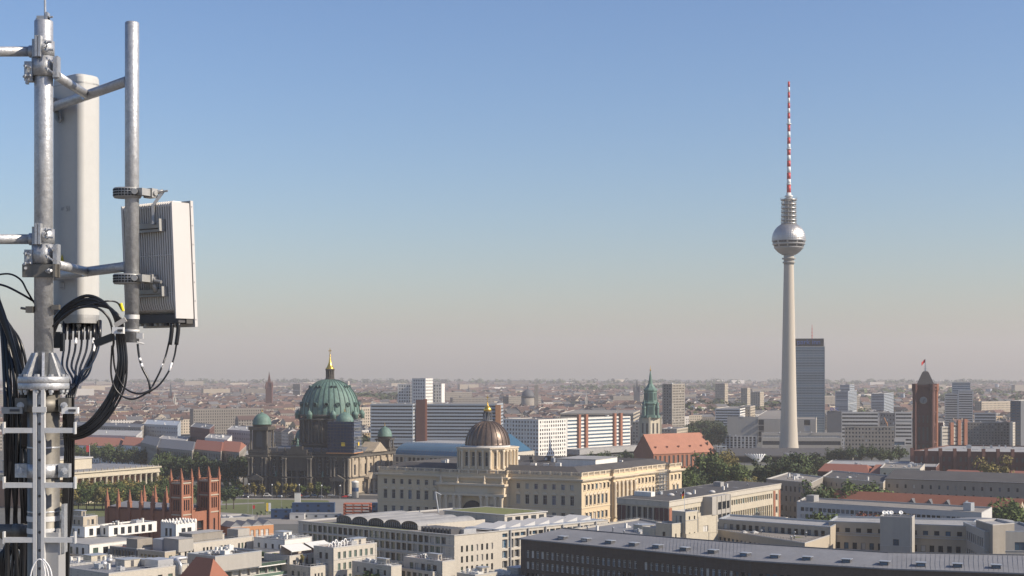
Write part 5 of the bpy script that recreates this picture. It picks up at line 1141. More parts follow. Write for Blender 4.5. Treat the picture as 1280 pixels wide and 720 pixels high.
    # orange tiled long roof with four small gables
    A, C = at(1016, 629, 15).xy, at(1272, 642, 15).xy; d = (C-A).normalized(); n = Vector((-d.y, d.x)); r = thing('tiled_building', (*((A+C)/2), 0), 'very long orange tiled roof with four dark pointed dormers', 'building')
    b = MB(); b.prism([A, C, C+n*15, A+n*15], 0, 15); b.build('wall', 'beige_stone', r); gable(r, A, C, C+n*15, A+n*15, 15, 6.4, 'orange_tile', 'beige_stone', .5)
    for x in (1129, 1147, 1165, 1184):
        t = (at(x, 632, 15).x-A.x)/(C.x-A.x); p = A+(C-A)*min(t, .99); e = p+n*1.2; q = n*5; gable(r, e+d*2.2, e+d*2.2+q, e-d*2.2+q, e-d*2.2, 16.2, 3.4, 'slate', 'slate', .3, name='dormer')
    occ([A, C, C+n*15, A+n*15], 3)
    # stone buildings behind
    Z = 22.5
    q1 = [at(958, 598.5, Z).xy, at(1014, 603.5, Z).xy, at(1029, 596, Z).xy, at(985, 590.5, Z).xy]
    block('stone_building', 'soot grey stone ministry with cluttered terrace roof left of the orange roof', 'building', q1, Z, 'grey_stone', {0: dict(rows=WR(4, 0, 21, 2.8, 1.3, 3.4, 'cross'), **W0), 1: dict(rows=WR(4, 0, 21, 2.4, 1.2, 3.4, 'cross'), **W0)}, clutter=12)
    q2 = [at(1028, 595.5, Z).xy, at(1104, 603.5, Z).xy, at(1112, 594, Z).xy, at(1040, 588, Z).xy]
    block('stone_building', 'grey rendered middle building with few small windows above the orange roof', 'building', q2, Z, 'beige_stone', {0: dict(rows=WR(5, 0, 21, 1.7, 1.0, 4.6, 'cross'), **W0)}, roofm='dark_roof', clutter=8)
    q3 = [at(1106, 598, Z+1).xy, at(1300, 604.5, Z+1).xy, at(1310, 596, Z+1).xy, at(1116, 590, Z+1).xy]
    r = block('stone_building', 'long grey stone building with evenly spaced windows and dark mansard roof', 'building', q3, Z+1, 'grey_stone', {0: dict(rows=WR(5, 0, 22, 2.0, 1.1, 4.4, 'cross'), **W0), 3: {}}, roofm='dark_roof', clutter=10)
    gable(r, q3[0], q3[1], q3[2], q3[3], Z+1.0, 3.2, 'dark_roof', 'cream_stone', .3, name='mansard_roof', hip=3)
court()

# ---- state council building
def council():
    z = 22.0; A, C = at(772.5, 622, z), at(836, 626.5, z); D = at(975, 604.5, z); E = A+D-C; fp = [A.xy, C.xy, D.xy, E.xy]
    B = Bld('council_building', 'long flat roofed modern hall with red stone and tall glazed panels and white cornice', 'building', cen(fp)); r = B.root
    sv = D.xy-C.xy; f, s = axes(fp); n1 = Vector((f.y, -f.x, 0)); n2 = Vector((s.y, -s.x, 0))
    B.facade(A.xy, C.xy, 0, z, rows=[(3, 18.4, 'band', 2.6, 3.1)], m0=5, m1=6, style='cross') if False else None
    fr = (C.xy-A.xy).length
    B.facade(A.xy, C.xy, 0, z, rows=[(2.5, 18.6, 'cross', 2.5, 3.15)], m0=4.8, m1=6.0, depth=.8, glass='glass', frame='frame_grey')
    p1, p2, p3 = C.xy+sv*.27, C.xy+sv*.43, C.xy+sv*.93
    B.facade(C.xy, p1, 0, z, rows=[(14.2, 17.2, 'double', 2.1, 2.5), (2, 11.6, 'cross', 2.1, 2.5)], m0=2.0, m1=.5, depth=.5, glass='glass_gold', alt=('glass', .4))
    B.facade(p1, p2, 0, z); 
    B.facade(p2, p3, 0, z, rows=[(15.0, 17.6, 'double', 2.2, 2.7), (3.4, 11.8, 'cross', 2.2, 2.7)], m0=.6, m1=.6, depth=.5, glass='glass_gold', alt=('glass_green', .35))
    B.facade(p3, D.xy, 0, z, rows=[(2, 5, 'double', 2.6, 3), (7, 10.4, 'double', 2.6, 3), (13.6, 17, 'double', 2.6, 3)], m0=2.0, m1=2.0, depth=.4)
    B.facade(D.xy, E.xy, 0, z); B.facade(E.xy, A.xy, 0, z); B.finish('cream_stone')
    # red stone panels, white fascia, grey portal block
    for u in (.03, .12, .77, .86, .95):
        p = A.xy+(C.xy-A.xy)*u; b = MB(); b.box((p.x+n1.x*.12, p.y+n1.y*.12, 10.4), (fr*.072, .24, 16.6), (f, n1, UP)); b.build('stone_panel', 'deep_red_brick', r)
    for t0, t1 in ((0.0, .022), (.93, .95), (.985, 1.0)):
        a, c = C.xy+sv*t0, C.xy+sv*t1; m = (a+c)/2; b = MB(); b.box((m.x+n2.x*.1, m.y+n2.y*.1, 9.4), ((c-a).length, .24, 18.8), (s, n2, UP)); b.build('stone_panel', 'red_brick', r)
    b = MB(); b.prism(inset(fp, -.45), z-2.6, z-.35); b.build('fascia', 'limestone', r)
    b = MB(); a, c = p1, p2; m = (a+c)/2; b.box((m.x+n2.x*2.4, m.y+n2.y*2.4, (z-.3)/2), ((c-a).length, 5.6, z-.3), (s, n2, UP)); pb = b.build('portal_block', 'concrete_grey', r)
    for zz in (4, 10.2, 16): 
        b = MB(); m2 = a+(c-a)*.62; b.box((m2.x+n2.x*5.25, m2.y+n2.y*5.25, zz+1), ((c-a).length*.62, .1, 3.6), (s, n2, UP)); b.build('window', 'glass', pb)
    b = MB(); m2 = a+(c-a)*.30
    for t in (.26, .5, .74, .98): m2 = a+(c-a)*t; b.box((m2.x+n2.x*5.35, m2.y+n2.y*5.35, z/2), (.5, .3, z-.6), (s, n2, UP))
    b.build('white_pier', 'limestone', pb)
    b = MB(); b.prism(inset(fp, -.7), z-.35, z+.05); b.build('roof_edge', 'limestone', r)
    b = MB(); b.prism(inset(fp, .2), z+.05, z+.12); b.build('roof', 'dark_roof', r)
    def W(u, v, zz): p = A.xy+(C.xy-A.xy)*u+sv*v; return Vector((p.x, p.y, zz))
    b = MB(); b.box(W(.35, .70, z+1.2), (4.5, 4, 2.4), (f, s, UP)); b.build('plant_room', 'pale_roof', r)
    b = MB(); b.box(W(.22, .12, z+1.0), (10, 4, 2.4), (f, s, UP)); b.build('plant_room', 'white_render', r)
    roof_clutter(r, fp, z+.1, 9, 4)
    for u, v in ((.55, .2), (.7, .28), (.85, .42)): b = MB(); b.lathe([(1.7, 0), (1.6, .5), (1.0, .95), (.1, 1.15)], W(u, v, z+.1), 14); b.build('roof_dome', 'bluish_white', r)
    occ(fp, 3)
    fm = thing('flag_mast', (*at(856, 640, 29.9).xy, 29.9), 'flagpole with limp black red and yellow flag on the cream stair tower', 'flagpole'); p = at(856.5, 640, 29.9); p.y += 2
    b = MB(); b.rod(p, p+UP*8, .12, 8, .07); b.build('pole', 'white_paint', fm)
    for k, m in enumerate(('black_paint', 'red_paint', 'yellow_paint')):
        b = MB(); o_ = p+UP*(7.6)
        for i in range(5): x0, x1 = -.12-.16*i-.0, -.12-.16*(i+1); zz = -.25*k*3.2; yy = lambda q: .12*math.sin(q*9); b.quad(o_+Vector((x0, yy(x0), zz-.5*i*.3)), o_+Vector((x1, yy(x1), zz-.5*(i+1)*.3)), o_+Vector((x1, yy(x1), zz-.8-.5*(i+1)*.3)), o_+Vector((x0, yy(x0), zz-.8-.5*i*.3)))
        b.build('flag_stripe', m, fm)
council()
# ================================================================== TREES
def leaf_crown(seed, shape, n, leaf, clumps):
    rr = random.Random(seed); b = MB(); cs = []
    for i in range(clumps):
        while True:
            p = Vector((rr.uniform(-1, 1), rr.uniform(-1, 1), rr.uniform(-1, 1)))
            if p.length < 1: break
        if p.length > 0: p = p*(0.55+.45*rr.random())
        cs.append((Vector((p.x*shape[0], p.y*shape[0], shape[2]+p.z*shape[1])), rr.uniform(.22, .42)*shape[0]))
    for i in range(n):
        c, r = cs[rr.randrange(len(cs))]
        d = Vector((rr.gauss(0, 1), rr.gauss(0, 1), rr.gauss(0, 1))).normalized(); p = c + d*r*(rr.random()**.35)
        nn = (d + Vector((rr.gauss(0, .5), rr.gauss(0, .5), rr.gauss(0, .5)+.3))).normalized(); u = nn.orthogonal().normalized(); v = nn.cross(u); s = leaf*rr.uniform(.6, 1.3); a = rr.uniform(0, 6.28)
        e, g_ = (u*math.cos(a)+v*math.sin(a))*s, (v*math.cos(a)-u*math.sin(a))*s*.7
        b.quad(p-e, p+g_, p+e, p-g_)
    return b, cs
TP = {}
for kind, seed, shape, n, leaf, cl in (('round', 1, (4.6, 4.2, 8.6), 1500, .42, 26), ('round', 2, (5.2, 4.4, 9.0), 1600, .45, 30), ('wide', 3, (6.0, 4.0, 8.2), 1700, .48, 34), ('lime', 4, (2.7, 3.9, 5.9), 1100, .46, 20), ('lime', 5, (2.5, 4.1, 6.0), 1100, .46, 20), ('poplar', 6, (2.6, 6.5, 9.5), 1100, .4, 22)):
    b, cs = leaf_crown(seed, shape, n, leaf, cl)
    t = MB(); rr = random.Random(seed)
    zc = shape[2]; t.rod((0,0,0), (.1,.05, zc*.62), .32, 8, .2); t.rod((.1,.05, zc*.6), (.15, .1, zc+shape[1]*.5), .2, 6, .05)
    for (c, r) in cs[:8]: t.rod((.1, .05, zc*.5), c, .13, 5, .03)
    TP.setdefault(kind, []).append((b, t))
_tm = {}
def tree(x, y, h, kind='round', tone='foliage', label=None, group=None, cat='tree', i=None, z=0.0):
    lst = TP[kind]; i = rnd.randrange(len(lst)) if i is None else i; b, t = lst[i]
    base = {'round': 13.0, 'wide': 12.3, 'lime': 10.2, 'poplar': 16.0}[kind]
    k1, k2 = ('c', kind, i, tone), ('t', kind, i)
    if k1 not in _tm: _tm[k1] = b.mesh('crown', tone)
    if k2 not in _tm: _tm[k2] = t.mesh('trunk', 'bark')
    r = thing('tree', (x, y, z), label, cat, group); s = h/base; r.scale = (s*rnd.uniform(.9, 1.15), s*rnd.uniform(.9, 1.15), s); r.rotation_euler = (0, 0, rnd.uniform(0, 6.28))
    for nm, k in (('trunk', k2), ('crown', k1)): o = bpy.data.objects.new(nm, _tm[k]); COL.objects.link(o); o.parent = r
    return r
def treerow(pxs, Y, h, kind, tones, label, group, jit=1.5):
    for px in pxs: y = Y(px) if callable(Y) else Y; y += rnd.uniform(-jit, jit); tree(xof(px, y), y, h*rnd.uniform(.88, 1.12), kind, rnd.choice(tones), label, group)
gy = lambda py: 80*F/(py-HZ)
# clipped row along the street in front of the cathedral
treerow([302, 307.5, 318, 328, 346, 357, 367, 379, 388, 397, 408.5], lambda px: gy(622.5), 10.6, 'lime', ['foliage_autumn', 'foliage_autumn', 'foliage'], 'small yellowing street tree in the row before the dark cathedral front', 'street trees before the cathedral', .4)
treerow([282, 291, 299], lambda px: gy(616), 10, 'lime', ['foliage_autumn', 'foliage'], 'small tree at the left end of the lawn row', 'trees left of the lawn row', .6)
# garden in front of the museum
treerow([90+8.2*i for i in range(16)], lambda px: gy(620), 13, 'round', ['foliage', 'foliage_autumn'], 'green tree in the back garden row below the museum columns', 'garden trees before the museum columns', 3)
treerow([92+9.4*i for i in range(14)], lambda px: gy(632), 14, 'round', ['foliage', 'foliage_autumn', 'foliage'], 'yellow green tree between the museum and the brick church', 'front garden trees behind the brick church', 3)
treerow([246, 255, 262, 283, 272, 292], lambda px: gy(636), 13, 'round', ['foliage_dark', 'foliage'], 'dark round tree just right of and behind the twin brick towers', 'trees right of the brick towers', 4)
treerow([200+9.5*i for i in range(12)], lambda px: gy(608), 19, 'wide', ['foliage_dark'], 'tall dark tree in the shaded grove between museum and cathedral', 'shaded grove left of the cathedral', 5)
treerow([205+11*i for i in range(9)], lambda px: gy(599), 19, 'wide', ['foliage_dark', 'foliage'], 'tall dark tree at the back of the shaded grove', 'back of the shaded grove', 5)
treerow([138+7.5*i for i in range(7)], lambda px: gy(590), 20, 'round', ['foliage', 'foliage_dark', 'foliage_autumn'], 'tree rising behind the flat roof of the museum', 'trees behind the museum', 8)
treerow([95+10*i for i in range(5)], lambda px: gy(584), 19, 'round', ['foliage', 'foliage_dark'], 'tree behind the museum on the far left', 'trees far behind the museum', 8)
treerow([92+8*i for i in range(15)], lambda px: gy(626), 13, 'round', ['foliage', 'foliage_autumn'], 'green tree in the middle garden row between museum and church', 'middle garden trees before the museum', 3)
treerow([88+10*i for i in range(13)], lambda px: gy(638), 13, 'wide', ['foliage', 'foliage_autumn'], 'broad green tree right behind the pinnacles of the brick church', 'trees right behind the brick church', 3)
# by the palace
treerow([457, 464, 470], lambda px: gy(606), 13, 'round', ['foliage', 'foliage_dark'], 'tree squeezed between cathedral flank and palace corner', 'trees between cathedral and palace', 3)
treerow([746, 757, 768, 742], 1180, 17, 'round', ['foliage_dark', 'foliage'], 'dark tree behind the palace roof before the white slab', 'trees behind the palace', 10)
treerow([790, 797, 783], 1290, 12, 'round', ['foliage', 'foliage_dark'], 'tree at the foot of the green spired church tower', 'trees at the church tower', 6)
treerow([852, 860, 849], 905, 22, 'round', ['foliage', 'foliage_dark'], 'tall tree right behind the far palace corner', 'trees at the palace corner', 8)
# park before the television tower
tree(xof(884, 960), 960, 29, 'wide', 'foliage', 'biggest green tree of the park, right below the orange church roof', 'park trees', i=0)
tree(xof(872, 930), 930, 21, 'round', 'foliage_dark', 'dark tree left of the biggest park tree', 'park trees')
for px, Y, h, tn in ((903, 1000, 22, 'foliage_autumn'), (915, 950, 23, 'foliage'), (926, 985, 19, 'foliage'), (937, 945, 15, 'foliage_autumn'), (948, 1000, 18, 'foliage_dark'), (958, 960, 25, 'foliage_dark'), (970, 980, 26, 'foliage_dark'), (983, 960, 25, 'foliage_dark'), (994, 1010, 26, 'foliage_dark'), (1005, 1040, 24, 'foliage'), (1016, 1080, 22, 'foliage_dark'), (893, 1010, 20, 'foliage'), (1030, 1100, 18, 'foliage_dark'), (925, 900, 15, 'foliage'), (907, 890, 15, 'foliage_autumn')):
    tree(xof(px, Y), Y, h, rnd.choice(['round', 'wide']), tn, 'full crowned park tree standing before the television tower foot', 'park trees in front of the television tower')
treerow([900, 910, 890], 1060, 24, 'round', ['foliage_autumn', 'foliage'], 'brownish green tree beside the church end scaffold', 'trees beside the church scaffold', 10)
treerow([1040, 1052, 1063, 1077, 1090, 1100, 1112, 1124], 1260, 17, 'round', ['foliage_dark'], 'dark tree below the long station hall', 'trees below the station hall', 25)
treerow([862+9*i for i in range(5)], 1560, 22, 'wide', ['foliage_dark'], 'hazy dark tree between slab tower and store', 'hazy trees left of the store block', 60)
treerow([862+8*i for i in range(6)], 1750, 22, 'wide', ['foliage_dark'], 'hazy dark tree farther behind the orange church roof', 'hazy trees behind the church roof', 60)
tree(xof(1242, 900), 900, 31, 'round', 'foliage_autumn', 'single light green tree in front of the town hall wall', None, i=0)
# courts on the right
tree(xof(1029, 655), 655, 19.0, 'wide', 'foliage', 'bright green round tree in front of the bluish white bar', None, i=0)
tree(xof(1084, 665), 665, 17.5, 'wide', 'foliage_red', 'dark reddish tree in front of the bluish white bar', None, i=0)
tree(xof(1120, 650), 650, 19.0, 'wide', 'foliage_autumn', 'brown green tree behind the stair tower with dishes', None, i=0)
tree(xof(1010, 648), 648, 15, 'round', 'foliage_autumn', 'small yellow green bush at the left foot of the bluish white bar', None)
treerow([1020+9.5*i for i in range(9)], 752, 23.5, 'round', ['foliage', 'foliage_dark', 'foliage'], 'green tree peeping over the bluish white bar before the orange roof', 'trees between bar and orange roof', 2)
treerow([1250, 1262, 1271], 690, 21, 'round', ['foliage', 'foliage_dark'], 'green tree in the gap right of the bluish white bar', 'trees right of the bar', 5)
# roof gardens
def shrub(px, py, z, h, tone, label):
    p = at(px, py, z); tree(p.x, p.y, h, 'lime', tone, label, 'potted shrubs on the roof terraces', 'shrub', z=z-.3)
for i, (px, py, z, tone) in enumerate(((378, 703, 14.5, 'foliage_autumn'), (383, 701, 14.5, 'foliage_red'), (404, 702, 14.5, 'foliage_autumn'), (411, 701, 14.5, 'foliage'), (418, 700, 14.5, 'foliage_autumn'), (425, 698, 14.5, 'foliage_red'), (434, 697, 14.5, 'foliage'), (441, 695, 14.5, 'foliage_red'))): shrub(px, py, z, 3.4, tone, 'small potted shrub on the cream terrace below the white awnings')
for px, Y, h, tn in ((455, 500, 15, 'foliage_autumn'), (463, 505, 16, 'foliage'), (471, 512, 17.5, 'foliage_red'), (468, 495, 14, 'foliage')): tree(xof(px, Y), Y, h, 'lime', tn, 'autumn coloured courtyard tree between the cream houses', 'courtyard trees between the cream houses')
for px, Y, h, tn in ((330, 462, 12.5, 'foliage_autumn'), (340, 458, 12.5, 'foliage_red'), (350, 466, 12, 'foliage_autumn'), (322, 455, 11.5, 'foliage_autumn')): tree(xof(px, Y), Y, h, 'lime', tn, 'orange and yellow bush at the bottom edge below the glass balconies', 'autumn bushes at the bottom edge')

# ================================================================== MUSEUM WITH COLONNADE
def museum():
    z = 19.5; C = at(199, 582.5, z); A = at(40, 594.5, z); fx = (C.xy-A.xy).normalized(); nb = Vector((-fx.y, fx.x)); up = UP
    fp = [A.xy, C.xy, C.xy+nb*50, A.xy+nb*50]; r = thing('museum', (*((A.xy+C.xy)/2), 0), 'cream classical museum with a long row of tall columns and raised attic block', 'museum'); f3 = Vector((*fx, 0)); n3 = Vector((fx.y, -fx.x, 0)); L = (C.xy-A.xy).length
    b = MB(); b.prism([A.xy+nb*7, C.xy+nb*7, C.xy+nb*50, A.xy+nb*50], 0, 15.6); b.build('wall', 'orange_back' if False else 'red_wall', r)
    b = MB(); b.prism([A.xy-nb*2, C.xy-nb*2, C.xy+nb*7, A.xy+nb*7], 0, 2.6); b.build('plinth', 'cream_stone', r)
    b = MB(); b.prism(inset(fp, -.5), 15.6, 16.6); b.prism(inset(fp, -.2), 16.6, 18.6); b.prism(inset(fp, -1.1), 18.6, z); b.build('entablature', 'cream_stone', r)
    b = MB(); b.prism(inset(fp, 2.0), z, z+.5); b.build('roof', 'grey_roof', r)
    n = int(L/4.9)
    for i in range(n+1):
        p = A.xy.lerp(C.xy, i/n)-fx*.0; p = A.xy + fx*(1.2+(L-2.4)*i/n) + nb*1.0; b = MB(); b.lathe([(1.0, 2.6), (1.0, 3.1), (.82, 3.3), (.7, 14.4), (1.05, 15.1), (1.05, 15.6)], (p.x, p.y, 0), 14); b.build('column', 'cream_stone', r)
        p = p-nb*1.2; b = MB(); b.lathe([(.5, z), (.45, z+.6), (.2, z+.9), (.35, z+1.3), (.04, z+1.7)], (p.x, p.y, 0), 8); b.build('roof_ornament', 'grey_stone', r)
    b = MB()
    for d in (0, 49): p = C.xy+nb*(1+d*0)+fx*0; 
    b.box((C.x+nb.x*3.6-fx.x*.8, C.y+nb.y*3.6-fx.y*.8, 9), (1.6, 7, 13.4), (f3, Vector((*nb, 0)), up)); b.build('end_wall', 'cream_stone', r)
    a2 = at(86, 589, z).xy; a2 = C.xy - fx*58 + nb*14; q = [a2-fx*40, a2+fx*13, a2+fx*13+nb*20, a2-fx*40+nb*20]; b = MB(); b.prism(q, z, z+7.0); ab = b.build('attic_block', 'cream_stone', r); b = MB(); b.prism(inset(q, -.6), z+7, z+7.8); b.build('roof', 'coping', ab)
    q = C.xy - fx*40 - nb*.8; b = MB(); b.box((q.x, q.y, 6.5), (11, .3, 3.2), (f3, n3, up)); b.build('banner', 'red_banner', r)
    occ(fp, 5)
mat('red_wall', (0.33, 0.17, 0.10), 0.85, var=.2); mat('red_banner', (0.62, 0.06, 0.06), .7)
museum()

# ================================================================== MIDDLE DISTANCE
W0 = dict(glass='glass', frame='frame_dark', depth=.3)
def row_house(lab, px, z, walm, roofm, hr, nf=5, name='office_building', cat='building', ww=1.4, pt=3.6, wh=1.9, roof='gable', clutter=0, style='plain', **kw):
    fp = [at(x, y, z).xy for x, y in px] if isinstance(px[0], tuple) else px
    sp = dict(rows=rowsof(0, z-1, nf, wh, style=style, w=ww, pitch=pt), **W0)
    r = block(name, lab, cat, fp, z, walm, {0: sp, 1: sp}, roofm=roofm if roof == 'flat' else 'dark_roof', copm='coping', clutter=clutter, **kw)
    if roof == 'gable': gable(r, fp[0], fp[1], fp[2], fp[3], z+.15, hr, roofm, walm, .3, hip=3)
    return r
# left: museum island and beyond
r = row_house('long soot dark palace wing with glazed grey roof left of the cathedral', [(194, 559), (240, 563.5), (250, 556), (205, 552)], 22, 'grey_stone', 'slate', 4.5, 5, pt=3.2, wh=2.6)
r = row_house('soot dark museum wing with brown roof next to the cathedral', [(240, 561), (276, 565), (284, 557), (249, 554)], 22, 'grey_stone', 'brown_tile', 5, 5, pt=3.2, wh=2.6)
r = row_house('brown stone wing with bright orange tiled end roof beside the cathedral', [(274, 563), (299, 565.5), (308, 557), (283, 555)], 22, 'grey_stone', 'orange_tile', 5, 5, pt=3.4, wh=2.6)
r = row_house('low grey stone wing just left of the cathedral tower', [(292, 569), (312, 571), (316, 563), (297, 562)], 16, 'grey_stone', 'pale_roof', 0, 3, roof='flat', clutter=5)
row_house('dark gabled museum wing behind the garden trees', [(176, 553), (196, 558), (206, 551), (188, 547)], 23, 'grey_stone', 'slate', 4, 5, pt=3.2, wh=2.4)
row_house('white plastered barracks with orange tiled roof and dormers', [(88, 556), (152, 558.5), (156, 551), (92, 549)], 15, 'white_render', 'orange_tile', 5, 4, pt=3.6)
row_house('white plastered house with orange tiled hip roof right of the barracks', [(152, 556), (177, 558), (182, 551), (158, 549.5)], 17, 'white_render', 'orange_tile', 5, 4, pt=3.6)
fl = thing('flagpole', (xof(112, 1040), 1040, 0), 'flagpole with small red banner above the garden trees', 'flagpole'); b = MB(); b.rod((xof(112, 1040), 1040, 0), (xof(112, 1040), 1040, zof(556, 1040)), .16, 6); b.build('pole', 'white_paint', fl); b = MB(); b.box((xof(112, 1040)-1.2, 1040, zof(561, 1040)), (2.2, .1, 4.5)); b.build('flag', 'red_banner', fl)
for lab, px, z, m, rm, ro in (
  ('wide low white hall with three dark round vents far left', [(80, 543), (170, 545), (178, 538), (92, 536)], 20, 'bluish_white', 'pale_roof', 'flat'),
  ('long dark flat building on the left before the sea of roofs', [(84, 531), (176, 534), (182, 530), (92, 527)], 22, 'grey_stone', 'slate', 'flat'),
  ('long blue grey glass hall with ribbed roof among the roofs', [(180, 530), (222, 532), (226, 526), (184, 524)], 23, 'blue_grey_panel', 'zinc', 'flat'),
  ('pale block with white flat roof left of centre', [(196, 549), (232, 551), (238, 546), (204, 544)], 20, 'bluish_white', 'pale_roof', 'flat'),
  ('bright white fronted block behind the soot dark wing', [(256, 547), (284, 550), (290, 544), (262, 542)], 26, 'white_render', 'pale_roof', 'flat'),
  ('brick red and slate block with stepped roof', [(238, 533), (262, 536), (268, 531), (244, 528)], 30, 'deep_red_brick', 'slate', 'flat'),
  ('white office with long horizontal windows far left of the cathedral', [(284, 537), (316, 539), (322, 533), (290, 532)], 24, 'bluish_white', 'pale_roof', 'flat')):
    row_house(lab, px, z, m, rm, 0, 5, roof=ro, clutter=6)
# round dome museum etc. behind the cathedral left
# behind the palace: blue glass barrel roof block
def aquaree():
    z = 26.0; A, C = at(491, 568, z), at(577, 571, z); fx = (C.xy-A.xy).normalized(); nb = Vector((-fx.y, fx.x)); D = C.xy+nb*60
    fp = [A.xy, C.xy, D, A.xy+nb*60]; L = (C.xy-A.xy).length
    r = block('glass_hall', 'pale stone hall with blue glass barrel roof behind the palace', 'building', fp, z, 'beige_stone', {0: dict(rows=rowsof(0, 25, 6, 3.2, style='cross', w=2.2, pitch=3.4), glass='glass', frame='frame_dark', depth=.4)}, roofm='pale_roof')
    f3 = Vector((*fx, 0)); n3 = Vector((*nb, 0)); b = MB(); c0 = Vector((*fp[0], z))+n3*3; rr_, h = 16, zof(554, fp[0].y)-z; N = 8
    for i in range(N):
        a0, a1 = math.pi/2*i/N, math.pi/2*(i+1)/N; p = lambda a: n3*(rr_*(1-math.cos(a)))+UP*(h*math.sin(a)); b.quad(c0+p(a0), c0+f3*L*.97+p(a0), c0+f3*L*.97+p(a1), c0+p(a1))
    b.m = 1; top = c0+n3*rr_+UP*h; b.quad(top, top+f3*L*.97, top+f3*L*.97+n3*34, top+n3*34)
    for e in (0, L*.97): b.quad(*([c0+f3*e+n3*(rr_*(1-math.cos(math.pi/2*i/N)))+UP*(h*math.sin(math.pi/2*i/N)) for i in range(N+1)]+[top+f3*e+n3*34, c0+f3*e+n3*(rr_+34)]))
    b.m = 2
    for k in range(26): x = L*.97*k/25; b.tube([c0+f3*x+n3*(rr_*(1-math.cos(math.pi/2*i/4))-.1)+UP*(h*math.sin(math.pi/2*i/4)+.1) for i in range(5)], .12, 4, 1)
    b.build('barrel_roof', ['glass_barrel', 'pale_roof', 'frame_dark'], r)
    z = 28; fp = quadT(608, (640, 566), 668, z, 30); r = block('glass_hall', 'pale hall with slanting blue glass roof right of the copper dome', 'building', fp, z, 'limestone', {0: dict(rows=rowsof(0, 27, 6, 2.2, style='plain', w=1.6, pitch=3), **W0), 1: dict(rows=rowsof(0, 27, 6, 2.2, style='plain', w=1.6, pitch=3), **W0)}, roofm='pale_roof')
    A_, B_, C_, D_ = [Vector((*p, 28.2)) for p in inset(fp, 1)]; b = MB(); b.quad(A_, B_, C_+UP*.1, D_+UP*11); b.quad(A_, D_+UP*11, D_); b.quad(D_, D_+UP*11, C_); b.build('slanting_roof', 'glass_barrel', r)
mat('glass_barrel', (0.055, 0.13, 0.20), .22, spec=.7, var=.15, scale=.1)
aquaree()
def slab(lab, xA, xC, xD, ytop, Y, th=12, wall='concrete_grey', nf=12, style='band', wA=None, wC=None, name='apartment_block', cat='apartment block', roofm='gravel_roof', glass='glass', frame='frame_grey', wh=None, pitch=3.2, w=1.6, clutter=3, group=None, cop='coping', bottom=0, m0=.6, m1=.6):
    fp = quadY(xA, xC, xD, Y, th); z = zof(ytop, Y); h = wh or (z/nf*.5)
    sp = lambda ok: dict(rows=rowsof(bottom, z-.6, nf, h, style=style, w=w, pitch=pitch), glass=glass, frame=frame, depth=.35, m0=m0, m1=m1) if ok is not False else {}
    f = {}; 
    if wA is not False: f[0] = sp(wA)
    if wC is not False: f[1] = sp(wC)
    r = block(name, lab, cat, fp, z, wall, f, roofm=roofm, copm=cop, clutter=clutter, group=group); return r, fp, z
def fin(r, fp, u, side, w, h, m, prj=.8, name='stair_tower'):
    a, b_ = (fp[0], fp[1]) if side == 0 else (fp[1], fp[2]); p = a.lerp(b_, u); t = Vector((*(b_-a).normalized(), 0)); n = Vector((t.y, -t.x, 0)); b = MB(); b.box((p.x+n.x*(prj/2-.4), p.y+n.y*(prj/2-.4), h/2), (w, prj+.8, h), (t, n, UP)); return b.build(name, m, r)
slab('long grey slab with many window bands left of the dark red stair tower', 463, 516, 522, 505, 1450, 6, 'blue_grey_panel', 15)
r, fp, z = slab('long grey slab with many window bands behind the copper dome', 530, 621, 629, 505, 1455, 6, 'blue_grey_panel', 15)
fin(r, fp, -.045, 0, 9.0, zof(500, 1450), 'deep_red_brick', 2.2); fin(r, fp, .02, 0, 3.0, zof(499, 1450), 'red_brick', 1.2)
fin(r, fp, 1.02, 0, 5, zof(506, 1450), 'orange_plaster', 2.0)
slab('white high rise with three stepped wings above the long grey slab', 497, 521, 524, 480, 1900, 8, 'white_render', 17, 'plain', wC=False, pitch=3.2, w=1.8)
slab('taller middle wing of the white high rise with rooftop aerials', 515, 532, 541, 473, 1870, 20, 'white_render', 18, 'plain', pitch=3.2, w=1.6)
slab('right wing of the white high rise', 541, 552, 556, 479.5, 1890, 20, 'white_render', 17, 'plain', wC=False, pitch=3.6, w=1.6)
slab('white slab with a grid of square windows and shaded left end', 629, 673, 708.5, 524.5, 1320, 38, 'white_render', 11, 'plain', pitch=3.3, w=1.7, wh=2.0)
r, fp, z = slab('sunlit striped slab with red stair towers and balconies', 700, 709, 788, 523, 1445, 40, 'white_render', 10, 'band', wh=1.7, glass='glass_blue')
for u in (.17, .28, .73, .83): fin(r, fp, u, 1, 3.4, z+3.4, 'orange_plaster' if False else 'red_brick', 2.0)
f_, s_ = axes(fp); b = MB(); p = fp[1].lerp(fp[2], .5); b.box((p.x+s_.y*10, p.y-s_.x*10, 4.5), ((fp[2]-fp[1]).length*1.1, 18, 5), (s_, Vector((s_.y, -s_.x, 0)), UP)); b.build('shop_base', 'pale_roof', r)
slab('dark grey tower slab with stepped top right of the green spire', 828, 840, 856, 480, 1700, 36, 'grey_stone', 22, 'plain', roofm='slate', pitch=3.4, w=1.7)
slab('low pale block at the foot of the dark tower slab', 826, 846, 860, 536, 1540, 20, 'beige_stone', 7, 'plain')
slab('hazy grey block between sunlit slab and church tower', 790, 806, 812, 527, 1560, 16, 'beige_stone', 9, 'plain')
slab('wide brown grey block behind the sunlit slab', 700, 790, 800, 517, 1720, 8, 'beige_stone', 8, 'band')
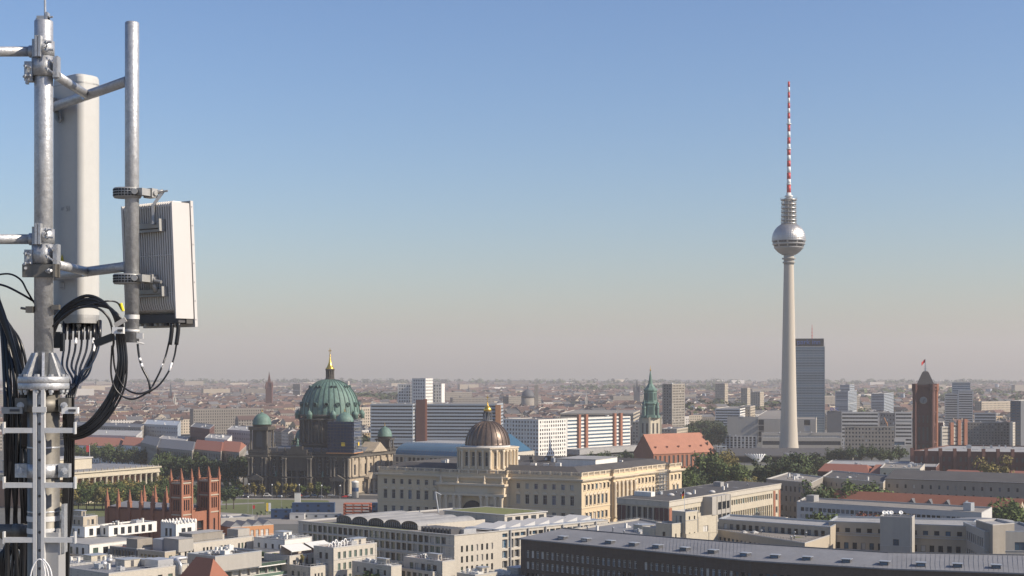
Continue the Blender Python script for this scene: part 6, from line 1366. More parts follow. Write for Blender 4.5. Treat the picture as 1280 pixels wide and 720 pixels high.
# store, station hall, park inn, around the tower foot
slab('pale striped department store block behind the tower shaft left part', 909, 948, 975, 521, 1690, 10, 'concrete_grey', 4, 'plain', wA=False, name='department_store', cat='department store', pitch=9, w=6, wh=5)
slab('pale department store wing with glass corner right of the tower shaft', 940, 1020, 1038, 524, 1710, 12, 'concrete', 4, 'plain', name='department_store', cat='department store', pitch=26, w=7, wh=6)
slab('white grid fronted office before the tower foot', 902, 946, 951, 545, 1520, 8, 'bluish_white', 6, 'plain', pitch=3.8, w=2.4, wh=2.2)
slab('hazy white office row left of the tower shaft', 894, 925, 940, 511, 2000, 15, 'white_render', 9, 'band')
slab('small ochre topped block in the haze left of the tower', 924, 938, 944, 508, 2060, 15, 'beige_stone', 9, 'plain')
def station():
    Y = 1600.0; z = zof(541, Y); fp = quadY(952, 1052, 1064, Y, 4); r = block('station_hall', 'long low railway station hall with dark glass band behind the tower foot', 'station', fp, z, 'concrete_grey', {0: dict(rows=[(3, z-9, 'band'), (z-5.5, z-3, 'band')], m0=1, m1=1, glass='glass', frame='frame_dark', depth=.5)}, roofm='pale_roof', clutter=6)
    fp = quadY(1054, 1132, 1144, Y-20, 4); z = zof(548, Y-20); r = block('station_hall', 'right part of the station hall with white upper band', 'station', fp, z, 'bluish_white', {0: dict(rows=[(3, z-9, 'band'), (z-7, z-3.4, 'band')], m0=1, m1=1, glass='glass_blue', frame='frame_dark', depth=.5)}, roofm='pale_roof', clutter=9)
station()
def hotel():
    r, fp, z = slab('tall blue glass hotel tower behind the television tower', 991, 1031, 1034.5, 433, 1800, 6, 'hotel_panel', 37, 'band', wh=2.3, glass='glass_hotel', frame='frame_grey', name='hotel_tower', cat='hotel tower', clutter=0, m0=.4, m1=.4)
    q = inset(fp, 1.0); b = MB(); b.prism(q, z+.2, z+9.5); b.build('top_storey', 'frame_dark', r)
    f, s = axes(fp); n = Vector((f.y, -f.x, 0)); p = fp[0].lerp(fp[1], .5)+n.xy*(-.6)
    text_mesh('park inn', 8.5, (p.x, p.y, z+2.6), math.atan2(f.y, f.x), 'sign_blue', r, depth=.5)
    b = MB(); c = cen(fp); b.rod((c.x+4, c.y, z+9), (c.x+4, c.y, z+26), .45, 8, .2); 
    for i in range(3): b.box((c.x+4, c.y, z+13+i*4), (2.4, .3, .3))
    b.build('aerial', 'red_paint', r)
    b = MB()
    for k in range(14): a = fp[0].lerp(fp[1], k/13); b.rod((a.x, a.y, z+.2), (a.x, a.y, z+4.5), .14, 4)
    b.build('roof_rail', 'frame_dark', r)
mat('hotel_panel', (0.13, 0.175, 0.215), .5, var=.15, scale=.05); mat('glass_hotel', (0.085, 0.13, 0.175), .2, spec=.7, var=.25, scale=.05, island=.3, objrand=.25); mat('sign_blue', (0.06, 0.12, 0.35), .5)
hotel()
def pavilion():
    # folded concrete roofs round the tower foot
    r = thing('tower_pavilion', (xof(986, 1420), 1420, 0), 'low pavilion ring with dark roof edge and folded white wings round the tower foot', 'pavilion')
    Y = 1400.0; b = MB(); c = (xof(986, Y+70), Y+70, 0)
    z0 = zof(566, Y-10); pts = [Vector((xof(px, yy), yy)) for px, yy in ((880, 1345), (1076, 1345), (1090, 1400), (1060, 1475), (906, 1475), (862, 1400))]
    b.prism(pts, 0, z0-1.3); b.build('glass_wall', 'glass', r); b = MB(); b.prism(inset(pts, -2.5), z0-1.3, z0); b.build('roof', 'dark_roof', r)
    def fan(px0, px1, py0, pyb, Yc, n=9, m='radio_white'):
        b = MB(); apex = atY((px0+px1)/2+5, pyb, Yc-12); w = px1-px0; P = []
        for i in range(2*n+1):
            t = i/(2*n); q = atY(px0+w*t, py0 + (1.3 if i % 2 else 0), Yc+(4 if i % 2 else 0)); P.append(q)
        for i in range(2*n): b.quad(apex, P[i], P[i+1])
        T = Vector((0, .6, -.3)); 
        for i in range(2*n): b.quad(apex+T, P[i+1]+T, P[i]+T)
        b.build('folded_wing', 'white_paint', r)
    fan(929, 959, 567, 578.5, 1335); fan(979, 992, 566, 572, 1335)
    f2 = thing('folded_canopy', (xof(1066, 1325), 1325, 0), 'pointed folded white canopy right of the tower foot', 'canopy'); b = MB()
    tip, a, c_ = atY(1078.5, 559, 1320), atY(1066, 562, 1320), atY(1075, 569.5, 1318); low = atY(1038, 571, 1330)
    for p, q, s_ in ((tip, a, 1), (c_, tip, 1)):
        N = 4
        for i in range(N): x0, x1 = p.lerp(q, i/N), p.lerp(q, (i+1)/N); m = (x0+x1)/2+Vector((0, 2, 0)); b.quad(x0, m, atY(1069, 566, 1330)); b.quad(m, x1, atY(1069, 566, 1330))
    b.quad(a, c_, low, low+Vector((0, 1, 1.0))); b.build('canopy', 'white_paint', f2)
    for i, px in enumerate((1045, 1066)): b = MB(); p = atY(px, 569, 1326); b.rod((p.x, p.y, 0), p, .5, 6); b.build('post', 'concrete', f2)
pavilion()
# right background towers and slabs
slab('hazy grey twin tower with pale stepped top right of the hotel', 1044, 1060, 1071, 489, 2400, 20, 'blue_grey_panel', 22, 'band')
slab('pale upper part of the hazy twin tower', 1050, 1062, 1068, 481, 2460, 20, 'blue_grey_panel', 22, 'band', clutter=0)
slab('hazy grey square tower left of the town hall tower', 1089, 1105, 1117, 492, 2300, 20, 'blue_grey_panel', 20, 'band')
slab('long white office slab with window bands behind the station', 1052, 1098, 1101, 515, 1650, 5, 'bluish_white', 9, 'band')
slab('dark grey end block of the long white office slab', 1034, 1052, 1054, 514, 1640, 5, 'slate', 9, 'plain', wA=False)
r, fp, z = slab('dark grey middle block between two white office slabs', 1100, 1119, 1121, 516, 1650, 5, 'slate', 8, 'plain')
slab('right long white office slab with window bands', 1119, 1140, 1144, 515, 1660, 5, 'bluish_white', 9, 'band')
q = atY(1043, 511, 1640); sg = thing('roof_sign', (q.x, q.y, zof(513.8, 1640)), 'blue roof letters on the dark grey office block', 'sign'); text_mesh('enc', 7.0, (q.x, q.y, zof(513.2, 1640)), 0, 'sign_blue', sg); b = MB(); b.box((q.x, q.y+.6, zof(513.6, 1640)), (15, .5, .5)); b.build('sign_rail', 'frame_dark', sg)
slab('brown low block with crane arm before the white office slab', 1056, 1118, 1124, 533, 1480, 6, 'grey_stone', 7, 'plain')
cr = thing('crane', (xof(1107, 1500), 1500, 0), 'small orange crane arm over the brown low block', 'crane'); b = MB(); b.rod((xof(1109, 1500), 1500, 0), (xof(1109, 1500), 1500, zof(528, 1500)), .5, 6); b.build('mast', 'orange_plaster', cr); b = MB(); b.rod((xof(1109.5, 1500), 1500, zof(532, 1500)), (xof(1105, 1500), 1500, zof(522, 1500)), .5, 6); b.build('arm', 'orange_plaster', cr)
slab('white striped high rise left wing right of the clock tower', 1181, 1197, 1200, 492, 1850, 12, 'bluish_white', 19, 'band')
slab('white striped high rise right wing with red roof box', 1198, 1216, 1221, 488, 1830, 12, 'bluish_white', 20, 'band')
slab('blue glass top tower behind the striped high rise', 1190, 1213, 1217, 478, 2000, 12, 'blue_grey_panel', 22, 'band', glass='glass_blue')
slab('pale office with white right end behind the brown slab', 1218, 1245, 1252, 516, 1700, 14, 'bluish_white', 10, 'band')
slab('long brown grey concrete slab with small square windows', 1205, 1262, 1266, 528, 1500, 8, 'grey_stone', 11, 'plain', pitch=2.9, w=1.5)
slab('red brown roofed block right beside the clock tower', 1168, 1179, 1182, 528, 1420, 10, 'deep_red_brick', 9, 'plain', roofm='brown_tile')
for i, (a, c, d, yt) in enumerate(((1176, 1177.5, 1188.5, 533), (1190, 1191.5, 1198, 530), (1200, 1201.3, 1206, 528.5))):
    r, fp, z = slab(['first sunlit gable slab with red brown edge right of the clock tower', 'second sunlit gable slab with red brown edge', 'narrow sunlit gable slab against the brown concrete slab'][i], a, c, d, yt, 1400+i*14, 68, 'limestone', 9, 'band', wA=False, wh=1.0); fin(r, fp, 1.04, 1, 3.6, z+3.5, 'red_brick', 1.6)
slab('tall dark green grey tower cut by the right edge', 1263, 1276, 1300, 501, 1450, 30, 'slate', 20, 'plain', wC=False, pitch=4.5, w=3.2, glass='glass_blue')
slab('pair of pale narrow gable walls before the dark tower', 1262, 1266, 1269, 528, 1440, 30, 'limestone', 12, 'plain', wA=False)
slab('hazy high rise with sunlit end far behind the church roof', 894, 906, 910, 479.5, 2900, 30, 'beige_stone', 18, 'plain', pitch=4)
slab('hazy stepped tower block left of the tower shaft', 926, 934, 938, 485, 2700, 30, 'beige_stone', 16, 'plain', pitch=4)
slab('hazy lower tower block with sunlit end nearest the shaft', 938, 950, 955, 490, 2600, 30, 'beige_stone', 14, 'plain', pitch=4)
slab('far grey block tower left of the cathedral dome', 366, 375, 376.5, 480, 4000, 20, 'grey_stone', 14, 'band')
slab('far pale tower right of the cathedral dome', 431.5, 435, 437, 476.5, 4300, 20, 'limestone', 14, 'plain')
for i, (x, w_, y, Y) in enumerate(((1158, 6, 484, 4200), (1236, 8, 486, 4500), (1246, 5, 480, 6000), (1272, 6, 481, 5600), (880, 5, 492, 3600), (1128, 6, 492, 3400), (1079, 6, 493, 3600), (985, 8, 487, 5200), (800, 6, 489, 4600), (715, 6, 486, 5200))):
    slab('small hazy high rise near the skyline', x-w_/2, x+w_/4, x+w_/2, y, Y, 30, 'blue_grey_panel', 14, 'plain', group='hazy high rises near the skyline', pitch=5, clutter=0)
# church spires and domes in the haze
def spire(px, ytop, ybase, Y, w, m, lab, mr='slate'):
    x = xof(px, Y); r = thing('church_tower', (x, Y, 0), lab, 'church tower'); zt = zof(ytop, Y); zb = zof(ybase, Y); zm = zb+(zt-zb)*.45
    b = MB(); b.box((x, Y, zm/2), (w, w, zm)); b.build('tower', m, r); b = MB(); b.lathe([(w*.72, zm), (w*.3, zm+(zt-zm)*.4), (.05, zt)], (x, Y, 0), 4, a0=R(45)); b.build('spire', mr, r)
    for i in range(4): a = R(45)+i*math.pi/2; q = (x+w*.62*math.cos(a), Y+w*.62*math.sin(a), 0); b = MB(); b.lathe([(w*.14, zm-2), (w*.12, zm+w*.5), (.02, zm+w*1.2)], q, 6); b.build('pinnacle', m, r)
    OCC.append((x, Y, w+12))
spire(336.5, 464, 502, 2900, 12, 'deep_red_brick', 'red brick church tower with pointed spire far left of the cathedral dome', 'deep_red_brick')
spire(213.5, 476, 510, 3400, 9, 'deep_red_brick', 'thin distant spire among the roofs behind the hanging cables')
spire(585.5, 480, 503, 3800, 8, 'slate', 'thin grey spire in the haze left of the copper dome')
spire(796, 474, 500, 2900, 11, 'slate', 'dark pointed church tower just left of the green spire', 'slate')
spire(306, 484, 503, 4200, 8, 'slate', 'tiny dark spire on the skyline left of the red brick tower')
spire(733, 487, 510, 3000, 5, 'limestone', 'thin pale chimney like tower above the sunlit slab', 'limestone')
spire(218, 490, 508, 3000, 5, 'limestone', 'thin pale tower among the roofs below the hanging cables', 'limestone')
sy = thing('domed_synagogue' if False else 'domed_hall', (xof(660, 2700), 2700, 0), 'distant grey domed hall with small towers in the haze', 'domed hall'); b = MB(); x = xof(660, 2700); b.lathe([(12, 0), (12, zof(497, 2700))], (x, 2700, 0), 12); b.build('drum', 'grey_stone', sy); b = MB(); zz = zof(497, 2700); b.lathe([(12.5, zz)]+[(12.5*math.cos(i*.25), zz+15*math.sin(i*.25)) for i in range(1, 6)]+[(1.2, zz+15), (.8, zz+20), (.1, zz+23)], (x, 2700, 0), 20); b.build('dome', 'slate', sy)
b = MB(); b.box((x+15, 2700, 20), (7, 7, 76)); b.build('side_tower', 'grey_stone', sy)

# ---- middle right, in front of the town hall
for lab, px, z, m, rm, hr, ro in (
  ('long low white roofed hall above the stone ministry', [(1030, 581), (1170, 583.5), (1176, 577), (1040, 575)], 19, 'deep_red_brick', 'pale_roof', 0, 'flat'),
  ('dark red roofed long house left of the orange gable', [(1022, 589), (1086, 591.5), (1092, 585), (1030, 583)], 17, 'deep_red_brick', 'brown_tile', 3.5, 'gable'),
  ('brick house with orange roofs and dark middle gable', [(1086, 592), (1140, 594), (1146, 587), (1092, 585)], 17, 'deep_red_brick', 'orange_tile', 4, 'gable'),
  ('small bright cream house with white chimney wall', [(1160, 594), (1174, 595), (1178, 589), (1164, 588)], 18, 'cream_stone', 'gravel_roof', 0, 'flat'),
  ('cluttered dark red roofed row in front of the town hall', [(1176, 596), (1232, 598), (1238, 592), (1182, 590)], 16, 'beige_stone', 'brown_tile', 3, 'gable'),
  ('pale gabled row at the right edge before the town hall', [(1234, 598), (1292, 600), (1296, 593), (1240, 591)], 16, 'limestone', 'brown_tile', 3.4, 'gable'),
  ('pale flat house in the row before the town hall wall', [(1100, 585), (1150, 586), (1156, 580), (1106, 579)], 22, 'limestone', 'gravel_roof', 0, 'flat')):
    row_house(lab, px, z, m, rm, hr, 4, roof=ro, clutter=8)

# ---- building site by the lawn
def site():
    o = at(447, 644, 0)
    r = thing('scaffold_tower', (o.x, o.y, 0), 'orange red scaffold frame beside the building site', 'scaffolding'); b = MB(); zt = zof(629, o.y); w = 7.2
    for sx in (-1, -.33, .33, 1):
        for sy in (-1, 1): b.box((o.x+sx*w, o.y+sy*3, zt/2), (.9 if abs(sx) == 1 else .35, .6, zt))
    for zz in (zt*.25, zt*.5, zt*.75, zt): b.box((o.x, o.y, zz-.2), (2*w+1, 6.6, .45))
    b.build('frame', 'red_frame', r)
    for i, (px, py, w_, h, m, lab) in enumerate(((392, 641, 24, 5.6, 'blue_paint', 'big two storey stack of blue site cabins'), (352, 648, 11, 5, 'blue_paint', 'blue site container beside the grey metal hall'), (372, 649, 8, 3.2, 'bluish_white', 'white site cabin between blue containers'), (402, 648, 22, 2.8, 'zinc', 'long grey site canopy in front of the blue cabins'), (474, 642, 10, 6, 'blue_paint', 'blue cabin stack right of the orange scaffold'), (372, 634, 3.6, 8.5, 'white_render', 'tall white board standing beside the blue cabins'), (333, 628, .1, .1, None, ''))):
        if m is None: continue
        q = at(px, py, 0); r = thing('site_cabin' if i < 5 else 'display_board', (q.x, q.y, 0), lab, 'site cabin' if i < 5 else 'board'); n = max(1, int(w_/5)); b = MB(); b.box((q.x, q.y, h/2), (w_, 5 if i < 5 else .6, h)); b.build('body', m, r)
        for k in range(n):
            for l in range(1 if h < 4 or i == 5 else 2):
                if i == 5: continue
                b = MB(); b.box((q.x-w_/2+(k+.5)*w_/n, q.y-2.53, 1.5+l*h/2), (1.4, .08, 1.1)); b.build('window', 'glass', r)
        b = MB(); b.box((q.x, q.y, h+.08), (w_+.3, 5.3 if i < 5 else .8, .16)); b.build('roof', 'pale_roof' if m != 'blue_paint' else 'blue_paint', r)
    for px, m in ((334, 'yellow_paint'), (337, 'white_paint'), (317, 'red_paint')):
        q = at(px, 644, 0); r = thing('banner', (q.x, q.y, 0), {'yellow_paint': 'tall yellow banner by the lawn', 'white_paint': 'tall white banner by the lawn', 'red_paint': 'small red flag board by the lawn'}[m], 'banner'); b = MB(); b.rod((q.x-.6, q.y, 0), (q.x-.6, q.y, 7), .08, 5); b.build('pole', 'zinc', r); b = MB(); b.box((q.x+.1, q.y, 4.6), (1.3, .08, 4.6 if m != 'red_paint' else 2)); b.build('cloth', m, r)
    q = at(443.5, 636, 0); 
    q = at(443, 618, 0); r = thing('display_board', (at(444, 622, 0).x, at(444, 622, 0).y, 0), 'round white advertising drum at the corner of the cathedral street', 'advertising column'); b = MB(); c = at(444, 622, 0); b.lathe([(2.2, 0), (2.2, 9.5), (2.5, 9.7), (2.5, 10.2), (.2, 11)], c, 16); b.build('body', 'white_render', r); b = MB(); b.lathe([(2.25, 4), (2.25, 6.5)], c, 16, caps=False); b.build('poster_band', 'blue_paint', r)
mat('red_frame', (0.42, 0.12, 0.06), .8, var=.15)
site()
def car(px, py, m, lab, rot=0.05, van=False):
    q = at(px, py, 0); r = thing('parked_car', (q.x, q.y, 0), lab, 'van' if van else 'car', 'cars on the cathedral street'); hh = 2.2 if van else 1.45; L = 5.2 if van else 4.4
    prof = [(-L/2, .35), (L/2, .35), (L/2, .85), (L*.30, .95), (L*.14, hh), (-L*.30, hh), (-L*.44, 1.0), (-L/2, .9)]
    b = MB(); n = len(prof)
    for s in (-.9, .9): b.quad(*[(x, s, z) for x, z in (prof if s < 0 else prof[::-1])])
    for i in range(n): (x0, z0), (x1, z1) = prof[i], prof[(i+1) % n]; b.quad((x0, -.9, z0), (x0, .9, z0), (x1, .9, z1), (x1, -.9, z1))
    def loc(o): o.location = (0, 0, 0); return o
    def bl(b, nm, mm): o = bpy.data.objects.new(nm, b.mesh(nm, mm)); COL.objects.link(o); o.parent = r
    bl(b, 'body', m); b = MB(); b.quad((-L*.28, -.92, 1.0), (L*.22, -.92, 1.0), (L*.12, -.92, hh-.12), (-L*.27, -.92, hh-.12)); b.quad((L*.285, -.8, 1.0), (L*.285, .8, 1.0), (L*.155, .8, hh-.08), (L*.155, -.8, hh-.08)); bl(b, 'window', 'glass')
    for x in (-L*.3, L*.3):
        for s in (-.85, .85): b = MB(); b.lathe([(.33, -.1), (.33, .1)], (x, s, .33), 12, (Vector((1,0,0)), Vector((0,0,1)), Vector((0,1,0)))); bl(b, 'wheel', 'black_paint')
    r.rotation_euler = (0, 0, rot)
cols = ['white_paint', 'black_paint', 'zinc', 'blue_paint', 'red_paint', 'frame_dark', 'bluish_white']
car(334, 620.6, 'white_paint', 'white van standing on the street left of the lawn trees', van=True)
names = {'white_paint': 'white', 'black_paint': 'black', 'zinc': 'silver', 'blue_paint': 'blue', 'red_paint': 'red', 'frame_dark': 'dark grey', 'bluish_white': 'pale grey'}
for i, px in enumerate((300, 308, 316, 349, 357, 365, 373, 384, 392, 400, 414, 420, 426, 432, 439)):
    m = cols[(i*3) % 7]; car(px, 620.4+(i % 2)*1.6, m, names[m]+' car on the street before the cathedral '+('portal' if px > 370 else 'left wing'), rot=.05+(math.pi if i % 2 else 0))
def lamp(px, py, lab):
    q = at(px, py, 0); r = thing('street_lamp', (q.x, q.y, 0), lab, 'street lamp', 'street lamps on the square'); b = MB(); b.rod(q, q+UP*8.5, .12, 6, .07); b.build('pole', 'frame_grey', r); b = MB(); b.lathe([(.12, 8.4), (.42, 8.9), (.42, 9.3), (.1, 9.6)], q, 10); b.build('lantern', 'white_paint', r)
for px, py in ((311, 623), (340, 624), (374, 624), (402, 625), (425, 625), (310, 641), (352, 640)): lamp(px, py, 'slim white headed street lamp on the cathedral square')
for i, (px, py) in enumerate(((322, 645.5), (327, 644), (333, 642.5), (341, 641), (347, 640), (353, 639), (359, 638.5), (365, 637), (371, 636.5), (380, 636))):
    q = at(px, py, 0); r = thing('planter_bush', (q.x, q.y, 0), 'small dark round bush in the dotted row along the lawn edge', 'bush', 'dotted row of small bushes along the lawn'); k = ('bush',)
    if k not in _tm: bb, _ = leaf_crown(40, (.9, 1.0, 1.6), 260, .22, 8); _tm[k] = bb.mesh('leaves', 'foliage_dark'); tt = MB(); tt.lathe([(.5, 0), (.6, .7)], (0,0,0), 8); _tm['pot'] = tt.mesh('pot', 'grey_stone')
    for nm, kk in (('leaves', k), ('pot', 'pot')): o = bpy.data.objects.new(nm, _tm[kk]); COL.objects.link(o); o.parent = r
# ================================================================== SEA OF ROOFS
mat('roof_red', (0.12, 0.072, 0.058), .9, var=.2, scale=.03, island=.35); mat('roof_rust', (0.09, 0.058, 0.049), .9, var=.2, scale=.03, island=.35)
mat('roof_grey', (0.095, 0.095, 0.10), .9, var=.2, scale=.03, island=.4); mat('roof_pale', (0.22, 0.215, 0.205), .9, var=.15, scale=.03, island=.3)
mat('wall_cream', (0.42, 0.36, 0.28), .9, var=.1, scale=.05, island=.3); mat('wall_white', (0.50, 0.47, 0.43), .9, var=.1, scale=.05, island=.2); mat('wall_drab', (0.20, 0.18, 0.155), .9, var=.1, scale=.05, island=.35); mat('wall_ochre', (0.36, 0.27, 0.17), .9, var=.1, scale=.05, island=.3)
RN = {'roof_red': 'orange red', 'roof_rust': 'rust brown', 'roof_grey': 'dull grey', 'roof_pale': 'pale grey'}
WN = {'wall_cream': 'cream', 'wall_white': 'off white', 'wall_drab': 'drab brown grey', 'wall_ochre': 'ochre'}
def house_geo(w, r, c, u, v, L, D, z, hr, flat, wins, chim, rr):
    # w: wall builder (materials 0 wall, 1 pane), r: roof builder; u along the street, v depth
    A, B_, C_, D_ = c-u*L/2-v*D/2, c+u*L/2-v*D/2, c+u*L/2+v*D/2, c-u*L/2+v*D/2
    P = [A, B_, C_, D_]; m0 = w.m
    for i in range(4): w.quad(P[i], P[(i+1) % 4], P[(i+1) % 4]+UP*z, P[i]+UP*z)
    if flat:
        r.quad(*[p+UP*z for p in P]); 
        if wins: q = c+u*rr.uniform(-L*.3, L*.3); r.box(q+UP*(z+1.2), (4, 4, 2.4), (u, v, UP))
    else:
        e0, e1 = (A+D_)/2+UP*(z+hr), (B_+C_)/2+UP*(z+hr); o = v*.5-UP*.4
        r.quad(A-v*.5+UP*(z-.3), B_-v*.5+UP*(z-.3), e1, e0); r.quad(C_+v*.5+UP*(z-.3), D_+v*.5+UP*(z-.3), e0, e1)
        w.quad(D_+UP*z, A+UP*z, e0-UP*.05); w.quad(B_+UP*z, C_+UP*z, e1-UP*.05)
    if chim:
        for k in range(chim): q = c+u*rr.uniform(-L*.42, L*.42)+v*rr.uniform(-1.5, 1.5); w.box(q+UP*(z+hr*.7+.9), (1.1, .8, 2.6), (u, v, UP))
    if wins:
        w.m = wins
        for a, n in ((A, -v), (D_, v)):
            if n.y > .2 : continue
            k = max(2, int(L/3.0))
            for f in range(int(z/3.6)):
                for i in range(k):
                    q = a+u*(L*(i+.5)/k)+n*.06+UP*(1.6+f*3.6); w.quad(q-u*.6, q+u*.6, q+u*.6+UP*1.9, q-u*.6+UP*1.9)
        for a, n in ((A, -u), (B_, u)):
            if n.y > .2: continue
            k = max(1, int(D/4))
            for f in range(int(z/3.6)):
                for i in range(k): q = a+v*(D*(i+.5)/k)+n*.06+UP*(1.6+f*3.6); w.quad(q-v*.55, q+v*.55, q+v*.55+UP*1.9, q-v*.55+UP*1.9)
        w.m = m0
def sea():
    rr = random.Random(21); th = R(31); u = Vector((math.cos(th), math.sin(th), 0)); v = Vector((-math.sin(th), math.cos(th), 0)); hs = []; gaps = []
    def minY(px): return 1330 if px < 300 else 1400 if px < 460 else 1500 if px < 860 else 1760
    for bi in range(-90, 110):
        for bj in range(8, 110):
            cb = u*(bi*112) + v*(bj*92) + Vector((rr.uniform(-8, 8), rr.uniform(-8, 8), 0)); Y = cb.y
            if Y < 1280 or Y > 9800: continue
            px = 640+F*cb.x/Y
            if px < -60 or px > 1340 or Y < minY(px): continue
            if rr.random() < ((.10 if Y < 4000 else .16) if px < 850 else .30): gaps.append(cb); continue
            far = Y > 4200; t2 = th + rr.choice([0, 0, .12, -.15, .3]); uu = Vector((math.cos(t2), math.sin(t2), 0)); vv = Vector((-uu.y, uu.x, 0))
            hz = rr.uniform(15, 22); n1 = 3 if far else 4; n2 = 2 if far else 3; bl, bd = rr.uniform(82, 96), rr.uniform(60, 74); D = 12.5
            pal = rr.random()
            if Y > 1600 and rr.random() < .035:     # a big modern slab instead of a court block
                hs.append((Y, px, cb, uu, vv, bl, 14, rr.uniform(24, 42), 0, True, rr.choice(['wall_white', 'wall_cream', 'wall_drab', 'wall_drab']), rr.choice(['roof_pale', 'roof_grey']))); continue
            for side in range(4):
                n = n1 if side % 2 == 0 else n2; T = (bl, bd)[side % 2]; ax, ay = (uu, vv) if side % 2 == 0 else (vv, -uu); off = (bd if side % 2 == 0 else bl)/2-D/2; s = -1 if side in (0, 1) else 1
                TT = T if side % 2 == 0 else T-2*D
                for k in range(n):
                    L = TT/n; c = cb + ax*(-TT/2+L*(k+.5)) + ay*(off*s)
                    q = rr.random(); rm = 'roof_red' if q < .36 else 'roof_rust' if q < .62 else 'roof_grey' if q < .86 else 'roof_pale'
                    q = rr.random(); wm = 'wall_cream' if q < .28 else 'wall_white' if q < .48 else 'wall_drab' if q < .87 else 'wall_ochre'
                    flat = rm == 'roof_pale' or rr.random() < .12; hs.append((c.y, 640+F*c.x/c.y, c, ax, ay if abs(ay.dot(vv)) > .5 or True else ay, L, D, hz+rr.uniform(-2.5, 2.5), 0 if flat else rr.uniform(3, 5), flat, wm, rm))
            if not far and rr.random() < .6:
                c = cb + uu*rr.uniform(-12, 12); hs.append((c.y, 640+F*c.x/c.y, c, vv, -uu, bd-2*D-8, 10, hz-rr.uniform(1, 6), 3, False, 'wall_drab', rr.choice(['roof_rust', 'roof_grey', 'roof_red'])))
            if rr.random() < .5: gaps.append(cb)
    keep = []
    for h in hs:
        c = h[2]
        if any((c.x-x)**2+(c.y-y)**2 < (r+h[5]*.45)**2 for x, y, r in OCC): continue
        keep.append(h)
    keep.sort(key=lambda h: h[0] if -5 < h[1] < 1285 else h[0]+4000)
    near, rest = keep[:240], keep[240:]
    for (Y, px, c, ax, ay, L, D, z, hr, flat, wm, rm) in near:
        px = max(0, px); zone = 'behind the mast' if px < 95 else 'below the hanging cables' if px < 220 else 'left of the cathedral dome' if px < 370 else 'just right of the cathedral dome' if px < 465 else 'behind the long grey slab' if px < 630 else 'behind the sunlit slabs' if px < 800 else 'left of the television tower' if px < 985 else 'between hotel tower and clock tower' if px < 1145 else 'right of the clock tower'
        lab = '%s house with %s %s roof %s' % (WN[wm], RN[rm], 'flat' if flat else 'pitched', zone)
        rt = thing('row_house' if L < 60 else 'apartment_block', (c.x, c.y, 0), lab, 'house' if L < 60 else 'apartment block', 'houses in the nearer sea of roofs')
        w, r = MB(), MB(); house_geo(w, r, c, ax, ay if ax.cross(ay).z > 0 else -ay, L, D, z, hr, flat, 1, 2 if not flat else 0, rr); w.build('wall', [wm, 'glass'], rt); r.build('roof', rm, rt)
    W, Rf = MB(), MB(); wk = list(WN); rk = list(RN)
    for (Y, px, c, ax, ay, L, D, z, hr, flat, wm, rm) in rest:
        W.m = wk.index(wm); Rf.m = rk.index(rm); house_geo(W, Rf, c, ax, ay if ax.cross(ay).z > 0 else -ay, L, D, z, hr, flat, 4 if Y < 3600 else 0, 1 if (not flat and Y < 3000) else 0, rr)
    b = MB(); b.v = W.v + Rf.v; n = len(W.v); b.f = W.f + [tuple(i+n for i in f) for f in Rf.f]; b.mi = W.mi + [m+5 for m in Rf.mi]; b.sm = [False]*len(b.f)
    b.build('distant_houses', wk+['glass']+rk, label='sea of countless small distant houses reaching to the hazy skyline', cat='distant houses', kind='stuff')
    # street and court trees, woods towards the skyline
    b = MB(); 
    def clump(x, y, s, n):
        for i in range(n):
            d = Vector((rr.gauss(0, 1), rr.gauss(0, 1), rr.gauss(0, 1))).normalized(); p = Vector((x, y, s*.95))+Vector((d.x*s*.8, d.y*s*.8, d.z*s*.75))*(rr.random()**.3); nn = (d+Vector((0, 0, .3))).normalized(); a = nn.orthogonal().normalized(); e = nn.cross(a); q = s*rr.uniform(.16, .3)
            b.quad(p-a*q, p-e*q, p+a*q, p+e*q)
    for g_ in gaps:
        far = g_.y > 4500
        if any((g_.x-x)**2+(g_.y-y)**2 < (r+25)**2 for x, y, r in OCC): continue
        for k in range(9 if not far else 6): b.m = rr.choice([0, 0, 1]); clump(g_.x+rr.uniform(-40, 40), g_.y+rr.uniform(-30, 30), rr.uniform(8, 11) if not far else rr.uniform(12, 16), 34 if not far else 16)
    for (x0, x1, Y0, Y1, n) in ((420, 500, 3300, 3900, 130), (300, 460, 1330, 1400, 30), (700, 900, 5200, 6000, 120), (100, 600, 8000, 9500, 260), (600, 1280, 7500, 9500, 300), (860, 980, 2300, 2900, 60), (1000, 1280, 3000, 5000, 160)):
        for k in range(n):
            Y = rr.uniform(Y0, Y1); x = xof(rr.uniform(x0, x1), Y)
            if any((x-a)**2+(Y-c)**2 < (r+6)**2 for a, c, r in OCC): continue
            b.m = rr.choice([0, 1]); clump(x, Y, rr.uniform(10, 15)*(1+Y/9000), 26)
    b.build('distant_trees', ['foliage', 'foliage_dark'], label='scattered far off trees and woods between the distant roofs', cat='distant trees', kind='stuff')
    # low hills closing the view
    b = MB(); X = [-5200+i*260 for i in range(41)]; hh = [15+9*math.sin(i*.35)+6*math.sin(i*1.3+1) for i in range(41)]
    for i in range(40):
        for (y0, y1, f0, f1) in ((10200, 11400, 0, 1), (11400, 13600, 1, 0)): b.quad((X[i], y0, hh[i]*f0+.05), (X[i+1], y0, hh[i+1]*f0+.05), (X[i+1], y1, hh[i+1]*f1+.05), (X[i], y1, hh[i]*f1+.05))
    b.build('hills', 'city_ground', kind='structure')
sea()
